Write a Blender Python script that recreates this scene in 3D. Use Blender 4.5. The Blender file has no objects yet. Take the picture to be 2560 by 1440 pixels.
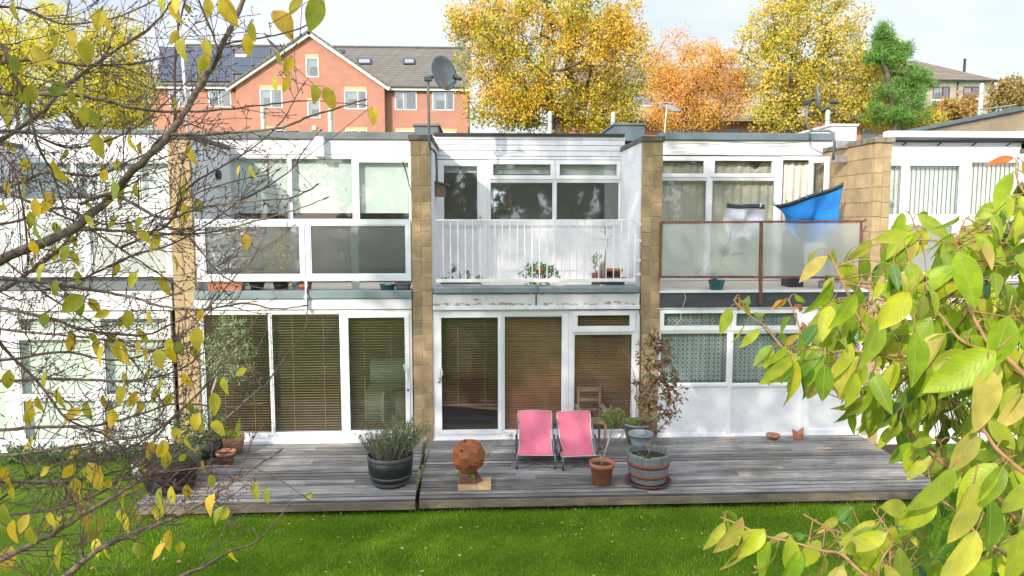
import bpy, bmesh, math, random
from mathutils import Vector as V, noise as mnoise
R = math.radians
C = bpy.context.scene.collection
# ------------------------------------------------------------------ camera
F_PX = 1750.0
YAW = math.atan(80/1750.0); PIT = math.atan(172/1750.0)
CAM = V((0.0, -11.5, 3.68))
FW = V((math.sin(YAW)*math.cos(PIT), math.cos(YAW)*math.cos(PIT), -math.sin(PIT)))
RT = V((math.cos(YAW), -math.sin(YAW), 0))
UP = RT.cross(FW)
cd = bpy.data.cameras.new('camera'); cam = bpy.data.objects.new('camera', cd); C.objects.link(cam)
cam.location = CAM; cam.rotation_euler = (math.pi/2-PIT, 0, -YAW)
cd.sensor_width = 36; cd.lens = 36*F_PX/2560; cd.clip_start = .05; cd.clip_end = 2000
bpy.context.scene.camera = cam
# ------------------------------------------------------------------ sky and sun
SUN = V((-.50, -.80, .43)).normalized()
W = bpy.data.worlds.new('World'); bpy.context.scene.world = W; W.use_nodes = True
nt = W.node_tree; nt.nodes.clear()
def wn(t, **k):
    n = nt.nodes.new(t)
    for a, b in k.items(): setattr(n, a, b)
    return n
sky = wn('ShaderNodeTexSky', sky_type='NISHITA', sun_disc=False)
sky.sun_elevation = math.asin(SUN.z); sky.sun_rotation = math.atan2(SUN.x, SUN.y)
sky.air_density = 1.0; sky.dust_density = 1.5
tc = wn('ShaderNodeTexCoord'); mp = wn('ShaderNodeMapping'); mp.inputs['Scale'].default_value = (1, 1, 3.2)
nz = wn('ShaderNodeTexNoise'); nz.inputs['Scale'].default_value = 1.7; nz.inputs['Detail'].default_value = 6; nz.inputs['Roughness'].default_value = .5
rp = wn('ShaderNodeValToRGB'); rp.color_ramp.elements[0].position = .33; rp.color_ramp.elements[0].color = (.34,.34,.34,1)
rp.color_ramp.elements[1].position = .6; rp.color_ramp.elements[1].color = (1,1,1,1)
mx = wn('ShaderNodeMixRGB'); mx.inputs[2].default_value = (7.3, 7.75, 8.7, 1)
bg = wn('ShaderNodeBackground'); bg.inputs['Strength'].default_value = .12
ow = wn('ShaderNodeOutputWorld')
L = nt.links.new
L(tc.outputs['Generated'], mp.inputs[0]); L(mp.outputs[0], nz.inputs['Vector']); L(nz.outputs['Fac'], rp.inputs[0])
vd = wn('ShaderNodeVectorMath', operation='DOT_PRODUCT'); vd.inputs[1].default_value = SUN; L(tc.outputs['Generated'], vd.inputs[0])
mr = wn('ShaderNodeMapRange'); mr.inputs[1].default_value = -.1; mr.inputs[2].default_value = .95; mr.inputs[3].default_value = 1.0; mr.inputs[4].default_value = 2.7; L(vd.outputs['Value'], mr.inputs[0])  # clouds brightened toward the sun, added as fill on the house fronts
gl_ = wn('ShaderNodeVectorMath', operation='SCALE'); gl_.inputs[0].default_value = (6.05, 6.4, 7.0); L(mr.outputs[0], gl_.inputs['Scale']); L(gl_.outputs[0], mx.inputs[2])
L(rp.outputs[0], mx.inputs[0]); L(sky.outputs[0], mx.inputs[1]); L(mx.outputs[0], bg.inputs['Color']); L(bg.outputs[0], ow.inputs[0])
sd = bpy.data.lights.new('sun', 'SUN'); sd.energy = 3.5; sd.angle = R(.6); sd.color = (1, .90, .76)
so = bpy.data.objects.new('sun', sd); C.objects.link(so); so.rotation_euler = (-SUN).to_track_quat('-Z', 'Y').to_euler(); so.location = (-20, -30, 20)
vs = bpy.context.scene.view_settings; vs.view_transform = 'Standard'; vs.look = 'None'; vs.exposure = .42; vs.gamma = 1
bpy.context.scene.cycles.max_bounces = 10; bpy.context.scene.cycles.transparent_max_bounces = 24
# ------------------------------------------------------------------ helpers
def ray(px, py): return FW + RT*((px-1280)/F_PX) + UP*((720-py)/F_PX)
def at(px, py, Y=0.0):
    d = ray(px, py); return CAM + d*((Y-CAM.y)/d.y)
def atz(px, py, z=0.0):
    d = ray(px, py); return CAM + d*((z-CAM.z)/d.z)
def atd(px, py, dist): return CAM + ray(px, py)*dist
def proj(p):
    q = p-CAM; f = q.dot(FW)
    return (1280+q.dot(RT)/f*F_PX, 720-q.dot(UP)/f*F_PX)
def rect(x0, y0, x1, y1, Y):
    cx = (x0+x1)/2; cy = (y0+y1)/2
    return (at(x0, cy, Y).x, at(x1, cy, Y).x, at(cx, y1, Y).z, at(cx, y0, Y).z)

class MB:
    def __init__(s): s.v = []; s.f = []; s.uv = []; s.sm = False
    def box(s, x0, x1, y0, y1, z0, z1):
        if x0 > x1: x0, x1 = x1, x0
        if y0 > y1: y0, y1 = y1, y0
        if z0 > z1: z0, z1 = z1, z0
        n = len(s.v)
        s.v += [(x0,y0,z0),(x1,y0,z0),(x1,y1,z0),(x0,y1,z0),(x0,y0,z1),(x1,y0,z1),(x1,y1,z1),(x0,y1,z1)]
        s.f += [(n,n+3,n+2,n+1),(n+4,n+5,n+6,n+7),(n,n+1,n+5,n+4),(n+1,n+2,n+6,n+5),(n+2,n+3,n+7,n+6),(n+3,n,n+4,n+7)]
        return s
    def obox(s, c, ax, ay, az):          # oriented box, half vectors
        n = len(s.v); c = V(c)
        for k in (-1, 1):
            for a, b in ((-1,-1),(1,-1),(1,1),(-1,1)): s.v.append(tuple(c+ax*a+ay*b+az*k))
        s.f += [(n,n+3,n+2,n+1),(n+4,n+5,n+6,n+7),(n,n+1,n+5,n+4),(n+1,n+2,n+6,n+5),(n+2,n+3,n+7,n+6),(n+3,n,n+4,n+7)]
        return s
    def bar(s, p, q, w, h=None):          # rectangular bar between two points
        p = V(p); q = V(q); d = (q-p); h = h or w
        t = d.normalized(); ref = V((0,0,1)) if abs(t.z) < .9 else V((0,1,0))
        a = t.cross(ref).normalized(); b = a.cross(t)
        return s.obox((p+q)/2, a*w/2, b*h/2, d/2)
    def tube(s, pts, rad, n=6, cap=True):
        pts = [V(p) for p in pts]; m = len(pts)
        if not hasattr(rad, '__len__'): rad = [rad]*m
        b0 = len(s.v); a = None
        for i, p in enumerate(pts):
            t = (pts[min(i+1, m-1)]-pts[max(i-1, 0)])
            t = t.normalized() if t.length > 1e-9 else V((0,0,1))
            if a is None:
                ref = V((0,0,1)) if abs(t.z) < .9 else V((1,0,0)); a = t.cross(ref).normalized()
            else:
                a = (a-t*a.dot(t)); a = a.normalized() if a.length > 1e-6 else t.orthogonal().normalized()
            b = t.cross(a); r = rad[i]
            for k in range(n):
                th = 2*math.pi*k/n; s.v.append(tuple(p+a*(math.cos(th)*r)+b*(math.sin(th)*r)))
        for i in range(m-1):
            for k in range(n):
                k2 = (k+1) % n; u = b0+i*n
                s.f.append((u+k, u+k2, u+n+k2, u+n+k))
        if cap:
            s.f.append(tuple(b0+k for k in reversed(range(n)))); s.f.append(tuple(b0+(m-1)*n+k for k in range(n)))
        return s
    def lathe(s, prof, c=(0,0,0), n=24, cap0=True, cap1=False, jit=0):
        b0 = len(s.v); c = V(c)
        for r, z in prof:
            for k in range(n):
                th = 2*math.pi*k/n; s.v.append((c.x+math.cos(th)*r, c.y+math.sin(th)*r, c.z+z))
        for i in range(len(prof)-1):
            for k in range(n):
                k2 = (k+1) % n; u = b0+i*n; s.f.append((u+k, u+k2, u+n+k2, u+n+k))
        if cap0: s.f.append(tuple(b0+k for k in reversed(range(n))))
        if cap1: s.f.append(tuple(b0+(len(prof)-1)*n+k for k in range(n)))
        return s
    def poly(s, pts):
        n = len(s.v); s.v += [tuple(p) for p in pts]; s.f.append(tuple(range(n, n+len(pts)))); return s
    def prism(s, pts, d):                 # outline and a depth vector
        n = len(s.v); m = len(pts); d = V(d)
        s.v += [tuple(p) for p in pts] + [tuple(V(p)+d) for p in pts]
        s.f.append(tuple(range(n, n+m))); s.f.append(tuple(reversed(range(n+m, n+2*m))))
        for k in range(m): k2 = (k+1) % m; s.f.append((n+k2, n+k, n+m+k, n+m+k2))
        return s
    def sheet(s, grid):                   # rows of points
        n = len(s.v); h = len(grid); w = len(grid[0])
        for row in grid: s.v += [tuple(p) for p in row]
        for i in range(h-1):
            for j in range(w-1): u = n+i*w+j; s.f.append((u, u+1, u+w+1, u+w))
        return s
    def plate(s, X0, X1, Z0, Z1, holes, y0, y1):   # slab in the XZ plane with rectangular holes
        xs = sorted(set([X0, X1]+[h[0] for h in holes]+[h[1] for h in holes])); zs = sorted(set([Z0, Z1]+[h[2] for h in holes]+[h[3] for h in holes]))
        xs = [x for x in xs if X0 <= x <= X1]; zs = [z for z in zs if Z0 <= z <= Z1]
        def solid(i, j):
            if i < 0 or j < 0 or i >= len(xs)-1 or j >= len(zs)-1: return False
            cx = (xs[i]+xs[i+1])/2; cz = (zs[j]+zs[j+1])/2
            return not any(h[0] < cx < h[1] and h[2] < cz < h[3] for h in holes)
        for i in range(len(xs)-1):
            for j in range(len(zs)-1):
                if not solid(i, j): continue
                a, b, c, d = xs[i], xs[i+1], zs[j], zs[j+1]
                s.poly([(a,y0,c),(b,y0,c),(b,y0,d),(a,y0,d)]); s.poly([(a,y1,c),(a,y1,d),(b,y1,d),(b,y1,c)])
                if not solid(i-1, j): s.poly([(a,y0,c),(a,y0,d),(a,y1,d),(a,y1,c)])
                if not solid(i+1, j): s.poly([(b,y0,c),(b,y1,c),(b,y1,d),(b,y0,d)])
                if not solid(i, j-1): s.poly([(a,y0,c),(a,y1,c),(b,y1,c),(b,y0,c)])
                if not solid(i, j+1): s.poly([(a,y0,d),(b,y0,d),(b,y1,d),(a,y1,d)])
        return s
    def leaf(s, base, axis, nrm, Ln, Wd, droop=.2, fold=.15, ns=5):
        axis = axis.normalized(); side = axis.cross(nrm)
        side = side.normalized() if side.length > 1e-6 else axis.orthogonal().normalized()
        nn = side.cross(axis); b0 = len(s.v)
        while len(s.uv) < b0: s.uv.append((.5, .5))
        if ns <= 2:                       # small leaf: one bent diamond
            m = base+axis*(Ln*.45)+nn*(fold*Wd*.5)
            s.v += [tuple(base), tuple(m-side*Wd*.5), tuple(base+axis*Ln-nn*(droop*Ln)), tuple(m+side*Wd*.5)]
            s.uv += [(.5,0),(0,.45),(.5,1),(1,.45)]; s.f.append((b0,b0+1,b0+2,b0+3)); return s
        for i in range(ns+1):
            t = i/ns; w = Wd*.5*(math.sin(math.pi*min(1, t**.82))**.85 if 0 < t < 1 else 0)*(1-.12*t)
            c = base+axis*(Ln*t)-nn*(droop*Ln*t*t)
            wob = nn*(math.sin(t*9+Ln*300)*.03*Wd)
            s.v += [tuple(c-side*w+nn*(fold*w*2)+wob), tuple(c), tuple(c+side*w+nn*(fold*w*2)-wob)]
            s.uv += [(.5-w/Wd, t), (.5, t), (.5+w/Wd, t)]
            if i:
                u = b0+(i-1)*3; s.f += [(u,u+1,u+4,u+3),(u+1,u+2,u+5,u+4)]
        return s
    def build(s, name, mat, parent=None, smooth=False, bevel=0, loc=None):
        me = bpy.data.meshes.new(name); me.from_pydata(s.v, [], s.f)
        if s.uv:
            while len(s.uv) < len(s.v): s.uv.append((.5, .5))
            ul = me.uv_layers.new(name='UVMap'); vi = [0]*len(me.loops); me.loops.foreach_get('vertex_index', vi)
            buf = []
            for i in vi: buf += s.uv[i]
            ul.data.foreach_set('uv', buf)
        me.materials.append(mat)
        if smooth: me.polygons.foreach_set('use_smooth', [True]*len(me.polygons))
        me.update()
        o = bpy.data.objects.new(name, me); C.objects.link(o)
        if parent is not None:
            o.parent = parent; pl = V(parent.location)
            if parent.parent is not None: pl = pl+V(parent.parent.location)
            if not hasattr(s, 'local'): o.location = -pl
        if loc is not None: o.location = loc
        if bevel:
            m = o.modifiers.new('bevel', 'BEVEL'); m.width = bevel; m.segments = 2; m.limit_method = 'ANGLE'
        return o
def rebase(o, c):                         # puts the object's origin at c (world) for objects built in world coordinates
    pass
def tag(o, label, cat, group=None, kind=None):
    if label: o['label'] = label
    if cat: o['category'] = cat
    if group: o['group'] = group
    if kind: o['kind'] = kind
    return o
def thing(name, loc, label, cat, group=None):
    o = bpy.data.objects.new(name, None); C.objects.link(o); o.location = loc; o.empty_display_size = .2
    return tag(o, label, cat, group)
# ------------------------------------------------------------------ materials
def nodes(name):
    m = bpy.data.materials.new(name); m.use_nodes = True; t = m.node_tree
    return m, t, t.nodes['Principled BSDF'], t.nodes['Material Output']
def N(t, ty, **k):
    n = t.nodes.new(ty)
    for a, b in k.items():
        if a in n.inputs.keys(): n.inputs[a].default_value = b
        else: setattr(n, a, b)
    return n
def c4(c): return (c[0], c[1], c[2], 1)
def ramp(t, fac, stops):
    r = t.nodes.new('ShaderNodeValToRGB'); e = r.color_ramp.elements
    while len(e) < len(stops): e.new(.5)
    for i, (p, c) in enumerate(stops): e[i].position = p; e[i].color = c4(c)
    t.links.new(fac, r.inputs[0]); return r.outputs[0]
def mixc(t, fac, a, b, mode='MIX'):
    m = t.nodes.new('ShaderNodeMixRGB'); m.blend_type = mode
    for i, x in ((0, fac), (1, a), (2, b)):
        if hasattr(x, 'default_value') or hasattr(x, 'links'): t.links.new(x, m.inputs[i])
        else: m.inputs[i].default_value = x if i == 0 else c4(x)
    return m.outputs[0]
def math_(t, op, a, b=None, c=None):
    m = t.nodes.new('ShaderNodeMath'); m.operation = op
    for i, x in enumerate((a, b, c)):
        if x is None: continue
        if hasattr(x, 'links'): t.links.new(x, m.inputs[i])
        else: m.inputs[i].default_value = x
    return m.outputs[0]
def bump(t, b, h, s=.3, d=.01):
    n = t.nodes.new('ShaderNodeBump'); n.inputs['Strength'].default_value = s; n.inputs['Distance'].default_value = d
    t.links.new(h, n.inputs['Height']); t.links.new(n.outputs[0], b.inputs['Normal'])
def coords(t, scale=(1,1,1)):
    tc = t.nodes.new('ShaderNodeNewGeometry'); m = t.nodes.new('ShaderNodeMapping'); m.inputs['Scale'].default_value = scale
    t.links.new(tc.outputs['Position'], m.inputs[0]); return m.outputs[0]
def noi(t, vec, sc, det=4, ro=.55):
    n = t.nodes.new('ShaderNodeTexNoise'); n.inputs['Scale'].default_value = sc; n.inputs['Detail'].default_value = det; n.inputs['Roughness'].default_value = ro
    t.links.new(vec, n.inputs['Vector']); return n.outputs['Fac']
def plain(name, c1, c2=None, rough=.6, sc=6, stretch=(1,1,1), bs=.15, metal=0, isl=0, spec=.5, bsc=None, bd=.004, lo=.35, hi=.65):
    m, t, b, o = nodes(name); c2 = c2 or tuple(x*.85 for x in c1)
    v = coords(t, stretch); n = noi(t, v, sc); col = ramp(t, n, [(lo, c2), (hi, c1)])
    if isl:
        g = t.nodes.new('ShaderNodeNewGeometry'); r = math_(t, 'MULTIPLY_ADD', g.outputs['Random Per Island'], isl*2, 1-isl)
        mm = t.nodes.new('ShaderNodeVectorMath'); mm.operation = 'SCALE'; t.links.new(col, mm.inputs[0]); t.links.new(r, mm.inputs['Scale']); col = mm.outputs[0]
    t.links.new(col, b.inputs['Base Color']); b.inputs['Roughness'].default_value = rough; b.inputs['Metallic'].default_value = metal
    b.inputs['Specular IOR Level'].default_value = spec
    if bs: bump(t, b, noi(t, v, bsc or sc*6, 5, .6), bs, bd)
    return m
M = {}
M['upvc'] = plain('white_upvc', (.76,.77,.785), (.72,.73,.75), .35, 3, bs=.02)
M['paint'] = plain('white_paint', (.74,.745,.755), (.60,.61,.64), .6, 1.6, (2.5,2.5,.7), bs=.12, bsc=30)
M['alu'] = plain('painted_aluminium', (.70,.73,.77), (.62,.65,.69), .4, 3, bs=.03)
M['ral'] = plain('white_metal_rail', (.80,.81,.81), (.72,.72,.71), .45, 9, bs=.03)
M['felt'] = plain('grey_roof_felt', (.16,.185,.19), (.11,.125,.13), .75, 5, bs=.3, bsc=90)
M['bluefelt'] = plain('blue_grey_trim', (.15,.20,.225), (.11,.15,.17), .5, 3, (1,1,1), bs=.1)
M['greenfelt'] = plain('sage_trim', (.20,.265,.28), (.15,.20,.215), .5, 4, bs=.15)
M['darkfascia'] = plain('slate_fascia', (.060,.066,.078), (.045,.05,.06), .6, 2, (1,1,6), bs=.1)
M['soil'] = plain('soil', (.06,.042,.03), (.025,.018,.012), .95, 25, bs=.8, bd=.02)
M['terra'] = plain('terracotta', (.42,.17,.09), (.32,.12,.065), .75, 9, bs=.2)
M['terra_old'] = plain('weathered_terracotta', (.42,.22,.12), (.26,.12,.07), .8, 14, bs=.3)
M['blackpl'] = plain('black_plastic', (.018,.021,.023), (.012,.014,.015), .4, 10, bs=.1)
M['hoop'] = plain('grey_plastic_hoop', (.075,.08,.085), (.05,.055,.06), .55, 12, bs=.2)
M['greypot'] = plain('grey_plastic_pot', (.15,.155,.165), (.11,.115,.125), .5, 5, bs=.05)
M['bluegreypot'] = plain('pale_blue_grey_pot', (.26,.32,.34), (.2,.25,.27), .45, 5, bs=.05)
M['glaze'] = plain('blue_glaze', (.02,.10,.14), (.01,.05,.08), .12, 12, bs=.05)
M['teal'] = plain('teal_glaze', (.04,.17,.2), (.02,.07,.07), .2, 12, bs=.05)
M['purple'] = plain('purple_pot', (.11,.055,.09), None, .4, 8)
M['steel'] = plain('galvanised_steel', (.55,.57,.58), (.42,.44,.45), .35, 12, metal=.8, bs=.05)
M['pole'] = plain('grey_metal_pole', (.16,.185,.20), (.12,.14,.15), .45, 9, metal=.3, bs=.05)
M['dish'] = plain('grey_dish', (.17,.195,.215), (.12,.14,.15), .5, 5, bs=.05)
M['rustdish'] = plain('rusty_streak', (.35,.17,.08), (.2,.1,.06), .8, 30)
M['rust'] = plain('rust', (.20,.085,.05), (.10,.045,.035), .85, 16, bs=.5, bsc=80)
M['corten'] = plain('corten_steel', (.31,.098,.03), (.20,.062,.022), .8, 7, bs=.25, bsc=60, isl=.10)
M['cortendark'] = plain('dark_corten', (.15,.06,.04), (.10,.045,.035), .8, 9, bs=.2)
M['darkhole'] = plain('dark_hole', (.01,.008,.006), None, .9, 9, bs=0)
M['pine'] = plain('pale_timber', (.50,.36,.19), (.42,.29,.15), .7, 8, (.6,6,6), bs=.1)
M['greywood'] = plain('weathered_wood', (.22,.185,.15), (.13,.105,.085), .85, 8, (1,1,.25), bs=.4)
M['chairwood'] = plain('garden_chair_wood', (.26,.175,.11), (.17,.11,.075), .8, 7, (3,3,.5), bs=.3)
M['blindwood'] = plain('wooden_blind_slat', (.46,.23,.12), (.36,.17,.085), .5, 3, isl=.08, bs=0)
M['blindgold'] = plain('golden_blind_slat', (.44,.32,.13), (.32,.22,.09), .45, 3, isl=.08, bs=0)
M['roller'] = plain('roller_blind_cloth', (.66,.74,.70), (.60,.68,.65), .8, 2, bs=.03)
M['netblind'] = plain('white_blind_cloth', (.84,.87,.84), (.76,.80,.77), .8, 3, bs=.03)
M['curtain'] = plain('cream_curtain', (.62,.58,.48), (.5,.46,.38), .9, 3, bs=.1)
M['pinkcurtain'] = plain('cream_curtain_bright', (.74,.68,.60), (.64,.58,.5), .9, 4, bs=.1)
M['interior'] = plain('interior_plaster', (.66,.60,.50), (.60,.54,.45), .9, 2, bs=0)
M['intdark'] = plain('interior_shade', (.10,.10,.095), (.07,.07,.065), .9, 2, bs=0)  # dark backing tone, indoor shade put into the colour
M['floorint'] = plain('interior_floor', (.13,.09,.06), None, .6, 3, bs=0)
M['green_sofa'] = plain('sofa_green', (.20,.30,.22), None, .9, 8)
M['mint'] = plain('mint_vent_pipe', (.40,.50,.44), (.34,.43,.38), .5, 4, bs=.05)
M['barkdark'] = plain('dark_bark', (.20,.125,.11), (.10,.062,.062), .85, 60, bs=.5, bd=.003)
M['barkmoss'] = plain('lichen_bark', (.26,.20,.14), (.10,.075,.065), .9, 45, bs=.6, bd=.004)
M['barkgrey'] = plain('grey_bark', (.16,.13,.10), (.09,.07,.055), .9, 8, bs=.5, bd=.03)
M['twigred'] = plain('reddish_twig', (.38,.22,.10), (.26,.14,.07), .6, 30, bs=.2, bd=.002)
M['wire'] = plain('black_cable', (.02,.02,.022), None, .5)
M['whitewire'] = plain('pale_cord', (.55,.6,.58), None, .7)
M['greenwire'] = plain('green_line', (.10,.35,.26), None, .6)
M['stone'] = plain('pale_stone', (.48,.47,.45), (.33,.32,.31), .9, 12, bs=.5)
M['redleaf'] = plain('red_blossom', (.42,.04,.035), None, .6)
M['green_peg'] = plain('green_peg', (.10,.45,.12), None, .5)
M['blue_peg'] = plain('blue_peg', (.08,.38,.55), None, .5)
M['lime'] = plain('lime_plastic', (.40,.80,.05), None, .5)
M['whiteplastic'] = plain('white_plastic', (.78,.78,.78), None, .4)
M['coping'] = plain('concrete_coping', (.16,.14,.115), (.085,.075,.06), .9, 10, bs=.5)
M['coping_tan'] = plain('mossy_coping', (.28,.24,.18), (.12,.11,.075), .9, 9, bs=.5)
M['blocks'] = plain('cast_stone_blocks', (.42,.295,.165), (.28,.195,.115), .9, 5, bs=.7, bsc=38, bd=.012, isl=.20)
M['blocks_sunlit'] = plain('sunny_stone_blocks', (.46,.335,.185), (.36,.26,.15), .9, 5, bs=.6, bsc=38, bd=.01, isl=.10)  # lighter copy of the blocks, sunlight put into the colour
M['mortar'] = plain('mortar', (.46,.38,.26), (.36,.30,.20), .95, 20, bs=.3)

def glassm(name, tint=(.93,.95,.94), boost=.9, add=.012, rough=.0, wav=0, haze=.012):
    m, t, b, o = nodes(name); t.nodes.remove(b)
    tr = N(t, 'ShaderNodeBsdfTransparent'); tr.inputs[0].default_value = c4(tint)
    gl = N(t, 'ShaderNodeBsdfGlossy'); gl.inputs['Roughness'].default_value = rough; gl.inputs[0].default_value = (1,1,1,1)
    fr = N(t, 'ShaderNodeFresnel'); gm = N(t, 'ShaderNodeNewGeometry'); t.links.new(math_(t, 'MULTIPLY_ADD', gm.outputs['Backfacing'], -.8333, 1.5), fr.inputs['IOR'])
    fac = math_(t, 'MULTIPLY_ADD', fr.outputs[0], boost, add)
    bp = N(t, 'ShaderNodeBump'); bp.inputs['Strength'].default_value = .06 if not wav else wav; bp.inputs['Distance'].default_value = .02
    t.links.new(noi(t, coords(t), 1.3 if not wav else 30, 1), bp.inputs['Height']); t.links.new(bp.outputs[0], gl.inputs['Normal'])
    ms = N(t, 'ShaderNodeMixShader'); t.links.new(fac, ms.inputs[0]); t.links.new(tr.outputs[0], ms.inputs[1]); t.links.new(gl.outputs[0], ms.inputs[2])
    df = N(t, 'ShaderNodeBsdfDiffuse'); df.inputs[0].default_value = (.5,.53,.54,1); m2 = N(t, 'ShaderNodeMixShader'); m2.inputs[0].default_value = haze; t.links.new(ms.outputs[0], m2.inputs[1]); t.links.new(df.outputs[0], m2.inputs[2])  # even pale haze mixed into the glass colour to lift dark panes
    t.links.new(m2.outputs[0], o.inputs[0]); return m
M['glass'] = glassm('window_glass')
M['glassup'] = glassm('upper_window_glass', boost=1.5, add=.02, rough=.03, haze=.05)
M['glassfar'] = glassm('far_window_glass', (.75,.8,.82), 1.5, .06)
M['mirror'] = glassm('mirror_glass', (.1,.1,.1), boost=0, add=.45)
def obscured(name, col, tr_amt, rough, sc, stretch, bs, wire=False, gl=.1):
    m, t, b, o = nodes(name); t.nodes.remove(b)
    rf = N(t, 'ShaderNodeBsdfRefraction'); rf.inputs['Roughness'].default_value = rough; rf.inputs['IOR'].default_value = 1.12; rf.inputs[0].default_value = c4(col)
    tl = N(t, 'ShaderNodeBsdfTranslucent'); tl.inputs[0].default_value = c4(col)
    df = N(t, 'ShaderNodeBsdfDiffuse'); df.inputs[0].default_value = c4(col)
    tp = N(t, 'ShaderNodeBsdfTransparent'); tp.inputs[0].default_value = c4(col)
    gs = N(t, 'ShaderNodeBsdfGlossy'); gs.inputs['Roughness'].default_value = .12
    v = coords(t, stretch); bp = N(t, 'ShaderNodeBump'); bp.inputs['Strength'].default_value = bs; bp.inputs['Distance'].default_value = .01
    t.links.new(noi(t, v, sc, 3), bp.inputs['Height'])
    for s_ in (rf, gs): t.links.new(bp.outputs[0], s_.inputs['Normal'])
    def mixs(f, a, b_):
        x = N(t, 'ShaderNodeMixShader'); x.inputs[0].default_value = f; t.links.new(a.outputs[0], x.inputs[1]); t.links.new(b_.outputs[0], x.inputs[2]); return x
    d = mixs(.5, df, tl); e = mixs(tr_amt, d, rf); g = mixs(gl, e, gs); h = mixs(.08, g, tp)
    gb = N(t, 'ShaderNodeNewGeometry'); hb = N(t, 'ShaderNodeMixShader'); t.links.new(gb.outputs['Backfacing'], hb.inputs[0]); t.links.new(h.outputs[0], hb.inputs[1]); t.links.new(rf.outputs[0], hb.inputs[2]); h = hb
    if wire:
        tcx = coords(t, (1,1,1)); sp = N(t, 'ShaderNodeSeparateXYZ'); t.links.new(tcx, sp.inputs[0])
        a = math_(t, 'PINGPONG', math_(t, 'MULTIPLY', sp.outputs[0], 60), .5); b2 = math_(t, 'PINGPONG', math_(t, 'MULTIPLY', sp.outputs[2], 60), .5)
        mn = math_(t, 'MINIMUM', a, b2); ln = math_(t, 'LESS_THAN', mn, .05)
        wd = N(t, 'ShaderNodeBsdfDiffuse'); wd.inputs[0].default_value = (.35,.37,.36,1)
        x = N(t, 'ShaderNodeMixShader'); t.links.new(math_(t, 'MULTIPLY', ln, .5), x.inputs[0]); t.links.new(h.outputs[0], x.inputs[1]); t.links.new(wd.outputs[0], x.inputs[2]); h = x
    t.links.new(h.outputs[0], o.inputs[0]); return m
M['reeded'] = obscured('textured_glass', (.46,.52,.52), .92, .13, 14, (1,1,10), .45, gl=.14)
M['whiteglass'] = obscured('pale_textured_glass', (.82,.87,.85), .35, .3, 14, (1,1,7), .7, gl=.15)
M['wired'] = obscured('wired_frosted_glass', (.92,.97,.96), .50, .32, 30, (1,1,1), .25, wire=True, gl=.06)

def brickm(name, c1, c2, mort, bw, bh, ms=.012, off=.5, bs=.4, bd=.01, rough=.9):
    m, t, b, o = nodes(name); v = coords(t); sp = N(t, 'ShaderNodeSeparateXYZ'); t.links.new(v, sp.inputs[0])
    cb = N(t, 'ShaderNodeCombineXYZ'); t.links.new(math_(t, 'ADD', sp.outputs[0], sp.outputs[1]), cb.inputs[0]); t.links.new(sp.outputs[2], cb.inputs[1])
    br = N(t, 'ShaderNodeTexBrick'); br.offset = off
    for k, x in (('Scale', 1), ('Mortar Size', ms), ('Brick Width', bw), ('Row Height', bh), ('Mortar Smooth', .3)): br.inputs[k].default_value = x
    br.inputs['Color1'].default_value = c4(c1); br.inputs['Color2'].default_value = c4(c2); br.inputs['Mortar'].default_value = c4(mort)
    t.links.new(cb.outputs[0], br.inputs['Vector'])
    col = mixc(t, .35, br.outputs['Color'], ramp(t, noi(t, v, 1.2), [(.3, tuple(x*.75 for x in c1)), (.7, tuple(min(1, x*1.15) for x in c1))]))
    t.links.new(col, b.inputs['Base Color']); b.inputs['Roughness'].default_value = rough
    bump(t, b, math_(t, 'ADD', math_(t, 'MULTIPLY', br.outputs['Fac'], -1), math_(t, 'MULTIPLY', noi(t, v, 30), .4)), bs, bd); return m
M['redbrick'] = brickm('red_brick', (.44,.165,.105), (.31,.10,.065), (.52,.40,.33), .225, .075)
M['greybrick'] = brickm('buff_brick', (.42,.38,.31), (.34,.30,.24), (.35,.32,.28), .225, .075)
M['creambrick'] = brickm('cream_lintel_brick', (.58,.44,.20), (.5,.37,.17), (.5,.42,.3), .075, .4)
M['rooftile'] = brickm('grey_concrete_tiles', (.19,.175,.155), (.15,.137,.12), (.03,.03,.03), .9, .2, .02, bs=.8, bd=.05)
M['browntile'] = brickm('brown_concrete_tiles', (.24,.195,.15), (.18,.147,.11), (.04,.035,.03), .9, .2, .02, bs=.8, bd=.05)
M['whiteblock'] = brickm('painted_blockwork', (.74,.755,.79), (.72,.735,.77), (.60,.61,.65), .445, .245, .006, bs=.5, bd=.008)
M['tanblock'] = brickm('tan_blockwork', (.36,.28,.18), (.28,.215,.14), (.40,.36,.28), .445, .245, .008)

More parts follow.
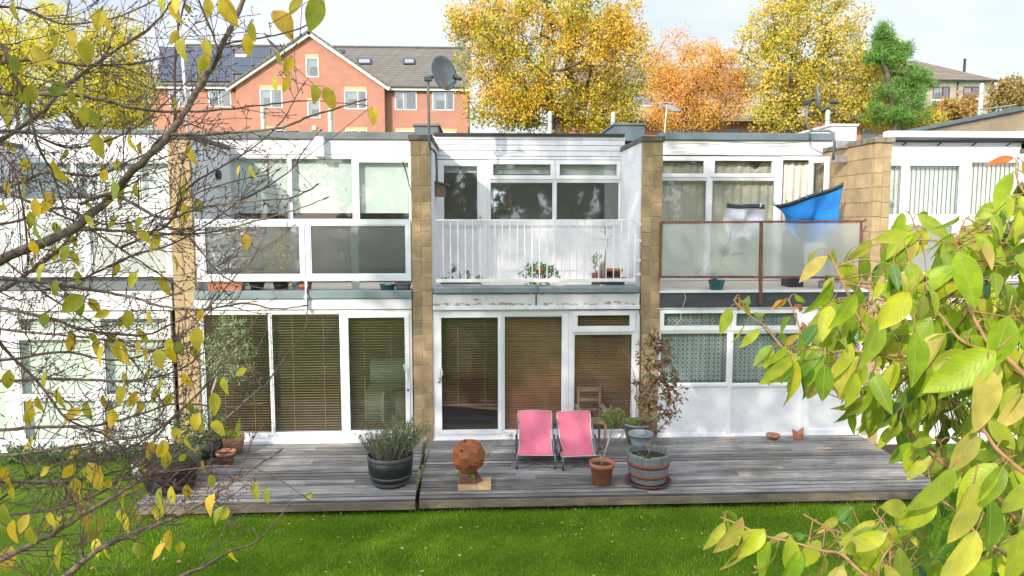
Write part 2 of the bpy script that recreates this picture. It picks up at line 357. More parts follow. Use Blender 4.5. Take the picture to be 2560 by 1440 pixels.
def leafm(name, cols, trans=.35, veins=False, rough=.45, spots=False, clump=0):
    m, t, b, o = nodes(name)
    g = N(t, 'ShaderNodeNewGeometry'); n = len(cols)
    fc = g.outputs['Random Per Island']
    if clump: fc = math_(t, 'ADD', math_(t, 'MULTIPLY', fc, .62), math_(t, 'MULTIPLY_ADD', noi(t, coords(t), clump, 3), 1.5, -.56))
    col = ramp(t, fc, [((i+.5)/n, c) for i, c in enumerate(cols)])
    if veins:
        uv = N(t, 'ShaderNodeUVMap'); sp = N(t, 'ShaderNodeSeparateXYZ'); t.links.new(uv.outputs[0], sp.inputs[0])
        au = math_(t, 'ABSOLUTE', math_(t, 'SUBTRACT', sp.outputs[0], .5))
        w = math_(t, 'PINGPONG', math_(t, 'MULTIPLY', math_(t, 'SUBTRACT', sp.outputs[1], math_(t, 'MULTIPLY', au, .55)), 12), .5)
        vn = math_(t, 'LESS_THAN', w, .07); mid = math_(t, 'LESS_THAN', au, .022)
        f = math_(t, 'MAXIMUM', math_(t, 'MULTIPLY', vn, .35), math_(t, 'MULTIPLY', mid, .8))
        light = mixc(t, .55, col, (.55,.50,.22))
        blot = ramp(t, noi(t, coords(t), 22, 3), [(.4, (.82,.82,.82)), (.62, (1.15,1.1,1.0))])
        col = mixc(t, 1, col, blot, 'MULTIPLY')
        if spots:
            sp2 = ramp(t, noi(t, coords(t), 130, 2), [(.66, (0,0,0)), (.70, (1,1,1))])
            col = mixc(t, math_(t, 'MULTIPLY', sp2, .7), col, (.22,.12,.03))
        col = mixc(t, f, col, light)
        bump(t, b, math_(t, 'ADD', w, math_(t, 'MULTIPLY', mid, -1)), .35, .0015)
    t.links.new(col, b.inputs['Base Color']); b.inputs['Roughness'].default_value = rough; b.inputs['Specular IOR Level'].default_value = .35
    tl = N(t, 'ShaderNodeBsdfTranslucent'); t.links.new(col, tl.inputs[0])
    ms = N(t, 'ShaderNodeMixShader'); ms.inputs[0].default_value = trans; t.links.new(b.outputs[0], ms.inputs[1]); t.links.new(tl.outputs[0], ms.inputs[2])
    t.links.new(ms.outputs[0], o.inputs[0]); return m
def dirty(name, base, dirt, stretch, sc, lo, hi, zc=None, zw=.05, rough=.7, bs=.3):
    m, t, b, o = nodes(name); v = coords(t, stretch); f = ramp(t, noi(t, v, sc, 6, .65), [(lo, (0,0,0)), (hi, (1,1,1))])
    if zc is not None:
        sp = N(t, 'ShaderNodeSeparateXYZ'); t.links.new(coords(t), sp.inputs[0])
        dz = math_(t, 'ABSOLUTE', math_(t, 'SUBTRACT', sp.outputs[2], zc)); band = math_(t, 'SUBTRACT', 1, math_(t, 'DIVIDE', dz, zw)); band = math_(t, 'MAXIMUM', band, 0)
        n2 = noi(t, v, sc, 6, .65); f = ramp(t, math_(t, 'ADD', n2, math_(t, 'MULTIPLY', band, .16)), [(lo, (0,0,0)), (hi, (1,1,1))])
    fine = ramp(t, noi(t, coords(t), 2.5, 4), [(.35, tuple(x*.9 for x in base)), (.65, base)])
    col = mixc(t, f, fine, dirt); t.links.new(col, b.inputs['Base Color']); b.inputs['Roughness'].default_value = rough
    bump(t, b, math_(t, 'MULTIPLY', f, -1), bs, .006); return m
M['peelpaint'] = dirty('peeling_paint', (.60,.59,.60), (.30,.24,.18), (1,1,2.2), 7, .655, .665, at(1300,760,0).z, .05)
M['dirtypaint'] = dirty('dirty_white_paint', (.80,.80,.80), (.28,.28,.29), (.5,1,3.5), 4, .48, .80)
M['panel'] = dirty('white_panel', (.74,.75,.775), (.50,.50,.50), (1.2,1.2,1), 1.6, .50, .95, bs=.05)
M['whitelow'] = plain('white_lower_wall', (.66,.70,.72), (.5,.54,.56), .5, 3)
def deckm():
    m, t, b, o = nodes('weathered_decking'); g = N(t, 'ShaderNodeNewGeometry'); v0 = coords(t)
    off = N(t, 'ShaderNodeVectorMath'); off.operation = 'ADD'; cbx = N(t, 'ShaderNodeCombineXYZ'); t.links.new(math_(t, 'MULTIPLY', g.outputs['Random Per Island'], 37), cbx.inputs[0])
    mp_ = N(t, 'ShaderNodeMapping'); mp_.inputs['Scale'].default_value = (.7, 9, 3); t.links.new(v0, mp_.inputs[0]); t.links.new(mp_.outputs[0], off.inputs[0]); t.links.new(cbx.outputs[0], off.inputs[1])
    n1 = noi(t, off.outputs[0], 2.2, 7, .7)
    c = ramp(t, n1, [(.30, (.12,.115,.11)), (.44, (.22,.213,.207)), (.56, (.32,.312,.305)), (.72, (.50,.49,.485))])
    big = ramp(t, noi(t, v0, .8, 4, .6), [(.36, (.74,.70,.65)), (.62, (1.1,1.1,1.1))]); col = mixc(t, .9, c, big, 'MULTIPLY')
    moss = ramp(t, noi(t, v0, 2.1, 5, .6), [(.56, (0,0,0)), (.70, (1,1,1))]); col = mixc(t, math_(t, 'MULTIPLY', moss, .4), col, (.07,.065,.03))
    hs = N(t, 'ShaderNodeVectorMath'); hs.operation = 'SCALE'; t.links.new(col, hs.inputs[0]); t.links.new(math_(t, 'MULTIPLY_ADD', g.outputs['Random Per Island'], .85, .62), hs.inputs['Scale']); col = hs.outputs[0]
    sp = N(t, 'ShaderNodeSeparateXYZ'); t.links.new(v0, sp.inputs[0])
    gr = math_(t, 'PINGPONG', math_(t, 'MULTIPLY', sp.outputs[1], 1/.0315), .5); gl = math_(t, 'LESS_THAN', gr, .18)
    col = mixc(t, math_(t, 'MULTIPLY', gl, .75), col, (.03,.027,.024))
    t.links.new(col, b.inputs['Base Color']); b.inputs['Roughness'].default_value = .85
    bump(t, b, math_(t, 'ADD', math_(t, 'MULTIPLY', gl, -1), math_(t, 'MULTIPLY', n1, .6)), .7, .004); return m
M['deck'] = deckm()
def lacem():
    m, t, b, o = nodes('lace_curtain'); v = coords(t); sp = N(t, 'ShaderNodeSeparateXYZ'); t.links.new(v, sp.inputs[0])
    def cell(x): return math_(t, 'SUBTRACT', math_(t, 'FRACT', math_(t, 'MULTIPLY', x, 13)), .5)
    a = cell(sp.outputs[0]); c = cell(sp.outputs[2]); aa = math_(t, 'ABSOLUTE', a); cc = math_(t, 'ABSOLUTE', c)
    r = math_(t, 'SQRT', math_(t, 'ADD', math_(t, 'MULTIPLY', a, a), math_(t, 'MULTIPLY', c, c)))
    ring = math_(t, 'LESS_THAN', math_(t, 'ABSOLUTE', math_(t, 'SUBTRACT', r, .34)), .085)
    star = math_(t, 'LESS_THAN', math_(t, 'MULTIPLY', aa, cc), .006); dot = math_(t, 'LESS_THAN', r, .13)
    f = math_(t, 'MAXIMUM', ring, math_(t, 'MULTIPLY', star, .7)); f = math_(t, 'MULTIPLY', f, math_(t, 'SUBTRACT', 1, dot))
    f = math_(t, 'MULTIPLY_ADD', noi(t, coords(t, (1,1,.05)), 14, 3), .35, math_(t, 'MULTIPLY', f, .65))
    col = mixc(t, f, (.10,.125,.14), (.58,.62,.63)); t.links.new(col, b.inputs['Base Color']); b.inputs['Roughness'].default_value = .9; return m
M['lace'] = lacem()
M['sheetblue'] = plain('blue_cotton', (.015,.21,.60), (.012,.16,.50), .85, 3, bs=.2, bsc=8, bd=.02)
M['sheetgrey'] = plain('grey_white_cotton', (.60,.60,.66), (.5,.5,.56), .9, 5, bs=.15, bsc=12, bd=.01)
M['darkhem'] = plain('charcoal_cotton', (.06,.065,.08), None, .9, 9)
M['pink'] = plain('pink_canvas', (.66,.17,.25), (.58,.14,.21), .85, 2.5, bs=.15, bsc=12, bd=.012)
M['piping'] = plain('cream_piping', (.66,.58,.50), None, .8)
M['chairmetal'] = plain('chair_tube', (.24,.27,.31), None, .35, 9, metal=.6)
M['darkmetal'] = plain('dark_chair_tube', (.04,.045,.055), None, .4, 9)
# ------------------------------------------------------------------ ground
GZ = -.20
rng = random.Random(7)
def grassm():
    m, t, b, o = nodes('lawn_grass'); v = coords(t)
    c = ramp(t, noi(t, v, 1.1, 6, .6), [(.3, (.085,.165,.008)), (.5, (.12,.22,.010)), (.7, (.155,.27,.012))])
    d = ramp(t, noi(t, v, 60, 3, .7), [(.35, (.55,.55,.5)), (.65, (1.2,1.2,1.1))])
    sy = N(t, 'ShaderNodeSeparateXYZ'); t.links.new(v, sy.inputs[0]); st_ = math_(t, 'PINGPONG', math_(t, 'ADD', math_(t, 'MULTIPLY', sy.outputs[1], 1.1), math_(t, 'MULTIPLY', noi(t, v, .7), .5)), .5)
    c = mixc(t, 1, c, ramp(t, st_, [(.1, (.78,.82,.8)), (.4, (1.1,1.1,1.1))]), 'MULTIPLY')
    col = mixc(t, .8, c, d, 'MULTIPLY')
    worn = ramp(t, noi(t, coords(t, (1,2.2,1)), 2.6, 5, .6), [(.66, (0,0,0)), (.72, (1,1,1))])
    col = mixc(t, math_(t, 'MULTIPLY', worn, .45), col, (.075,.075,.03))
    t.links.new(col, b.inputs['Base Color']); b.inputs['Roughness'].default_value = .9; b.inputs['Specular IOR Level'].default_value = .1
    bump(t, b, noi(t, v, 90, 3, .7), .9, .03); return m
M['grass'] = grassm()
g = MB(); g.poly([(-300,-300,GZ),(300,-300,GZ),(300,600,GZ),(-300,600,GZ)])
tag(g.build('lawn', M['grass']), None, None, kind='structure')
# strip of bare soil under the deck edge and houses
s_ = MB(); yb = atz(1400,1268,GZ).y
g = []
for i in range(60):
    x = -4.6+i*.2; g.append((x, yb-.05+.03*math.sin(i*1.7)+.02*math.sin(i*.6), GZ+.004))
s_.sheet([g, [(p[0], -.05, GZ+.004) for p in g]])
tag(s_.build('soil_strip', M['soil']), None, None, kind='structure')
# grass blades
gb = MB()
for i in range(62000):
    y = -1.0-(rng.random()**.75)*4.9+0; y = yb-.06-rng.random()*3.4
    x = (rng.random()-.40)*12.5
    h = .018+rng.random()*.03; a = rng.random()*6.28; w = .004+rng.random()*.003
    dx, dy = math.cos(a)*w, math.sin(a)*w; lx = (rng.random()-.5)*.03; ly = (rng.random()-.5)*.03
    gb.poly([(x-dx,y-dy,GZ),(x+dx,y+dy,GZ),(x+lx,y+ly,GZ+h)])
for i in range(2600):
    x = (rng.random()-.40)*12.5; y = yb-.03+rng.random()*.10; h = .03+.09*rng.random()**2; a = rng.random()*6.28; dx, dy = math.cos(a)*.005, math.sin(a)*.005
    gb.poly([(x-dx,y-dy,GZ),(x+dx,y+dy,GZ),(x+(rng.random()-.5)*.06,y+(rng.random()-.7)*.06,GZ+h)])
M['blade'] = leafm('grass_blades', [(.095,.19,.010),(.135,.255,.012),(.17,.31,.015),(.20,.33,.022)], .3)
tag(gb.build('grass', M['blade']), 'short green mown grass of the lawn', 'grass', kind='stuff')
M['fallen'] = leafm('fallen_leaf', [(.50,.30,.06),(.55,.42,.12),(.35,.14,.05),(.6,.5,.28),(.5,.22,.08)], .2)
fl = MB()
for i in range(240):
    y = yb+.02-abs(rng.gauss(0, 1))*1.6; x = (rng.random()-.42)*11
    r_ = rng.random(); L_ = .02+.04*r_*r_
    a = rng.random()*6.28
    fl.leaf(V((x,y,GZ+.02+rng.random()*.02)), V((math.cos(a),math.sin(a),rng.uniform(-.1,.3))), V((rng.uniform(-.4,.4),rng.uniform(-.4,.4),1)), L_, L_*.6, .2, .15, 3)
tag(fl.build('fallen_leaves', M['fallen']), 'yellow and brown fallen leaves scattered over the lawn', 'leaf litter', kind='stuff')
# ------------------------------------------------------------------ party walls
UY = 1.75                                 # depth of the set-back upper storey
BH = .245
XW = [(-8.62,-8.28)] + [(at(a, 600, 0).x, at(b, 600, 0).x) for a, b in ((428,484),(1029,1079),(1604,1653),(2177,2219))] + [(10.45,10.78)]
ZTOP = at(1055, 337, 0).z
ZR = at(1330, 340, UY).z                  # roof line at the set-back front
def party_wall(i, label, left_tan=False, lpaint=True, rpaint=True, cop='coping', mat='blocks', ztop=ZTOP):
    x0, x1 = XW[i]; c = V(((x0+x1)/2, 0, 0))
    t = thing('party_wall', c, label, 'wall', 'stone block party walls between the houses')
    core = MB(); core.box(x0+.006, x1-.006, .0015, 9.5, GZ, ztop-.09); core.build('wall_core', M['tanblock'] if left_tan else M['mortar'], t)
    r = random.Random(i); b = MB(); n = int((ztop-.09-GZ)/BH)+1; xm = (x0+x1)/2
    z = ztop-.09
    for k in range(n):
        zb = max(GZ, z-BH)
        for a, e in ((x0, xm-.004), (xm+.004, x1)):
            pr = r.uniform(0, .009); j = r.uniform(-.012, .012)
            if a == x0: e += 0
            jt = .014*math.sin(k*5.1+(2.3 if a == x0 else 0)+i); jb = .014*math.sin((k+1)*5.1+(2.3 if a == x0 else 0)+i)
            b.box(a+r.uniform(0,.006), e-r.uniform(0,.006), -pr-.004, .10, max(GZ, zb+.006+jb), min(ztop-.092, z-.006+jt))
        z -= BH
        if z < GZ: break
    b.build('stone_blocks', M[mat], t, bevel=.006)
    if left_tan:
        b = MB(); z = ztop-.09; k = 0
        while z > GZ:
            y = .104 - (.22 if k % 2 else 0); zb = max(GZ, z-BH)
            while y < UY+.3:
                ya = max(.104, y); yb_ = min(UY+.3, y+.445)
                if yb_-ya > .03: b.box(x0-.002-r.uniform(0,.005), x0+.006, ya+.004, yb_-.004, zb+.004, z-.004)
                y += .445
            z -= BH; k += 1
        b.build('side_blocks', M[mat], t, bevel=.003)
    elif lpaint:
        p = MB(); p.box(x0-.010, x0+.006, .104, UY+.2, 2.2, ztop-.09); p.build('painted_side', M['whiteblock'], t)
    if rpaint:
        p = MB(); p.box(x1-.006, x1+.010, .04, UY+.2, 2.2, ztop-.09); p.build('painted_side', M['paint' if i != 2 else 'whiteblock'], t)
    cp = MB(); cp.box(x0-.03, x1+.03, -.035, .50, ztop-.088, ztop); cp.box(x0-.028, x1+.028, .504, 1.2, ztop-.086, ztop-.003); cp.box(x0-.03, x1+.03, 1.204, 2.2, ztop-.088, ztop-.001)
    cp.build('coping', M[cop], t, bevel=.008)
    return t
w0 = party_wall(0, 'far left party wall mostly outside the picture')
w1 = party_wall(1, 'tan stone pillar wall behind the bare branches, leftmost one', cop='coping', mat='blocks_sunlit')
w2 = party_wall(2, 'brown stone pillar wall with the big satellite dish pole beside it')
w3 = party_wall(3, 'brown stone pillar wall right of the white railed balcony')
w4 = party_wall(4, 'sunlit tan pillar wall beside the rusty balcony, side face bare blocks', left_tan=True, cop='coping_tan', mat='blocks_sunlit')
# upstand caps behind the copings
up = MB(); up.prism([at(552+2*0,335,2.3)+V((0,0,0)), at(1142,335,2.3), at(1142,335,2.3)+V((0,0,0))], (0,0,0)) if False else None
def kerb(px0, px1, py0, py1, Y, d, label, mat):
    b = MB(); X0, X1, Z0, Z1 = rect(px0, py0, px1, py1, Y); b.box(X0, X1, Y, Y+d, Z0-.1, Z1)
    b.box(X0-.03, X1+.03, Y-.03, Y+d+.03, Z1+.002, Z1+.05)
    return tag(b.build('roof_upstand', M[mat], bevel=.01), label, 'upstand')
kerb(1036, 1096, 316, 340, 2.3, 2.2, 'dark felt upstand behind the dish pillar', 'felt')
kerb(1536, 1612, 314, 340, 2.4, 3.0, 'blue grey upstand behind the middle right pillar', 'bluefelt')
kerb(2078, 2142, 316, 345, 2.6, 1.5, 'white roof upstand behind the small satellite dish', 'paint')

# ------------------------------------------------------------------ houses
def frames(parent, outer, panes, Y, depth=.07, mat='upvc', bead=.022, glass='glass', name='window', sash=None, pane_mats=None):
    """one window: white frame with holes, beads round each pane, panes and (solid) infill panels as sub-parts"""
    X0, X1, Z0, Z1 = rect(*outer, Y); hs = [rect(*p[:4], Y) for p in panes]
    hs = [(max(a, X0+.01), min(b, X1-.01), max(c, Z0+.01), min(d, Z1-.01)) for a, b, c, d in hs]
    f = MB(); big = [(a-bead, b+bead, c-bead, d+bead) for a, b, c, d in hs]
    big = [(max(a, X0+.004), min(b, X1-.004), max(c, Z0+.004), min(d, Z1-.004)) for a, b, c, d in big]
    f.plate(X0, X1, Z0, Z1, big, Y, Y+depth)
    for (A, B_, C_, D), (a, b, c, d) in zip(big, hs):
        f.plate(A-.002, B_+.002, C_-.002, D+.002, [(a, b, c, d)], Y+.014, Y+depth-.01)
    w = f.build(name, M[mat], parent, bevel=.004)
    for k, (p, (a, b, c, d)) in enumerate(zip(panes, hs)):
        kind = p[4] if len(p) > 4 else glass
        q = MB()
        if kind in ('panel',):
            q.box(a-.004, b+.004, Y+.028, Y+.045, c-.004, d+.004); o = q.build('infill_panel', M['panel'], w)
        else:
            q.box(a-.004, b+.004, Y+.032, Y+.038, c-.004, d+.004); o = q.build('pane', M[kind], w)
            gk = MB(); gk.plate(a-.001, b+.001, c-.001, d+.001, [(a+.006, b-.006, c+.006, d-.006)], Y+.024, Y+.031); gk.build('gasket', M['blackpl'], w)
        # sub-part origins already in world terms
    return w
def strip(parent, name, px0, py0, px1, py1, Y, d, mat, bevel=.004):
    X0, X1, Z0, Z1 = rect(px0, py0, px1, py1, Y); b = MB(); b.box(X0, X1, Y, Y+d, Z0, Z1); return b.build(name, M[mat], parent, bevel=bevel)
def house(i, label):
    x0 = XW[i][1]; x1 = XW[i+1][0]; t = thing('terraced_house', ((x0+x1)/2, 0, 0), label, 'house', 'terraced houses of the white fronted row')
    b = MB(); b.box(x0, x1, UY+.12, 9.4, ZR-.16, ZR-.04); b.build('roof', M['felt'], t)
    b = MB(); b.box(x0, x1, 9.2, 9.4, GZ, ZR-.17); b.build('rear_wall', M['interior'], t)
    b = MB(); b.box(x0, x1, .30, 9.2, -.12, -.03); b.build('ground_floor', M['floorint'], t)
    b = MB(); b.box(x0, x1, .10, 9.2, 2.30, 2.50); b.build('upper_floor', M['interior'], t)
    b = MB(); b.box(x0, x1, 4.6, 4.7, -.03, 2.30); b.box(x0, x1, 4.2, 4.3, 2.5, ZR-.17); b.build('inner_wall', M['interior'], t)
    return t, x0, x1
SZ = at(1300, 727, 0).z
# ---- house 0 (far left)
h0, x0, x1 = house(0, 'leftmost white house behind the bare branches')
strip(h0, 'roof_edge', -500, 322, 432, 332, UY-.04, .16, 'felt'); strip(h0, 'fascia', -500, 333, 432, 396, UY, .1, 'paint')
frames(h0, (-470, 397, 432, 556), [(-400,410,-150,540),(-135,410,40,540),(62,408,180,540),(192,408,338,540),(350,408,425,540)], UY, glass='glass')
frames(h0, (-470, 497-0, 428, 693), [(-400,520,-160,682),(-150,520,20,682),(48,520,205,682),(228,520,412,682)], 0.02, glass='whiteglass', name='balustrade')
strip(h0, 'slab_edge', -500, 706, 428, 727, -.03, .5, 'felt'); strip(h0, 'slab_fascia', -500, 728, 430, 778, 0, .12, 'paint')
frames(h0, (-470, 779, 432, 1112), [(-400,800,-180,1100),(-150,800,10,1100),(50,797,228,825),(50,850,228,985),(60,1003,240,1098),(250,797,415,825),(262,850,418,985),(262,1003,418,1098)], 0.05)
strip(h0, 'sill', -500, 1113, 436, 1133, -.06, .2, 'upvc'); strip(h0, 'plinth', -500, 1134, 436, 1185, .02, .2, 'tanblock')
# ---- house 1 (left middle)
h1, x0, x1 = house(1, 'white house with textured glass balcony screens and golden slatted blinds')
strip(h1, 'roof_edge', 470, 329, 1034, 347, UY-.05, .2, 'felt'); strip(h1, 'fascia', 470, 347.5, 1034, 388, UY, .1, 'paint')
frames(h1, (486, 386, 1034, 556), [(571,396,718,547),(730,397,880,547),(898,406,1022,548)], UY)
strip(h1, 'wall_panel', 476, 389, 562, 700, UY-.02, .03, 'paint')
lw = MB(); X0, X1, Z0, Z1 = rect(470, 557, 1034, 712, UY); lw.box(X0, X1, UY, UY+.1, Z0, Z1)
X0, X1, Z0, Z1 = rect(470, 700, 1034, 708, UY-.02); lw.box(X0, X1, UY-.03, UY-.004, Z0, Z1); lw.build('lower_wall', M['intdark'], h1)  # dark sheet in place of door glass, indoor shade in its colour
bf = MB(); bf.box(x0, x1, .03, UY+.02, SZ-.16, SZ-.055); bf.build('balcony_floor', M['felt'], h1)
w = frames(h1, (490, 548, 1027, 703), [(513,567,748,685,'reeded'),(778,565,1013,684,'reeded')], -.02, .08, 'alu', name='balcony_screen')
X0, X1, Z0, Z1 = rect(752, 565, 762, 700, -.03); b = MB(); b.box(X0, X1, -.035, -.022, Z0, Z1); b.build('mullion', M['alu'], w)
X0, X1, Z0, Z1 = rect(763, 700, 769, 776, -.075); b = MB(); b.box(X0, X1, -.085, -.052, Z0, Z1); X0, X1, Z0, Z1 = rect(760, 738, 770, 746, -.09); b.box(X0, X1, -.095, -.055, Z0, Z1); b.build('bracket', M['alu'], w)
strip(h1, 'slab_edge', 484, 727, 1029, 747, -.05, .3, 'greenfelt', .006); strip(h1, 'slab_fascia', 484, 747.5, 1029, 774, -.01, .11, 'paint')
w = frames(h1, (484, 775, 1031, 1084), [(513,787,674,1083),(683,786,851,1080),(872,792,1014,1078)], .03, name='patio_door')
# sliding sash stands a little proud of the frame
b = MB(); X0, X1, Z0, Z1 = rect(864, 785, 1024, 1083, .0); hx = rect(873, 794, 1013, 1076, .0); b.plate(X0, X1, Z0, Z1, [hx], .004, .034); b.build('sliding_sash', M['upvc'], w, bevel=.004)
b = MB(); p = at(1018, 935, 0); b.bar(p+V((0,-.02,-.11)), p+V((0,-.02,.11)), .022, .03); b.bar(p+V((-.01,-.03,.02)), p+V((-.05,-.06,.17)), .02); b.build('handle', M['whiteplastic'], w, bevel=.004)
b = MB(); p = at(1020, 975, 0); b.box(p.x-.012, p.x+.012, -.004, .003, p.z-.02, p.z+.02); b.build('lock', M['blackpl'], w)
strip(h1, 'door_sill', 500, 1085, 1031, 1101, -.04, .2, 'upvc'); strip(h1, 'step', 610, 1102, 920, 1111, -.13, .28, 'upvc')
# ---- house 2 (middle)
h2, x0, x1 = house(2, 'white house with shiplap boarding and a white railed balcony')
strip(h2, 'roof_edge', 1084, 333, 1562, 340, UY-.06, .2, 'wire', .003)
X0, X1, Z0, Z1 = rect(1082, 341, 1562, 399, UY); b = MB(); n = 4
b.box(X0, X1, UY+.02, UY+.1, Z0, Z1)
zz = [Z1-.06, Z1-.06-(Z1-Z0-.06)*.27, Z1-.06-(Z1-Z0-.06)*.55, Z1-.06-(Z1-Z0-.06)*.83-.0, Z0]
b.box(X0, X1, UY-.012, UY+.018, Z1-.055, Z1)
for k in range(4): b.prism([(X0, UY-.008, zz[k+1]+.004), (X0, UY+.004, zz[k]-.004), (X0, UY+.018, zz[k]-.004), (X0, UY+.018, zz[k+1]+.004)], (X1-X0, 0, 0))
b.build('shiplap_boarding', M['paint'], h2)
w = frames(h2, (1086, 400, 1219, 706), [(1110,415,1193,549),(1111,567,1192,689,'panel')], UY, name='balcony_door', glass='glassup')
b = MB(); p = at(1201, 555, UY); b.bar(p+V((0,-.03,-.10)), p+V((0,-.03,.12)), .03, .02); b.build('handle', M['pine'], w, bevel=.003)
frames(h2, (1219.5, 400, 1560, 706), [(1233,411,1376,438),(1399,411,1541,438),(1227,457,1381,549),(1392,457,1546,549),(1227,567,1381,689,'panel'),(1392,567,1546,689,'panel')], UY, glass='glassup')
for a, c in ((1224, 1386), (1390, 1551)):
    b = MB(); X0, X1, Z0, Z1 = rect(a, 403, c, 448, UY); hx = rect(a+9, 411, c-9, 439, UY); b.plate(X0, X1, Z0, Z1, [hx], UY-.022, UY-.003); b.build('casement', M['upvc'], h2, bevel=.005)
strip(h2, 'threshold', 1084, 707, 1562, 716, UY-.04, .1, 'blackpl')
bf = MB(); bf.box(x0, x1, .03, UY+.02, SZ-.16, SZ-.05); bf.build('balcony_floor', M['greenfelt'], h2)
strip(h2, 'slab_edge', 1084, 717, 1345, 734, -.075, .32, 'greenfelt', .02); strip(h2, 'slab_edge', 1345.5, 716, 1597, 733, -.07, .31, 'greenfelt', .02)
strip(h2, 'slab_fascia', 1082, 735, 1599, 764, -.02, .12, 'peelpaint' if 'peelpaint' in M else 'paint')
strip(h2, 'door_head', 1082, 764.5, 1600, 774, -.045, .14, 'paint')
strip(h2, 'rusty_strap', 1339, 733, 1342, 763, -.035, .012, 'rust', 0)
w = frames(h2, (1082, 775, 1421, 1095), [(1103,792,1246,1077),(1262,792,1404,1074)], .03, name='patio_door')
b = MB(); X0, X1, Z0, Z1 = rect(1092, 784, 1254, 1086, .0); hx = rect(1104, 794, 1245, 1075, 0); b.plate(X0, X1, Z0, Z1, [hx], .004, .034); b.build('sliding_sash', M['upvc'], w, bevel=.004)
b = MB(); p = at(1099, 932, 0); pts = [p+V((.0,-.012,.09)), p+V((.03,-.05,.08)), p+V((.045,-.055,.0)), p+V((.03,-.05,-.06)), p+V((0,-.012,-.07))]; b.tube(pts, .013, 8); b.bar(p+V((0,-.004,-.17)), p+V((0,-.004,.10)), .03, .01); b.build('handle', M['whiteplastic'], w, True)
b = MB(); p = at(1097, 955, 0); b.box(p.x-.011, p.x+.011, -.020, -.012, p.z-.012, p.z+.012); b.build('lock', M['blackpl'], w)
frames(h2, (1421.5, 775, 1600, 1095), [(1443,787,1575,816),(1436,837,1578,1074)], .03)
b = MB(); X0, X1, Z0, Z1 = rect(1432, 778, 1588, 829, .01); hx = rect(1444, 788, 1574, 815, .01); b.plate(X0, X1, Z0, Z1, [hx], .004, .027); b.build('casement', M['upvc'], h2, bevel=.005)
strip(h2, 'door_sill', 1084, 1096, 1600, 1104, -.05, .2, 'upvc')
# ---- house 3 (right middle)
h3, x0, x1 = house(3, 'white house with a rusty framed frosted glass balcony')
strip(h3, 'roof_edge', 1650, 332, 2086, 350, UY-.06, .2, 'bluefelt', .01)
strip(h3, 'fascia', 1650, 351, 2084, 388, UY, .1, 'dirtypaint' if 'dirtypaint' in M else 'paint')
frames(h3, (1640, 391, 1948, 706), [(1644,402,1759,433),(1787,402,1930,433),(1644,452,1763,690),(1779,452,1932,690)], UY)
for a, c in ((1642, 1768), (1777, 1940)):
    b = MB(); X0, X1, Z0, Z1 = rect(a, 394, c, 443, UY); hx = rect(a+9, 402, c-9, 434, UY); b.plate(X0, X1, Z0, Z1, [hx], UY-.022, UY-.003); b.build('casement', M['upvc'], h3, bevel=.005)
w = frames(h3, (1948.5, 391, 2070, 706), [(1952,402,2015,703,'none')], UY, name='door_frame') if False else None
b = MB(); X0, X1, Z0, Z1 = rect(1948.5, 391, 2080, 706, UY); hx = rect(1952, 400, 2066, 704, UY); b.plate(X0, X1, Z0, Z1, [hx], UY, UY+.07); b.build('door_frame', M['upvc'], h3, bevel=.004)
# the balcony door stands open towards the viewer
X0, X1, Z0, Z1 = rect(1952, 400, 2016, 704, UY)
d0 = V((at(2020, 480, UY).x, UY-.02, 0)); d1 = V((at(2066, 480, UY-.35).x, UY-.42, 0)); dd = (d1-d0).normalized(); dn = V((-dd.y, dd.x, 0)); Ld = (d1-d0).length
b = MB(); zt = Z1+.03; zb = Z0
def dbar(s0, s1, za, zb_): b.obox(d0+dd*((s0+s1)/2)+V((0,0,(za+zb_)/2)), dd*(s1-s0)/2, dn*.03, V((0,0,(zb_-za)/2)))
dbar(0, .09, zb, zt); dbar(Ld-.09, Ld, zb, zt); dbar(.09, Ld-.09, zt-.1, zt); dbar(.09, Ld-.09, zb, zb+.1); dbar(.09, Ld-.09, zb+.9, zb+1.0)
od = b.build('open_door', M['upvc'], h3, bevel=.006)
b = MB(); b.obox(d0+dd*(Ld/2)+V((0,0,(zb+1+zt-.1)/2)), dd*(Ld/2-.088), dn*.004, V((0,0,(zt-zb-1.1)/2))); b.build('pane', M['glass'], od)
b = MB(); b.obox(d0+dd*(Ld/2)+V((0,0,(zb+.1+zb+.9)/2)), dd*(Ld/2-.088), dn*.012, V((0,0,.4))); b.build('infill_panel', M['upvc'], od)
b = MB(); p = d0+dd*(Ld-.045)+V((0,0,zb+1.05))-dn*.03; b.bar(p-V((0,0,.1)), p+V((0,0,.1)), .03, .02); b.build('handle', M['whiteplastic'], od)
bf = MB(); bf.box(x0, x1, .03, UY+.02, SZ-.17, SZ-.07); bf.build('balcony_floor', M['greywood'], h3)
for k in range(5): 
    b = MB(); y = .35+k*.28; b.box(x0+.02, x1-.05, y, y+.25, SZ-.068, SZ-.045); b.build('floor_board', M['greywood'], h3)
strip(h3, 'threshold', 1642, 694, 2075, 701, UY-.06, .12, 'upvc')
strip(h3, 'slab_trim', 1650, 726, 2170, 731, -.06, .35, 'paint', 0); strip(h3, 'slab_fascia', 1650, 731.5, 2172, 767, -.03, .12, 'darkfascia')
strip(h3, 'door_head', 1646, 768, 2172, 771, -.01, .12, 'paint', 0)
frames(h3, (1645, 771.5, 2010, 1092), [(1660,783,1815,814),(1836,783,1993,814),(1652,834,1817,957),(1833,834,1995,957),(1648,969,1815,1083,'panel'),(1829,969,1995,1083,'panel')], .03)
for a, c in ((1649, 1826), (1830, 2003)):
    b = MB(); X0, X1, Z0, Z1 = rect(a, 774, c, 826, .01); hx = rect(a+11, 783, c-11, 815, .01); b.plate(X0, X1, Z0, Z1, [hx], .004, .027); b.build('casement', M['upvc'], h3, bevel=.005)
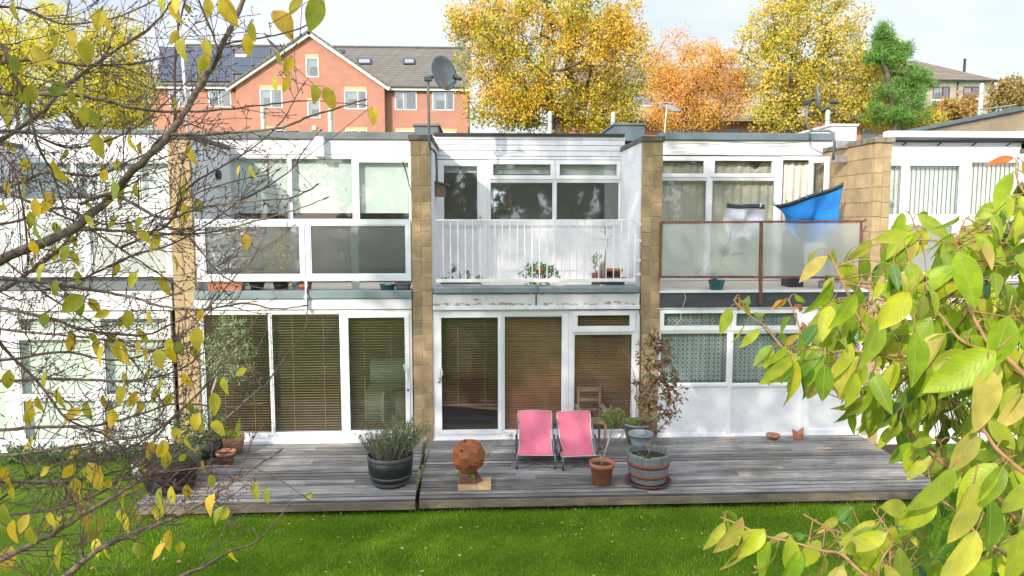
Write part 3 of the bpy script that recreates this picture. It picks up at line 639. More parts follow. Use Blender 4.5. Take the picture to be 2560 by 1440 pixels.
frames(h3, (2010.5, 771.5, 2172, 1092), [(2040,783,2150,957),(2025,969,2130,1071,'panel')], .03, name='patio_door')
strip(h3, 'door_sill', 1640, 1092.5, 2172, 1099, -.02, .15, 'paint', 0)
# rusty balustrade
b = MB(); Yb = -.06
def rbar(a, y0_, c, y1_, w_=.045): b.bar(at(a, y0_, Yb), at(c, y1_, Yb), w_, .035)
rbar(1653, 556, 2158, 553, .045); rbar(1650, 692, 2150, 694, .06); rbar(1653, 553, 1649, 694, .035); rbar(1903, 556, 1901, 760, .055); rbar(2153, 553, 2147, 694, .035)
rbar(2158, 553, 2166, 549, .025)
rail3 = b.build('rusty_balustrade', M['rust'], h3, bevel=.004)
for (a, c) in ((1658, 1896), (1908, 2148)):
    X0, X1, Z0, Z1 = rect(a, 560, c, 688, Yb); q = MB(); q.box(X0-.01, X1+.01, Yb+.0, Yb+.008, Z0-.01, Z1+.01); q.build('frosted_panel', M['wired'], rail3)
# cracks in the glass, thin dark lines on the surface
cr = MB()
for pts in ([(1775,565),(1779,600),(1777,640),(1765,690)], [(1822,560),(1828,590),(1800,655),(1830,690)], [(1777,640),(1745,680),(1735,692)], [(1822,636),(1860,633)]):
    q = []
    for (a, c), (d_, e) in zip(pts, pts[1:]):
        for s in range(6): u = s/6; q.append(at(a+(d_-a)*u+rng.uniform(-1.5,1.5), c+(e-c)*u, Yb-.003))
    q.append(at(*pts[-1], Yb-.003)); cr.tube(q, .0018, 3)
cr.build('crack', M['greywood'], rail3)
# ---- house 4 (far right)
h4, x0, x1 = house(4, 'far right white house with a black gutter and vertical blinds')
strip(h4, 'roof_edge', 2222, 328, 2700, 344, UY-.05, .2, 'alu'); strip(h4, 'fascia', 2214, 357, 2562, 395, UY, .1, 'upvc')
strip(h4, 'soffit_board', 2222, 346, 2562, 356, UY+.01, .1, 'upvc')
b = MB(); p = at(2222, 349, UY-.12); q = at(2700, 352, UY-.12); b.tube([p, q], .05, 10)
for k in range(5): c_ = p.lerp(q, (k+.5)/5.5); b.bar(c_+V((0,0,-.055)), c_+V((0,.11,-.09)), .02)
b.build('gutter', M['wire'], h4, True)
frames(h4, (2208, 396, 2640, 556), [(2219,414,2252,540),(2273,414,2397,540),(2427,406,2545,540),(2560,406,2630,540)], UY)
frames(h4, (2208, 540-4, 2640, 702), [(2226,565,2378,680,'whiteglass'),(2400,565,2545,680,'whiteglass'),(2560,565,2630,680,'whiteglass')], -.02+.25, name='balcony_screen') 
strip(h4, 'slab_edge', 2205, 715, 2700, 742, -.05, .3, 'greenfelt'); strip(h4, 'slab_fascia', 2200, 743, 2700, 776, 0, .12, 'paint')
bf = MB(); bf.box(x0, x1, .03, UY+.02, SZ-.17, SZ-.07); bf.build('balcony_floor', M['felt'], h4)
frames(h4, (2200, 777, 2680, 1090), [(2215,800,2340,1060),(2365,800,2500,1060),(2520,800,2650,1060)], .03, name='patio_door')
strip(h4, 'door_sill', 2195, 1091, 2680, 1108, -.04, .2, 'upvc')
b = MB(); bf = MB(); bf.box(XW[0][1], XW[1][0], .03, UY+.02, SZ-.2, SZ-.09); bf.build('balcony_floor', M['felt'], h0)
party_wall(5, 'rightmost party wall hidden by the cherry leaves')
# tall parapet wall running back on the right
pw = thing('parapet_wall', (10.9, 1.75, 0), 'tall blockwork parapet running back over the right hand roofs', 'wall')
zt = at(2560, 268, UY).z
xx = at(2560, 268, UY).x
b = MB(); b.box(xx, xx+.3, UY, 10.5, ZR-.3, zt-.07); b.build('wall_body', M['tanblock'], pw)
b = MB(); b.box(xx-.06, xx+.36, UY-.05, 10.6, zt-.068, zt+.02); b.build('capping', M['bluefelt'], pw, bevel=.01)
# ------------------------------------------------------------------ decks
def deck(name_lab, xa_back, xb_back, xa_front, xb_front, yf, z, seed):
    r = random.Random(seed); t = thing('timber_deck', ((xa_back+xb_back)/2, -1, 0), name_lab, 'deck')
    b = MB(); pitch = .128; y = -.06; n = int((y-yf)/pitch)
    pitch = (y-yf)/n
    for k in range(n):
        y1 = y-k*pitch; y0 = y1-pitch+.020; u = (k+.5)/n
        xa = xa_back+(xa_front-xa_back)*u; xb = xb_back+(xb_front-xb_back)*u; cuts = [xa]
        c = xa+r.uniform(1.2, 3.6)
        while c < xb-.8: cuts.append(c); c += r.uniform(2.4, 3.6)
        cuts.append(xb)
        for a, e in zip(cuts, cuts[1:]):
            dz = r.uniform(-.003, .003); b.box(a+.0015, e-.0015, y0, y1, z-.028+dz, z+dz)
    b.build('deck_boards', M['deck'], t, bevel=.003)
    f = MB(); f.box(xa_front, xb_front, yf-.002, yf+.03, z-.135, z-.031); f.build('fascia_board', M['deckfascia'], t, bevel=.004)
    f = MB(); f.box(xa_front+.01, xb_front-.01, yf+.006, yf+.028, z-.030, z-.029+.0) if 0 else None
    j = MB(); x = xa_front+.1
    while x < xb_front: j.box(x, x+.05, yf+.035, -.1, z-.13, z-.031); x += .6
    j.build('joists', M['greywood'], t)
    return t
M['deckfascia'] = dirty('weathered_fascia_board', (.20,.165,.125), (.10,.085,.065), (1,1,5), 3, .4, .7)
YF = atz(1600, 1237, 0).y; print('deck front', YF)
YFL = YF-.03
gx = lambda px, py: atz(px, py, 0).x
deck('grey weathered timber deck on the left, with the black barrel planter', gx(512,1118), gx(1058,1106), gx(347,1252), gx(1040,1240), YFL, 0, 3)
deck('long grey weathered timber deck on the right with the pink chairs', gx(1066,1106), gx(2165,1096), gx(1049,1240), gx(2372,1226), YF, 0, 4)
def base(px, py, z=0): return atz(px, py, z)
def s_at(y): return F_PX/(y-CAM.y)*1.0      # pixels per metre, near enough
# ------------------------------------------------------------------ skeleton plants
def grow(r, root, pts, r0=.01, rmin=.0015, wob=.15, n=4, up=0.0):
    """connect scattered points into a branching skeleton; returns (mesh builder, tips)"""
    nodes_ = [V(p) for p in root]; par = [-1]+list(range(len(root)-1)); base_n = len(root)
    order = sorted(pts, key=lambda p: (p-nodes_[-1]).length)
    for p in order:
        best = None; bd = 1e9; d0 = (p-nodes_[base_n-1]).length
        for i in range(len(nodes_)):
            if i < base_n-1 and (i % 2): continue
            q = nodes_[i]; dd = (p-q).length + .35*max(0, q.z-p.z) + (.12*(q-nodes_[base_n-1]).length)
            if dd < bd: bd = dd; best = i
        nodes_.append(p); par.append(best)
    m = len(nodes_); w = [0]*m; kids = [0]*m
    for i in range(m-1, 0, -1):
        w[i] = max(w[i], 1); w[par[i]] += w[i]; kids[par[i]] += 1
    tot = max(w[0], 1); rad = [max(rmin, r0*(w[i]/tot)**.55) for i in range(m)]
    mb = MB()
    for i in range(1, m):
        a = nodes_[par[i]]; c = nodes_[i]; L_ = (c-a).length; mid = (a+c)/2+V((r.uniform(-1,1), r.uniform(-1,1), r.uniform(-.3,1)))*L_*wob*.5
        ra = min(rad[par[i]], rad[i]*1.5); mb.tube([a, mid, c], [ra, (ra+rad[i])/2, rad[i]*.9], n, cap=False)
    tips = [i for i in range(m) if kids[i] == 0]
    return mb, [nodes_[i] for i in tips], nodes_, par
def scatter(r, c, rad, n, hollow=.3):
    out = []
    while len(out) < n:
        p = V((r.uniform(-1,1), r.uniform(-1,1), r.uniform(-1,1)))
        if hollow < p.length < 1: out.append(V((c[0]+p.x*rad[0], c[1]+p.y*rad[1], c[2]+p.z*rad[2])))
    return out
def rv(r): 
    v = V((r.gauss(0,1), r.gauss(0,1), r.gauss(0,1))); return v.normalized()
def leafballs(mb, r, pts, per, spread, Ln, asp=.5, ns=2, down=.2, droop=.2):
    for p in pts:
        for _ in range(per):
            q = p+rv(r)*spread*r.random()**.5; ax = (rv(r)+V((0,0,-down))).normalized(); l_ = Ln*r.uniform(.6, 1.2)
            mb.leaf(q, ax, rv(r), l_, l_*asp*r.uniform(.8,1.2), droop, .15, ns)
def pot(name, p, prof, mat, label, cat='plant pot', soil=None, n=28, group=None, soilmat='soil'):
    """prof: (radius, height) outline outside then the rim and down inside"""
    t = thing(name, p, label, cat, group); b = MB(); b.lathe(prof, p, n); b.build('pot_body', M[mat], t, True)
    if soil: 
        s = MB(); r_, z_ = soil; s.lathe([(0.001, z_), (r_*.5, z_+.008), (r_, z_-.005)], p, n, cap0=False); s.build('soil', M[soilmat], t, True)
    return t
def potprof(rb, rt, h, th=.012, rim=.0, rimh=.04):
    if rim: return [(rb, 0), (rt-.008, h-rimh), (rt+rim-.008, h-rimh), (rt+rim, h), (rt+rim-th, h), (rt-th, h-.05), (rb-th*.5, .02)]
    return [(rb, 0), (rb*.5+rt*.5+.004, h*.5), (rt, h), (rt-th, h), (rt-th-.004, h-.05), (rb-th*.5, .02)]
M['rosemary'] = leafm('rosemary_needles', [(.14,.24,.07),(.22,.30,.11),(.10,.19,.06),(.28,.30,.15),(.28,.24,.16)], .2)
M['olive'] = leafm('olive_leaves', [(.22,.31,.13),(.30,.38,.20),(.16,.25,.09),(.38,.44,.27)], .25)
M['photinia'] = leafm('red_green_leaves', [(.10,.16,.04),(.14,.20,.05),(.30,.05,.06),(.09,.06,.05),(.40,.10,.10),(.20,.24,.06),(.15,.05,.06)], .25)
M['weeds'] = leafm('bright_weed_leaves', [(.12,.25,.03),(.18,.33,.04),(.09,.20,.03),(.25,.36,.07)], .3)
M['darkgreen'] = leafm('dark_green_leaves', [(.05,.13,.04),(.07,.17,.05),(.04,.10,.03),(.10,.20,.06)], .25)
M['yellowgreen'] = leafm('yellow_green_leaves', [(.28,.33,.04),(.20,.28,.04),(.38,.36,.07)], .3)
M['deadtwig'] = plain('dead_stem', (.28,.19,.12), (.2,.13,.08), .8, 20)
M['stempale'] = plain('pale_stem', (.42,.38,.30), (.3,.27,.21), .8, 20)
# 1 black barrel planter
p = base(977, 1209); sc = F_PX/(p.y-CAM.y); 
t = thing('barrel_planter', p, 'black plastic half barrel planter at the front edge of the left deck', 'planter')
h = .43; prof = [(.225,0),(.285,.12),(.308,.26),(.312,h),(.290,h),(.285,h-.05),(.2,.05)]
b = MB(); b.lathe(prof, p, 40); b.build('barrel', M['blackpl'], t, True)
for z0, z1, ra, rb_ in ((.015,.075,.238,.268),(.125,.165,.292,.300),(h-.062,h+.004,.318,.320)):
    b = MB(); b.lathe([(ra-.012,z0),(ra,z0+.003),(rb_,z1-.003),(rb_-.014,z1)], p, 40, cap0=False); b.build('hoop', M['hoop'], t, True)
b = MB(); b.lathe([(.001,h-.05),(.15,h-.045),(.288,h-.055)], p, 32, cap0=False); b.build('soil', M['soil'], t, True)
# rosemary
r = random.Random(11); t = thing('rosemary_bush', p+V((0,0,h-.05)), 'bushy rosemary with bare grey stems growing in the black barrel planter', 'shrub')
st = MB(); nd = MB()
for k in range(230):
    a = r.random()*6.28; q = p+V((math.cos(a)*.24*r.random()**.5, math.sin(a)*.2*r.random()**.5, h-.05)); right = (q.x-p.x)
    ln = r.uniform(.30,.46)+(.10 if right > -.02 else -.02)+ (.1 if right>.15 else 0); lean = V((right*1.5+r.uniform(-.25,.25)+(.2 if right > .1 else 0), (q.y-p.y)*1.2+r.uniform(-.3,.3), 1)).normalized()
    pts = [q+lean*ln*s/4+V((right*.5*(s/4)**2*.4, 0, 0)) for s in range(5)]; st.tube(pts, [.004,.0035,.003,.002,.0012], 3, cap=False)
    green = r.random() < (.72 if right > .0 else .25)
    for s in range(26 if green else 14):
        u = r.uniform(.25 if green else .1, 1); c_ = pts[0].lerp(pts[4], u); ax = (rv(r)+lean*.8).normalized()
        if green: nd.leaf(c_, ax, rv(r), .045, .014, .1, .1, 1)
        elif r.random() < .7: st.tube([c_, c_+ax*.035], [.0012,.0006], 3, cap=False)
st.build('stems', plain('grey_stems', (.22,.19,.155), (.15,.13,.10), .9, 30), t); nd.build('needles', M['rosemary'], t)
# rosemary sprig in the gap of the decks
r = random.Random(4); q = atz(1050, 1200, -.2); t = thing('rosemary_sprig', q, 'self seeded green sprig growing up through the gap between the decks', 'plant'); st = MB(); nd = MB()
for tx, ty, bx, by in ((1072,1095,1052,1150),(1068,1140,1048,1200),(1058,1165,1042,1215),(1075,1120,1052,1190),(1062,1110,1048,1175),(1048,1180,1040,1230)):
    a = atz(bx, by, 0); e = at(tx, ty, a.y+.02); pts = [a, a.lerp(e, .4)+V((.015,0,0)), e]; st.tube(pts, [.004,.003,.0015], 4, cap=False)
    for s in range(70): c_ = a.lerp(e, r.uniform(.05, 1)); nd.leaf(c_, (rv(r)+(e-a).normalized()).normalized(), rv(r), .045, .009, .1, .1, 1)
st.build('stems', M['greywood'], t); nd.build('needles', M['rosemary'], t)
# 2 corten ball sculpture
p = base(1183, 1214); t = thing('ball_sculpture', p, 'rusty orange faceted metal ball on an angular pedestal', 'sculpture')
yc = p.y; c = at(1171, 1140, yc); Rb = 44/ (F_PX/(yc-CAM.y+0.0)) 
phi = (1+5**.5)/2; vv = set()
for sx in (1,-1):
    for sy in (1,-1):
        for sz in (1,-1):
            for tr in ((0, sx*1, sy*3*phi), (sx*1, sy*(2+phi), sz*2*phi), (sx*phi, sy*2, sz*(2*phi+1))):
                for k in range(3): vv.add((round(tr[k%3],6), round(tr[(k+1)%3],6), round(tr[(k+2)%3],6)))
bm = bmesh.new()
rot = __import__('mathutils').Euler((R(15), R(8), R(20))).to_matrix()
for q in vv: bm.verts.new(rot @ (V(q).normalized()*Rb))
res = bmesh.ops.convex_hull(bm, input=bm.verts); bmesh.ops.dissolve_limit(bm, angle_limit=.01, verts=bm.verts, edges=bm.edges)
bmesh.ops.split_edges(bm, edges=bm.edges)
bmesh.ops.inset_region(bm, faces=bm.faces[:], thickness=.004, depth=0, use_even_offset=True)
for f in bm.faces:
    if len(f.verts) > 4:
        cc = f.calc_center_median()
        for v_ in f.verts: v_.co = v_.co+cc.normalized()*.004
bmesh.ops.scale(bm, vec=(1,1,1), verts=bm.verts)
me = bpy.data.meshes.new('ball'); bm.to_mesh(me); bm.free(); me.materials.append(M['corten'])
o = bpy.data.objects.new('ball', me); C.objects.link(o); o.parent = t; o.location = c-p
me2 = bpy.data.meshes.new('inner_ball')
b = MB(); b.lathe([(Rb*.93*math.sin(math.pi*k/14), -Rb*.93*math.cos(math.pi*k/14)) for k in range(15)], c, 20); b.build('inner_shell', M['cortendark'], t, True)
b = MB()
for hx, hy in ((1154,1117),(1192,1147),(1162,1098)):
    d = at(hx, hy, yc)-c; d.y = -math.sqrt(max(.001, Rb*Rb*.95-d.x**2-d.z**2)); n_ = d.normalized(); b.tube([c+n_*Rb*.90, c+n_*(Rb*.985)], .017, 12)
b.build('round_hole', M['darkhole'], t)
# pedestal: truncated faceted cone
b = MB(); bz = .065
pr = [(-.165,-.10),(.09,-.10),(.19,.0),(.11,.11),(-.11,.11)]; pt = [(-.10,-.05),(.07,-.05),(.09,.02),(.05,.07),(-.08,.07)]
pc = V((c.x+.01, p.y+.0, 0)); n0 = len(b.v)
for (x, y) in pr: b.v.append((pc.x+x, pc.y+y, bz))
for (x, y) in pt: b.v.append((pc.x+x, pc.y+y, c.z-Rb*.80))
for k in range(5): k2 = (k+1)%5; b.f.append((k, k2, 5+k2, 5+k))
b.f += [(4,3,2,1,0),(5,6,7,8,9)]; b.build('pedestal', M['cortendark'], t, bevel=.004)
b = MB(); X0 = atz(1145,1225,0).x; X1 = atz(1228,1225,0).x; b.box(X0, X0+(X1-X0)*.56, p.y-.19, p.y+.10, .004, .06); b.box(X0+(X1-X0)*.56+.004, X1, p.y-.19, p.y+.16, .004, .062)
tag(b.build('timber_block', M['pine'], None, bevel=.004), 'pale yellow timber block under the rusty ball sculpture', 'board')
r = random.Random(5); wd = MB(); leafballs(wd, r, [at(1172,1187,yc-.11), at(1180,1192,yc-.12), at(1148,1186,yc-.06)], 22, .035, .035, .8); tag(wd.build('weed', M['weeds']), 'bright green weed sprouting at the foot of the rusty ball', 'weed')
# dried grass behind the ball
g_ = MB()
for k in range(26):
    a = atz(1215+r.uniform(-8,14), 1135+r.uniform(-5,5), 0); e = atz(1190+r.uniform(0,60), 1100+r.uniform(0,60), .0)+V((0,0,r.uniform(.02,.12))); g_.tube([a, (a+e)/2+V((0,0,.05)), e], [.003,.002,.001], 3, cap=False)
tag(g_.build('dried_grass', M['stempale']), 'wisps of dried straw behind the rusty ball sculpture', 'dried grass')
# 3 pink chairs
def pink_chair(p, label, rot):
    t = thing('beach_chair', p, label, 'chair', 'pink low folding chairs on the deck'); t.rotation_euler = (0,0,rot)
    w = .275; prof = []
    # seat back curve: y (front negative), z
    for k in range(17):
        u = k/16
        if u < .36: a = u/.36; y = -.30+.36*a; z = .20-.085*math.sin(a*math.pi*.62)-.0*a
        else: a = (u-.36)/.64; y = .06+.33*a+.03*a*a; z = .122+.545*a
        prof.append((y, z))
    grid = []; 
    for k, (y, z) in enumerate(prof):
        row = []; u = k/16; ww = w*(.95+.055*math.cos(u*5.4))* (1-.04*(u > .95))
        for j in range(13):
            s = j/12*2-1; sag = .035*(1-s*s)*(1 if u < .9 else .5); yy = y+sag*.8+.003*math.sin(s*9+u*13); zz = z-sag*.35; yy += .007*mnoise.noise(V((s*3+p.x*9, u*7, p.x*5)))+.010*mnoise.noise(V((s*1.5, u*3, p.x*3)))
            if u > .93: zz += .018*(1-s*s)
            row.append((s*ww, yy, zz))
        grid.append(row)
    b = MB(); b.local = 1; b.sheet(grid); o = b.build('fabric_sling', M['pink'], t, True); o.modifiers.new('solid','SOLIDIFY').thickness = .006; sub = o.modifiers.new('s','SUBSURF'); sub.levels = 1; sub.render_levels = 1
    b = MB(); b.local = 1; edge = [g[0] for g in grid]+[tuple(x) for x in grid[-1][1:]]+[g[-1] for g in reversed(grid[:-1])]+[tuple(x) for x in reversed(grid[0][1:-1])]
    b.tube([V(e)+V((0,-.006,0)) for e in edge]+[V(edge[0])+V((0,-.006,0))], .0065, 6); b.build('piping', M['piping'], t, True)
    for s in (-1, 1):
        b = MB(); b.local = 1; b.tube([(s*w*1.03,-.33,.005),(s*w*1.03,-.31,.21),(s*w*1.02,-.18,.20)], .010, 6); b.build('leg', M['chairmetal'], t, True)
        b = MB(); b.local = 1; b.tube([(s*w*1.06,-.17,.30),(s*w*1.06,.02,.02)], .012, 6); b.tube([(s*w*1.06,-.28,.28),(s*w*1.06,.16,.36)], .016, 6); b.build('arm', M['darkmetal'], t, True)
        b = MB(); b.local = 1; b.tube([(s*w*1.0, .32,.58),(s*w*1.02,.06,.16),(s*w*1.02,.0,.10)], .010, 6); b.build('back_frame', M['chairmetal'], t, True)
        b = MB(); b.local = 1; b.tube([(s*w*1.03,-.33,.012),(-s*w*1.03,.05,.06)], .008, 6); b.build('crossbar', M['chairmetal'], t, True)
        b = MB(); b.local = 1; b.lathe([(.018,0),(.018,.03),(.012,.035)], (s*w*1.03,-.33,.0), 8); b.build('foot', M['darkmetal'], t, True)
    b = MB(); b.local = 1; y, z = prof[13]; b.box(-w*.97, -w*.97+.016, y-.012, y+.001, z-.02, z+.02); b.build('care_tag', M['bluefelt'], t)
    return t
p1 = base(1341, 1164); p2 = base(1449, 1166)
pink_chair(p1+V((0,.19,0)), 'left pink canvas low folding chair on the deck', R(-3)); pink_chair(p2+V((0,.19,0)), 'right pink canvas low folding chair with a dark stain, beside the terracotta pot', R(3))
# 4 wooden garden chair behind
p = base(1472, 1110); t = thing('garden_chair', p, 'weathered wooden garden armchair behind the pink chairs', 'chair'); yb_ = p.y+.10
zt = at(1471, 968, yb_).z; xa = at(1446, 1000, yb_).x; xb = at(1499, 1000, yb_).x; hw = (xb-xa)/2; xm = (xa+xb)/2
zt = at(1471, 966, yb_).z
for x in (xa, xb): b = MB(); b.box(x-.016, x+.016, yb_-.02, yb_+.02, 0, zt); b.build('back_post', M['chairwood'], t, bevel=.003)
for zc in (.10, .27, .44): b = MB(); b.box(xa+.017, xb-.017, yb_-.01, yb_+.012, zt-zc-.028+.05, zt-zc+.028+.05); b.build('back_slat', M['chairwood'], t, bevel=.003)
b = MB()
for k in range(1,5): b.box(xa-.02, xb+.02, yb_-.50+k*.095, yb_-.50+k*.095+.08, .42, .44)
b.build('seat', M['chairwood'], t, bevel=.003)
for x in (xa-.03, xb+.03):
    b = MB(); b.box(x-.018, x+.018, yb_-.40, yb_-.36, 0, .62); b.build('leg', M['chairwood'], t, bevel=.003)
    b = MB(); b.box(x-.035, x+.035, yb_-.41, yb_+.0, .621, .645); b.build('armrest', M['greywood'], t, bevel=.004)
# 5 terracotta pot with the little standard tree
p = base(1504, 1209); t = pot('terracotta_pot', p, potprof(.125,.165,.315,.014,.014,.065), 'terra', 'terracotta pot of the small standard tree at the deck front', soil=(.155,.27))
tr = thing('standard_tree', p+V((0,0,.27)), 'small standard bay tree with a bare leaning stem in the terracotta pot', 'tree'); r = random.Random(2)
s0 = p+V((-.01,0,.26)); s1 = at(1527,1078,p.y-.0); cc = at(1532,1046,p.y)
b, tips, nd_, pa = grow(r, [s0, s0.lerp(s1,.5)+V((.006,0,0)), s1], scatter(r, cc, (.17,.13,.15), 60, .35), .011, .0016)
b.tube([s0, s1], .0095, 7); b.build('trunk', M['stempale'], tr, True); lf = MB(); leafballs(lf, r, nd_[3:], 14, .04, .055, .32, 1, -.5, .1); lf.build('crown', M['weeds'] if 0 else leafm('bay_leaves',[(.12,.20,.05),(.2,.27,.07),(.28,.30,.1),(.16,.22,.08)],.25), tr)
b = MB(); b.tube([s1+V((-.012,-.008,-.01)), s1+V((.014,-.008,-.014))], .006, 6); b.build('green_tie', M['green_peg'], tr)
# 6 wooden half barrel with photinia
p = base(1620, 1206); t = thing('barrel_planter', p+V((0,0,.04)), 'weathered wooden half barrel with two rusty hoops on a saucer', 'planter'); h = .46; b = MB(); r = random.Random(9); ns = 22
mm, tt, bb, oo = nodes('faded_barrel_staves'); vv_ = coords(tt, (6,6,.6)); cc_ = ramp(tt, noi(tt, vv_, 3, 5), [(.3,(.15,.13,.12)),(.5,(.20,.22,.21)),(.7,(.16,.25,.26))]); tt.links.new(cc_, bb.inputs['Base Color']); bb.inputs['Roughness'].default_value = .8; bump(tt, bb, noi(tt, vv_, 12, 3), .5, .004)
M['stave'] = mm
for k in range(ns):
    a0 = 6.283*k/ns+.006; a1 = 6.283*(k+1)/ns-.006; top = h-(.02 if k == 15 else 0)
    zs = [.04,.16,.30,.42,top+.0]; rs = [.235,.268,.292,.302,.305]; n0 = len(b.v)
    for z, ra in zip(zs, rs):
        for a in (a0, (a0+a1)/2, a1): b.v.append((p.x+math.cos(a)*ra, p.y+math.sin(a)*ra, z))
    for z, ra in zip(zs, rs):
        for a in (a0, (a0+a1)/2, a1): b.v.append((p.x+math.cos(a)*(ra-.022), p.y+math.sin(a)*(ra-.022), z))
    for i in range(4):
        for j in range(2):
            u = n0+i*3+j; b.f.append((u,u+1,u+4,u+3)); w_ = u+15; b.f.append((w_,w_+3,w_+4,w_+1))
    for j in range(2): u = n0+12+j; b.f.append((u,u+1,u+16,u+15))
b.build('barrel', M['stave'], t, True)
for z0, z1, ra, rb_ in ((.275,.335,.290,.299),(.125,.175,.262,.275)):
    q = MB(); q.lathe([(ra-.012,z0),(ra+.003,z0),(rb_+.003,z1),(rb_-.012,z1)], p, 40, cap0=False); q.build('hoop', plain('rusty_hoop', (.24,.085,.065), (.17,.06,.05), .8, 12, bs=.3), t, True)
q = MB(); q.lathe([(.001,.37),(.15,.38),(.282,.365)], p, 32, cap0=False); q.build('soil', M['soil'], t, True)
q = MB(); q.lathe([(.20,.0),(.29,.0),(.325,.05),(.31,.05),(.28,.012),(.02,.012)], p+V((0,0,.003)), 36); tag(q.build('pot_saucer', plain('brown_saucer', (.12,.055,.05), None, .5, 6), None, True), 'brown plastic saucer under the wooden half barrel', 'saucer')
t = thing('photinia_shrub', p+V((0,0,.37)), 'tall thin shrub with red and green leaves in the wooden half barrel', 'shrub'); r = random.Random(21); y0 = p.y+.02
root = [p+V((0,0,.36)), p+V((.03,.02,.60))]
pts = []
for cx, cy, rx, ry, n_ in ((1640,1010,52,70,90),(1625,900,38,60,50),(1665,940,40,60,45),(1680,1000,30,50,26),(1630,850,16,26,16),(1668,860,18,22,10),(1600,980,24,50,20)):
    for _ in range(n_):
        a = r.random()*6.28; q_ = r.random()**.5; pts.append(at(cx+math.cos(a)*rx*q_, cy+math.sin(a)*ry*q_, y0+r.uniform(-.22,.22)))
b, tips, nd_, pa = grow(r, root, pts, .012, .0017, .2)
b.tube([root[0], root[1]], .013, 8); b.build('stems', M['deadtwig'], t, True); lf = MB(); leafballs(lf, r, nd_[2:], 4, .05, .08, .42, 2, .3, .2); lf.build('leaves', M['photinia'], t)
wd = MB(); leafballs(wd, r, [p+V((r.uniform(-.18,-.02), r.uniform(-.2,.05), .395)) for _ in range(16)], 7, .03, .03, .6); tag(wd.build('weed', M['weeds']), 'green weeds growing inside the wooden half barrel', 'weed')
# 7 pots behind
p = base(1594, 1106); t = pot('plastic_pot', p, [(.16,0),(.215,.15),(.235,.30),(.262,.31),(.266,.35),(.245,.355),(.235,.33),(.22,.30),(.15,.03)], 'greypot', 'large dark grey pot against the door by the pillar', soil=(.228,.31))
r = random.Random(8); t = thing('potted_weeds', p+V((0,0,.31)), 'grassy weeds and tall dead stems in the large dark grey pot', 'plant'); wd = MB(); leafballs(wd, r, [p+V((r.uniform(-.17,.2), r.uniform(-.15,.1), .35)) for _ in range(34)], 9, .05, .05, .25, 1, -.8); wd.build('weed_leaves', M['weeds'], t)
b = MB(); lf = MB()
for pts in ([(1580,1060),(1578,1000),(1576,960)],[(1604,1060),(1590,960),(1575,900),(1566,840)],[(1578,1040),(1568,1010),(1560,990)],[(1590,1050),(1592,960),(1584,930)],[(1606,1050),(1606,960),(1610,900)],[(1574,900),(1564,885),(1556,875)],[(1577,985),(1568,972),(1562,966)]):
    q = [at(a, c_, p.y+.03+.01*i) for i, (a, c_) in enumerate(pts)]; b.tube(q, [.005-.0008*i for i in range(len(q))], 4)
    leafballs(lf, r, [q[-1], q[-1].lerp(q[-2], .4)], 3, .03, .05, .4)
b.build('dead_stems', M['deadtwig'], t); lf.build('leaves', M['photinia'], t)
p = base(1602, 1128); pot('plastic_pot', p, [(.13,0),(.165,.18),(.180,.27),(.20,.275),(.203,.30),(.19,.303),(.17,.27),(.12,.03)], 'bluegreypot', 'empty pale blue grey pot between the grey pot and the wooden barrel', soil=(.16,.21))
# 8 small pots on the right
p = base(1932, 1098); pot('terracotta_bowl', p, [(.06,0),(.10,.055),(.112,.06),(.115,.088),(.095,.09),(.085,.05),(.05,.02)], 'terra_old', 'small weathered terracotta bowl on the deck by the white panels', 'bowl', soil=(.088,.05))
p = base(1994, 1098); t = thing('broken_pot', p, 'broken terracotta pot with shards stacked in it', 'plant pot'); b = MB(); r = random.Random(3); n_ = 24; ring0 = []; ring1 = []
for k in range(n_): a = 6.283*k/n_; b.v.append((p.x+math.cos(a)*.065, p.y+math.sin(a)*.065, 0))
for k in range(n_): a = 6.283*k/n_; hz = .11+.055*max(0, math.cos(a-2.9))-.03*max(0, math.cos(a+.6)); b.v.append((p.x+math.cos(a)*.10, p.y+math.sin(a)*.10, hz))
for k in range(n_): a = 6.283*k/n_; hz = .11+.055*max(0, math.cos(a-2.9))-.03*max(0, math.cos(a+.6)); b.v.append((p.x+math.cos(a)*.088, p.y+math.sin(a)*.088, hz))
for k in range(n_): a = 6.283*k/n_; b.v.append((p.x+math.cos(a)*.055, p.y+math.sin(a)*.055, .02))
for q_ in range(3):
    for k in range(n_): k2 = (k+1)%n_; u = q_*n_; b.f.append((u+k,u+k2,u+n_+k2,u+n_+k))
b.f.append(tuple(3*n_+k for k in range(n_))); b.build('pot_body', M['terra'], t, True)
b = MB(); b.prism([(p.x-.02,p.y-.03,.09),(p.x+.09,p.y-.02,.14),(p.x+.10,p.y+.0,.21),(p.x+.05,p.y,.17),(p.x-.03,p.y-.01,.11)], (0,.012,.004)); b.prism([(p.x-.05,p.y-.05,.08),(p.x+.07,p.y-.06,.10),(p.x+.08,p.y-.03,.125),(p.x-.04,p.y-.03,.11)], (0,.01,.01)); b.build('shard', M['terra'], t)
p = base(1828, 1100); b = MB(); b.prism([p+V((-.05,0,.003)), p+V((.05,0,.003)), p+V((.03,0,.028)), p+V((-.03,0,.03))], (0,.03,0)); tag(b.build('pot_shard', M['terra_old']), 'small terracotta shard lying by the white door panels', 'shard')
p = base(2067, 1125); b = MB(); b.leaf(p+V((-.06,0,.01)), V((1,-.2,.1)), V((0,-.4,1)), .14, .06, -.15, .3, 5); o = b.build('dead_leaf', M['fallen'], None, True); tag(o, 'curled brown dead leaf lying on the right deck', 'leaf')
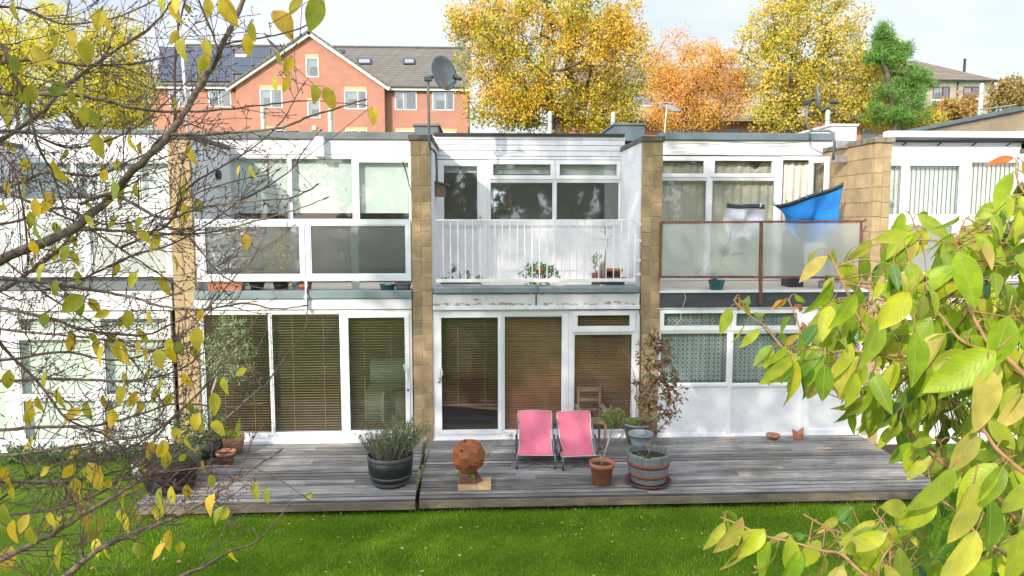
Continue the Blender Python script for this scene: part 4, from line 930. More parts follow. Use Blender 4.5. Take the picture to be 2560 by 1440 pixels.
# 9 left group of pots
p = base(428, 1222); t = thing('trough_planter', p, 'big black round planter at the left end of the deck', 'planter'); b = MB(); b.lathe([(.27,0),(.31,.05),(.36,.33),(.385,.34),(.39,.40),(.365,.40),(.34,.33),(.26,.05)], p, 40); o = b.build('planter_body', M['blackpl'], t, True)
b = MB(); b.lathe([(.001,.35),(.2,.36),(.35,.345)], p, 30, cap0=False); b.build('soil', M['soil'], t, True)
r = random.Random(31); t = thing('conifer_shrub', p+V((0,0,.36)), 'dark green feathery shrub in the big black planter', 'shrub'); b, tips, nd_, pa = grow(r, [p+V((.05,0,.34)), p+V((.08,0,.45))], scatter(r, p+V((.12,-.02,.52)), (.32,.25,.24), 130, .2), .012, .002)
b.build('stems', M['deadtwig'], t); lf = MB(); leafballs(lf, r, nd_[2:], 14, .06, .05, .22, 1, .5, .1); lf.build('foliage', M['darkgreen'], t)
p = base(352, 1206, 0); pot('plastic_pot', p+V((0,.1,0)), potprof(.11,.15,.26), 'teallight' if 'teallight' in M else 'bluegreypot', 'pale blue pot at the left end of the deck', soil=(.13,.22))
p = base(478, 1178); t = thing('trough_planter', p, 'narrow terracotta trough standing between the black planters', 'planter'); b = MB()
b.prism([p+V((-.02,-.20,.0)), p+V((.07,-.20,.0)), p+V((.10,-.22,.28)), p+V((-.03,-.22,.28))], (0,.42,0)); b.build('planter_body', M['terra'], t, bevel=.01); b = MB(); b.box(p.x-.04, p.x+.11, p.y-.23, p.y+.21, .281, .31); b.build('rim', M['terra'], t, bevel=.006)
p = base(515, 1158); pot('plastic_pot', p, potprof(.15,.21,.36), 'blackpl', 'black plastic pot between the trough and the terracotta pots', soil=(.19,.31))
r = random.Random(32); lf = MB(); t = thing('leafy_plant', p+V((0,0,.3)), 'spreading green leafy plant in the black pot by the tan pillar', 'plant'); b, tips, nd_, pa = grow(r, [p+V((0,0,.3)), p+V((0,0,.4))], scatter(r, p+V((-.08,0,.58)), (.42,.25,.32), 110, .2), .010, .002); b.build('stems', M['deadtwig'], t); leafballs(lf, r, nd_[2:], 9, .06, .05, .5, 1, .1); lf.build('foliage', leafm('mixed_green_leaves', [(.08,.2,.04),(.14,.27,.05),(.06,.15,.06),(.2,.3,.06)], .3), t)
p = base(566, 1162); pot('terracotta_pot', p, potprof(.085,.135,.21,.012,.012,.05), 'terra_old', 'weathered terracotta pot in front, next to the left patio door', soil=(.12,.17))
p = base(585, 1132); pot('terracotta_pot', p, potprof(.12,.17,.28,.014,.0), 'terra_old', 'brown pot with the fleshy yellow green leaves', soil=(.15,.24))
t = thing('succulent_plant', p+V((0,0,.24)), 'fleshy yellow green paddle leaves in the brown pot', 'plant'); b = MB()
for (bx, by, tx, ty, w_) in ((592,1100,598,1045,.10),(575,1100,560,1062,.07),(585,1100,575,1070,.08),(600,1100,612,1085,.06),(566,1105,545,1085,.05),(590,1105,588,1080,.07)):
    a = at(bx, by, p.y-.02); e = at(tx, ty, p.y-.02-.03*(tx % 3)); b.leaf(a, e-a, V((.2,-1,.2)), (e-a).length, w_, .1, .1, 6)
b.build('leaves', M['yellowgreen'], t, True)
b = MB(); b.leaf(at(560,1105,p.y-.05), V((-1,-.2,.5)), V((0,-1,1)), .25, .06, .3); tag(b.build('strap_leaf', M['yellowgreen']), 'drooping yellow leaf blade beside the terracotta pots', 'leaf') if 0 else None
# olive tree
p = base(527, 1128); p = V((p.x, p.y, 0)); pot('plastic_pot', p+V((0,.14,0)), potprof(.13,.17,.28), 'blackpl', 'black pot of the olive tree beside the tan pillar', soil=(.15,.24)); p = p+V((0,.14,0))
t = thing('olive_tree', p+V((0,0,.24)), 'slender grey green olive tree in front of the left patio door', 'tree'); r = random.Random(44)
root = [p+V((0,0,.24)), at(527,1030,p.y), at(530,980,p.y), at(542,940,p.y)]; pts = []
for cx, cy, rx, ry, n_ in ((575,850,55,55,80),(550,900,42,50,60),(610,900,30,40,20),(570,815,35,25,30),(525,900,14,60,16),(590,940,40,20,10)):
    for _ in range(n_): a = r.random()*6.28; q_ = r.random()**.5; pts.append(at(cx+math.cos(a)*rx*q_, cy+math.sin(a)*ry*q_, p.y+r.uniform(-.3,.2)))
b, tips, nd_, pa = grow(r, root, pts, .014, .002, .25); b.tube(root, [.018,.016,.013,.011], 7); b.build('trunk', M['stempale'], t, True); lf = MB(); leafballs(lf, r, nd_[4:], 7, .08, .065, .26, 1, -.2, .1); lf.build('crown', M['olive'], t)
# weed clump by the middle door
p = base(1272, 1100); wd = MB(); r = random.Random(6); leafballs(wd, r, [p+V((r.uniform(-.05,.08), r.uniform(-.04,.04), r.uniform(.01,.12))) for _ in range(14)], 5, .04, .035, .4); tag(wd.build('weed', leafm('rusty_weed', [(.2,.2,.08),(.3,.12,.05),(.14,.2,.06)], .2)), 'small wiry weed growing at the middle patio door sill', 'weed')
# ------------------------------------------------------------------ blinds and curtains inside
def venetian(px0, py0, px1, py1, Y, label, mat, tilt, pitch=.042, cords=(.3,.75), group=None, cut=0):
    X0, X1, Z0, Z1 = rect(px0, py0, px1, py1, Y); t = thing('slatted_blind', ((X0+X1)/2, Y, Z1), label, 'blind', group)
    b = MB(); z = Z1-.05; ca, sa = math.cos(tilt), math.sin(tilt)
    rr = random.Random(int(px0))
    while z > Z0+.02:
        dt = rr.uniform(-.03, .03); ca, sa = math.cos(tilt+dt), math.sin(tilt+dt)
        b.obox(((X0+X1)/2, Y, z), V(((X1-X0)/2, 0, rr.uniform(-.0015,.0015))), V((0, .021*ca, .021*sa)), V((0, -.0012*sa, .0012*ca))); z -= pitch
    b.build('slats', M[mat], t); b = MB(); b.box(X0, X1, Y-.02, Y+.02, Z1-.035, Z1); b.box(X0, X1, Y-.016, Y+.016, Z0-.01, Z0+.01); b.build('rail', M[mat], t)
    b = MB()
    for u in cords: x = X0+(X1-X0)*u; b.tube([(x, Y-.024, Z1), (x, Y-.024, Z0)], .004, 4)
    b.build('cord', M[mat], t); return t
venetian(514, 785, 676, 1086, .16, 'golden slatted blind behind the olive tree, leftmost pane', 'blindgold', R(0), .044)
venetian(683, 785, 855, 1086, .16, 'golden slatted blind in the middle pane of the left patio door', 'blindgold', R(2), .044)
venetian(868, 785, 1016, 1086, .16, 'golden slatted blind in the sliding pane with the handle', 'blindgold', R(0), .044)
venetian(1100, 788, 1250, 1012, .16, 'half lowered brown slatted blind behind the middle patio door', 'blindwood', R(1), .043)
venetian(1258, 788, 1408, 1078, .16, 'closed brown wooden blind behind the pink chairs', 'blindwood', R(27), .042)
venetian(1432, 782, 1580, 1078, .16, 'closed brown wooden blind behind the wooden garden chair', 'blindwood', R(24), .042)
def wavy(px0, py0, px1, py1, Y, name, label, mat, amp=.02, wl=.12, swag=None, cat='curtain', group=None, parent=None, edge=None):
    X0, X1, Z0, Z1 = rect(px0, py0, px1, py1, Y); n = max(12, int((X1-X0)/wl*10)); rows = 14; gr = []
    ph = px0*.37
    for i in range(rows+1):
        v = i/rows; row = []
        for j in range(n+1):
            u = j/n; x = X0+(X1-X0)*u; yy = Y+amp*math.sin((x/wl)*6.283+ph+.6*math.sin(v*2+x*3))*(.6+.4*v)+amp*.4*math.sin(x/wl*2.7+ph)
            z0_ = Z0+(edge(u) if edge else 0); z1_ = Z1-(swag(u) if swag else 0); row.append((x, yy, z1_+(z0_-z1_)*v))
        gr.append(row)
    b = MB(); b.sheet(gr); o = b.build(name, M[mat], parent, True); s = o.modifiers.new('solid', 'SOLIDIFY'); s.thickness = .002; s.offset = 0
    return tag(o, label, cat, group) if parent is None else o
def roller(px0, py0, px1, py1, Y, label, mat='roller', group=None):
    X0, X1, Z0, Z1 = rect(px0, py0, px1, py1, Y); t = thing('roller_blind', ((X0+X1)/2, Y, Z1), label, 'blind', group)
    b = MB(); b.box(X0, X1, Y, Y+.004, Z0, Z1); b.build('blind_cloth', M[mat], t); b = MB(); b.box(X0, X1, Y-.006, Y+.010, Z0-.028, Z0-.001); b.build('bottom_bar', M['upvc'], t)
UYi = UY+.16
roller(560, 384, 724, 529, UYi, 'pale green roller blind in the left upper pane of the second house'); roller(727, 384, 886, 529, UYi, 'pale green roller blind in the middle upper pane of the second house'); roller(893, 384, 1040, 529, UYi, 'pale green roller blind in the right upper pane of the second house')
roller(1102, 404, 1200, 428, UYi, 'rolled up pale blind at the top of the balcony door'); roller(1226, 404, 1382, 432, UYi, 'rolled up pale blind in the left top light above the railed balcony'); roller(1392, 404, 1548, 434, UYi, 'rolled up pale blind in the right top light above the railed balcony')
sw = lambda c, d, w: (lambda u: d*max(0, 1-((u-c)/w)**2))
wavy(1645, 396, 1768, 700, UYi, 'curtain', 'stained cream curtain in the window right of the brown pillar', 'curtain', .02, .16)
wavy(1772, 396, 1940, 700, UYi, 'curtain', 'swagged cream curtain in the middle window above the rusty balcony', 'curtain', .025, .17, swag=lambda u: .20*max(0, 1-((u-.66)/.13)**2)+.07*max(0, 1-((u-.33)/.16)**2))
wavy(1946, 404, 2022, 700, UYi, 'curtain', 'pinkish cream curtain blowing in the open balcony doorway', 'pinkcurtain', .03, .15)
wavy(1648, 776, 1824, 960, .17, 'lace_curtain', 'patterned lace curtain behind the left window below the rusty balcony', 'lace', .015, .13)
wavy(1826, 776, 2004, 960, .17, 'lace_curtain', 'patterned lace curtain behind the middle window below the rusty balcony', 'lace', .015, .13)
wavy(2030, 776, 2160, 960, .17, 'lace_curtain', 'patterned lace curtain behind the cherry leaves', 'lace', .015, .13)
def vert(px0, py0, px1, py1, Y, label, pitch=.10, mat='netblind', gap=.005):
    X0, X1, Z0, Z1 = rect(px0, py0, px1, py1, Y); t = thing('vertical_blind', ((X0+X1)/2, Y, Z1), label, 'blind'); b = MB(); x = X0
    while x < X1: b.obox((x+pitch/2, Y, (Z0+Z1)/2), V((pitch/2-gap/2, .010, 0)), V((-.0002, .001, 0)), V((0,0,(Z1-Z0)/2))); x += pitch
    b.build('slats', M[mat], t); b = MB(); b.box(X0, X1, Y-.03, Y+.02, Z1+.003, Z1+.03); b.build('rail', M['upvc'], t)
vert(10, 795, 240, 1104, .2, 'white vertical blind behind the left door of the far left house', .11, gap=.008)
vert(246, 795, 428, 1104, .2, 'white vertical blind behind the right door of the far left house', .11, gap=.010)
vert(-400, 795, 5, 1104, .2, 'white vertical blind at the left edge of the picture')
roller(-480, 400, 60, 545, UYi, 'white net blind at the far left upper window', 'netblind'); roller(62, 400, 186, 545, UYi, 'white net blind in the second upper pane of the far left house', 'netblind'); roller(190, 400, 340, 545, UYi, 'white net blind in the third upper pane of the far left house', 'netblind'); roller(345, 400, 440, 545, UYi, 'white net blind in the upper pane beside the tan pillar', 'netblind')
vert(2212, 398, 2258, 546, UYi, 'narrow vertical blind beside the sunlit tan pillar', .09); vert(2266, 398, 2402, 546, UYi, 'white vertical blind in the upper middle pane of the far right house', .09); vert(2420, 398, 2550, 546, UYi, 'white vertical blind in the upper right pane of the far right house', .09)
vert(2210, 790, 2660, 1066, .2, 'white vertical blind of the far right ground floor')
# interior pieces seen through glass
b = MB(); p = at(1240, 505, 3.2); X0, X1, Z0, Z1 = rect(1234, 468, 1274, 535, UY+.35); t = thing('wall_mirror', ((X0+X1)/2, UY+.35, Z0), 'narrow mirror showing bright foliage inside the window above the balcony', 'mirror'); b = MB(); b.box(X0, X1, UY+.35, UY+.355, Z0, Z1); b.build('mirror_glass', M['mirror'], t)
b = MB(); b.plate(X0-.015, X1+.03, Z0-.02, Z1+.015, [(X0, X1, Z0, Z1)], UY+.34, UY+.37); b.build('mirror_frame', M['floorint'], t)
b = MB(); a = at(1105, 1008, .35); c = at(1250, 1020, .35); b.bar(a, c, .10, .05); tag(b.build('timber_beam', M['pine']), 'long pale timber leaning inside the middle patio door', 'timber')
b = MB(); X0, X1, Z0, Z1 = rect(915, 975, 1030, 1070, 1.2); b.box(X0, X1, 1.0, 1.9, -.03, Z1); b.box(X0, X1+.0, 1.7, 1.95, Z1+.002, Z1+.45); tag(b.build('sofa', M['green_sofa'], bevel=.06), 'green sofa seen dimly behind the slatted blind and black planter', 'sofa')
# things on the screened balcony (house 1)
ZF = SZ-.055
def bal(px, py): return atz(px, py, ZF)
def bpot(px, y, rb, rt, h, mat, label, cat='plant pot', rim=.01, name='plant_pot', z=None):
    q = at(px, 720, y); p = V((q.x, y, ZF if z is None else z)); return p, pot(name, p, potprof(rb, rt, h, .008, rim, .03), mat, label, cat, soil=(rt-.012, h-.035), n=22)
p = at(567, 715, .12); t = thing('window_box', V((p.x, .12, ZF)), 'terracotta trough under the screened balcony, left end', 'planter'); b = MB(); w = .28
b.prism([(p.x-w+.03, .03, ZF), (p.x+w-.03, .03, ZF), (p.x+w, .0+.02, ZF+.2), (p.x-w, .02, ZF+.2)], (0, .2, 0)); b.build('planter_body', M['terra'], t, bevel=.008); b = MB(); b.box(p.x-w-.01, p.x+w+.01, .01, .23, ZF+.201, ZF+.225); b.build('rim', M['terra'], t)
bpot(643, .2, .09, .12, .20, 'blackpl', 'black pot under the screen, left of centre'); bpot(703, .2, .10, .13, .22, 'blackpl', 'black pot under the screen beside the terracotta pot')
pp, _ = bpot(762, .2, .09, .125, .22, 'terra', 'terracotta pot under the screen beside the white bracket')
r = random.Random(77); t = thing('potted_chrysanthemum', pp+V((0,0,.2)), 'yellow flowering plant seen blurred through the textured glass screen', 'plant'); lf = MB(); c = at(700, 640, .38); st = MB(); st.tube([pp+V((0,0,.18)), (pp+V((0,0,.4))).lerp(c, .5), c], .01, 5); st.build('stem', M['stempale'], t)
leafballs(lf, r, scatter(r, c, (.28,.14,.26), 80, .0), 12, .06, .05, .5, 1); lf.build('flowers', leafm('yellow_orange_blooms', [(.9,.7,.02),(.8,.7,.03),(.35,.5,.03),(.95,.5,.02),(.3,.45,.03)], .3), t)
pp, _ = bpot(969, .08, .10, .125, .17, 'glaze', 'glossy blue pot at the right end of the screened balcony'); b = MB(); b.box(pp.x-.04, pp.x+.05, .06, .09, ZF+.16, ZF+.20); b.tube([pp+V((.05,0,.18)), pp+V((.13,0,.17)), pp+V((.13,0,.05))], .008, 5)
tag(b.build('tap_fitting', M['whiteplastic'], bevel=.003), 'white plastic fitting lying on the blue pot', 'fitting')
bpot(1008, .08, .10, .13, .19, 'greypot', 'dark grey pot at the right end of the screened balcony')
b = MB(); X0, X1, Z0, Z1 = rect(852, 560, 872, 690, UY-.10); b.box(X0, X1, UY-.12, UY-.08, ZF+.0, Z1); X0, X1, Z0, Z1 = rect(735, 570, 752, 640, UY-.10); b.box(X0, X1, UY-.12, UY-.08, ZF, Z1); tag(b.build('white_board', M['paint']), 'white upright posts seen blurred behind the textured screens', 'post') if 0 else None
for (a, c_, lab) in ((878, 896, 'white post behind the right textured screen'), (728, 744, 'white post behind the left textured screen')):
    X0, X1, Z0, Z1 = rect(a, 565, c_, 690, .5); b = MB(); b.box(X0, X1, .48, .52, ZF, Z1); tag(b.build('balcony_post', M['paint']), lab, 'post')
# lamp box on the fascia
b = MB(); X0, X1, Z0, Z1 = rect(784, 341, 808, 391, UY-.2); b.box(X0, X1, UY-.17, UY-.004, Z0, Z1); t = b.build('floodlight_box', M['whiteplastic'], bevel=.012); tag(t, 'white box fixed on the fascia above the left upper windows', 'box')
# clothes line with pegs
def line(name, pts, rad, mat, label, cat='clothes line'):
    b = MB(); b.tube(pts, rad, 5); return tag(b.build(name, M[mat]), label, cat)
a = at(560, 447, 1.5); m_ = at(850, 469, .9); e = at(1028, 445, .35); line('clothes_line', [a, a.lerp(m_, .5)+V((0,0,-.01)), m_, m_.lerp(e, .5)+V((0,0,-.015)), e], .0022, 'whitewire', 'thin pale clothes line across the second house balcony')
for k in range(4):
    b = MB(); q = at(851+k*4.6, 469, .9); b.box(q.x-.006, q.x+.006, .885, .915, q.z-.06, q.z+.008); tag(b.build('clothes_peg', M['blue_peg' if k == 3 else 'whiteplastic']), 'blue peg at the right end of the row on the pale line' if k == 3 else ('leftmost','second','third')[k]+' white peg of the row on the pale line above the textured screens', 'peg', 'pegs on the pale clothes line')
b = MB(); b.tube([at(1007,404,.3), at(1018,440,.25), at(1028,480,.12)], [.012,.010,.008], 5); b.tube([at(1008,410,.3), at(1016,430,.27)], .006, 4); tag(b.build('parasol_stick', M['wire']), 'thin dark stick leaning beside the dish pillar', 'stick')
# vent on the return wall
b = MB(); q = at(540, 437, 1.2); x = XW[1][1]+.012; p = V((x, 1.1, at(538,437,1.1).z)); n_ = 18
b.tube([p, p+V((.05,0,0)), p+V((.06,0,0))], [.085,.085,.06], 18); tag(b.build('wall_vent', M['wire']), 'round black vent on the white side wall of the second house', 'vent')
line('hanging_cable', [at(545,352,1.55), at(546,370,1.5), at(552,388,1.5)], .012, 'wire', 'black cable hanging in the corner by the left roof', 'cable')
# ---- railing of the middle balcony
t = thing('balcony_railing', (at(1340, 700, 0).x, 0, ZF), 'white metal railing with thin upright bars on the middle balcony', 'railing'); YR = -.02
xa = at(1093, 620, YR).x; xb = at(1586, 620, YR).x; zt = at(1340, 550, YR).z; zb = at(1340, 701, YR).z
b = MB(); b.box(xa-.02, xb+.02, YR-.012, YR+.012, zt-.010, zt+.010); b.build('top_rail', M['ral'], t, bevel=.003)
b = MB(); b.box(xa-.02, xb, YR-.012, YR+.012, zb-.028, zb+.028); b.build('bottom_rail', M['ral'], t, bevel=.004)
for k in range(26):
    px = 1108+k*18.55
    if k == 6 or px > 1582: continue
    b = MB(); x = at(px, 620, YR).x; b.tube([(x, YR, zb+.028), (x, YR, zt-.010)], .0085, 7, cap=False); b.build('upright_bar', M['ral'], t, True)
b = MB(); x = at(1587.5, 620, YR).x; b.box(x-.014, x+.014, YR-.014, YR+.014, zb-.03, zt+.012); b.build('end_post', M['ral'], t, bevel=.003)
for py in (562, 602, 651, 686): b = MB(); z = at(1596, py, YR).z; b.box(x+.015, XW[3][0]-.012, YR-.012, YR+.02, z-.022, z+.022); b.build('wall_bracket', M['whiteplastic'], t, bevel=.004)
# middle balcony things
b = MB(); X0, X1, Z0, Z1 = rect(1100, 704, 1205, 719, .06); b.box(X0, X1, .04, .26, ZF, ZF+.17); t = tag(b.build('window_box', M['stone'], bevel=.01), 'pale trough along the left end of the middle balcony', 'planter'); 
s = MB(); s.box(X0+.015, X1-.015, .055, .245, ZF+.171, ZF+.176); s.build('soil', M['soil'], t)
r = random.Random(51)
def tuft(px, py, y, label, n, rad, mat, Ln=.04, stems=None, name='balcony_plant', cat='plant', zb_=None, asp=.5):
    c = at(px, py, y); z0 = ZF+.15 if zb_ is None else zb_; t = thing(name, V((c.x, y, z0)), label, cat); pts = scatter(r, c, rad, n, .0); pts = [q if q.z > z0+.01 else V((q.x, q.y, z0+.02)) for q in pts]
    b, tips, nd_, pa = grow(r, [V((c.x, y, z0-.02)), V((c.x, y, z0+.03))], pts, .006, .0015); b.build('stems', M['deadtwig'], t); lf = MB(); leafballs(lf, r, nd_[1:], 6, .035, Ln, asp, 1); lf.build('leaves', mat, t); return t
tuft(1132, 678, .16, 'sprawling purple and green plant at the left end of the railed balcony', 16, (.05,.05,.13), M['photinia']); tuft(1168, 688, .16, 'small upright green plant behind the railing, left part', 12, (.05,.05,.11), M['darkgreen']); tuft(1195, 694, .16, 'low green plant at the right end of the pale trough', 10, (.09,.05,.03), M['weeds']); tuft(1112, 698, .16, 'low pale green plant by the left railing end', 8, (.07,.05,.02), M['weeds'])
b = MB(); q = at(1148, 690, .2); b.lathe([(.03,0),(.035,.01),(.035,.16),(.012,.20),(.012,.225)], (q.x, .22, ZF+.14), 14); tag(b.build('plastic_bottle', M['glassbottle'] if 'glassbottle' in M else M['bluegreypot'], None, True), 'pale blue plastic bottle standing behind the left railing bars', 'bottle')
tuft(1350, 684, .35, 'bushy green shrub with red flowers behind the railing, above the bag', 90, (.36,.22,.20), leafm('hebe_leaves', [(.08,.2,.05),(.12,.27,.06),(.16,.32,.08),(.05,.14,.04)], .25), .06, name='flowering_shrub', cat='shrub', zb_=ZF)
rf = MB(); leafballs(rf, r, [at(a, c_, .16) for a, c_ in ((1342,676),(1350,682),(1356,676),(1345,686),(1360,690))], 8, .035, .045, .8, 1); tag(rf.build('red_flower', M['redleaf']), 'cluster of red flowers in the green shrub on the railed balcony', 'flower')
# compost bag
mm, tt, bb, oo = nodes('compost_bag'); vv_ = coords(tt, (1,1,1)); n_ = noi(tt, vv_, 4.5, 2); cc_ = ramp(tt, n_, [(.40,(.02,.10,.07)),(.46,(.02,.13,.10)),(.47,(.65,.65,.25)),(.51,(.7,.72,.5)),(.52,(.55,.12,.10)),(.60,(.55,.16,.14)),(.61,(.75,.75,.7)),(1,(.8,.8,.75))]); tt.links.new(cc_, bb.inputs['Base Color']); bb.inputs['Roughness'].default_value = .3
M['bag'] = mm
X0 = at(1305, 712, .14).x; X1 = at(1434, 712, .14).x; gr = []
b = MB()
for i in range(11):
    v = i/10; row = []
    for j in range(15): u = j/14; a = math.pi*v; f_ = math.sin(math.pi*min(1,max(0,u)))**.35 if 0<u<1 else .15; row.append((X0+(X1-X0)*u, .14-.16*math.cos(a)*(.8+.2*f_), ZF+.002+.15*math.sin(a)**.8*f_*(1+.12*math.sin(u*9))))
    gr.append(row)
b.sheet(gr); o = b.build('compost_bag', M['bag'], None, True); tag(o, 'green and red plastic compost bag lying under the middle railing', 'bag')
p = at(1455, 712, .05); b = MB(); p, t_ = bpot(1463, .08, .11, .145, .10, 'terra', 'shallow terracotta bowl under the railing, right of the bag', 'bowl')
p, t_ = bpot(1494, .55, .10, .125, .30, 'terra', 'tall terracotta pot with a small yellow flowered plant on the railed balcony'); tuft(1490, 650, .55, 'small leafy plant with yellow flowers in the tall terracotta pot', 22, (.09,.06,.13), M['weeds'], .035, zb_=ZF+.28)
p, t_ = bpot(1535, .35, .15, .20, .24, 'purple', 'purple pot of the bare little tree on the railed balcony'); q = at(1532, 676, .62)
pot('terracotta_pot', V((q.x, .72, ZF)), potprof(.12, .19, .36, .01, .01), 'terra', 'wide terracotta pot behind the purple pot', soil=(.17,.32))
b = MB(); q = at(1506, 712, .1)
bm = bmesh.new(); bmesh.ops.create_icosphere(bm, subdivisions=3, radius=1)
for v_ in bm.verts: v_.co = V((v_.co.x*.12, v_.co.y*.08, v_.co.z*.08))*(1+.35*mnoise.noise(v_.co*2.3))
me = bpy.data.meshes.new('stone'); bm.to_mesh(me); bm.free(); me.materials.append(M['stone']); o = bpy.data.objects.new('stone', me); C.objects.link(o); o.location = (q.x, .09, ZF+.06); tag(o, 'lump of pale stone on the balcony floor beside the purple pot', 'stone')
b = MB(); q = at(1545, 712, .05); b.prism([(q.x-.10, .06, ZF+.0), (q.x+.09, .06, ZF), (q.x+.06, .10, ZF+.12), (q.x-.02, .10, ZF+.08)], (0,.015,0)); tag(b.build('stone_slab', M['stone']), 'broken flat slab leaning on the purple pot', 'stone')
t = thing('bare_tree', (at(1518,700,.4).x, .4, ZF+.2), 'small bare bonsai like tree with knobbly trunk on the railed balcony', 'tree'); b = MB(); yy = .42
tr_ = [at(1512,705,yy), at(1508,672,yy), at(1513,650,yy), at(1516,620,yy), at(1518,598,yy)]; b.tube(tr_, [.055,.045,.02,.014,.010], 8); b.tube([at(1500,706,yy+.02), at(1498,680,yy), at(1504,655,yy)], [.05,.04,.012], 7)
r2 = random.Random(12); tips_ = [(1500,570),(1508,560),(1518,548),(1528,552),(1532,575),(1496,590),(1505,600),(1524,590),(1512,575),(1521,570),(1490,602),(1536,590),(1527,610),(1515,556),(1503,580),(1530,565)]
bb_, *_r = grow(r2, [tr_[3], tr_[4]], [at(a, c_, yy+r2.uniform(-.1,.1)) for a, c_ in tips_]+[at(1507+r2.uniform(-12,18), 585+r2.uniform(-20,15), yy) for _ in range(14)], .009, .0018, .2); b.build('trunk', M['stone'] if 0 else plain('pinkish_bark', (.38,.30,.26), (.25,.19,.17), .9, 20), t, True); bb_.build('twigs', M['deadtwig'], t)
# box on the left return wall
x = XW[2][1]+.013; t = thing('meter_box', (x, .9, at(1100,470,.6).z), 'dark open sided box fixed to the white side wall of the railed balcony', 'box'); z0 = at(1100, 491, .8).z; z1 = at(1100, 456, .8).z; b = MB(); b.box(x, x+.17, .75, 1.1, z0, z1); b.build('box_body', M['chairwood'], t, bevel=.004); b = MB(); b.prism([(x-.0,.70,z1+.004),(x+.24,.70,z1-.05),(x+.24,.70,z1-.03),(x,.70,z1+.025)], (0,.45,0)); b.build('lid', M['greywood'], t)
# cables
line('cable', [at(1597,772,-.04), at(1601,790,-.04), at(1602,830,-.035), at(1600,900,-.035), at(1600,1000,-.035), at(1602,1095,-.035)], .008, 'wire', 'black cable running down the brown pillar beside the closed blinds', 'cable')
line('cable', [at(1652,349.5,UY-.085), at(1760,352,UY-.085), at(1880,358,UY-.09), at(1960,358,UY-.09), at(2020,354,UY-.085), at(2030,344,UY-.085)], .006, 'wire', 'black cable sagging along the blue grey roof edge', 'cable')
line('loose_wire', [at(1648,722,-.05), at(1690,722,-.12), at(1710,730,-.13), at(1714,745,-.13), at(1708,765,-.12), at(1700,800,-.05), at(1682,828,-.03)], .005, 'whitewire', 'loose pale wire dangling from the rusty balcony floor', 'wire')
# ---- rusty balcony washing
g0 = at(1655, 463, .25); g1 = at(1818, 509, .42); g2 = at(1935, 511, .45); g3 = at(2108, 456, .30)
line('clothes_line', [g0, g0.lerp(g1,.5)+V((0,0,-.01)), g1, g2], .0025, 'greenwire', 'green clothes line across the rusty balcony'); line('clothes_line', [g2, g3, at(2112, 454, .3)], .0025, 'greenwire', 'green clothes line at the top of the blue sheet') if 0 else None
def hung(name, label, top, bot_l, bot_r, Y0, Y1, mat, hem, bow=.0, cat='laundry'):
    n = 30; rows = 20; gr = []
    for i in range(rows+1):
        v = i/rows; row = []
        for j in range(n+1):
            u = j/n; tp = at(*top(u), Y0+(Y1-Y0)*u); bl = at(bot_l[0]+(bot_r[0]-bot_l[0])*u, bot_l[1]+(bot_r[1]-bot_l[1])*u, Y0+(Y1-Y0)*u+.03)
            p = tp.lerp(bl, v); p.x += bow*math.sin(math.pi*min(1, v/.62))*(1-u)**1.5; p.y += (.022*math.sin(u*19+v*6)+.075*math.sin(u*9+v*5)+.05*math.sin(u*5-v*9))*min(1, .15+v*2); row.append(p)
        gr.append(row)
    t = thing(name, at(*top(.5), Y0), label, cat); b = MB(); b.sheet(gr); o = b.build('cloth', M[mat], t, True); s = o.modifiers.new('solid', 'SOLIDIFY'); s.thickness = .003; s.offset = 0
    b = MB(); b.sheet([[V(p)+V((0,-.014,.012)) for p in gr[0]], [V(p)+V((0,-.018,-.01)) for p in gr[1]], [V(p)+V((0,-.01,.004+.022*math.sin(k*.9)*0)) for k, p in enumerate(gr[hem])]]); o = b.build('folded_hem', M['darkhem'], t, True); s = o.modifiers.new('solid', 'SOLIDIFY'); s.thickness = .004
    return t
hung('blue_sheet', 'bright blue bed sheet pegged on the line above the rusty balcony', lambda u: (1934+174*u, 513-57*u**1.35+2*math.sin(u*9)), (1985, 606), (2083, 606), .45, .30, 'sheetblue', 1, bow=.12)
hung('grey_sheet', 'pale grey sheet with a charcoal hem on the green line', lambda u: (1816+95*u, 509+6*u+2*math.sin(u*6)), (1810, 600), (1908, 602), .42, .45, 'sheetgrey', 2)
for px, py, y, mt in ((1737,487,.33,'green_peg'),(1820,506,.42,'green_peg'),(1829,507,.42,'green_peg'),(1855,510,.42,'green_peg'),(1902,513,.42,'whiteplastic'),(1935,510,.43,'green_peg'),(1967,505,.40,'green_peg'),(1999,496,.38,'blue_peg'),(2017,490,.36,'blue_peg'),(2050,478,.34,'blue_peg'),(2097,459,.3,'green_peg')):
    q = at(px, py, y-.03); b = MB(); b.bar(q+V((-.008,0,-.03)), q+V((.008,0,.035)), .012, .02); b.bar(q+V((.008,.01,-.03)), q+V((.0,.01,.035)), .010, .012)
    tag(b.build('clothes_peg', M[mt]), {1737:'lone green peg on the empty left stretch of the green line',1820:'green peg at the left corner of the pale grey sheet',1829:'green peg just right of the pale grey sheet corner peg',1855:'green peg at the middle of the pale grey sheet hem',1902:'white peg at the right corner of the pale grey sheet',1935:'green peg at the low left corner of the blue sheet',1967:'pale green peg on the blue sheet, second from its left corner',1999:'light blue peg on the blue sheet, lowest of three',2017:'light blue peg on the blue sheet, middle of three',2050:'light blue peg on the blue sheet, highest of three',2097:'green peg at the high right corner of the blue sheet'}[px], 'peg', 'pegs above the rusty balcony')
ZF3 = SZ-.045
p = at(1792, 720, .1); pot('glazed_pot', V((p.x, .12, ZF3)), [(.085,0),(.12,.10),(.132,.17),(.138,.175),(.138,.20),(.12,.20),(.11,.15),(.07,.02)], 'teal', 'blue green glazed pot under the rusty balustrade', soil=(.112,.16))
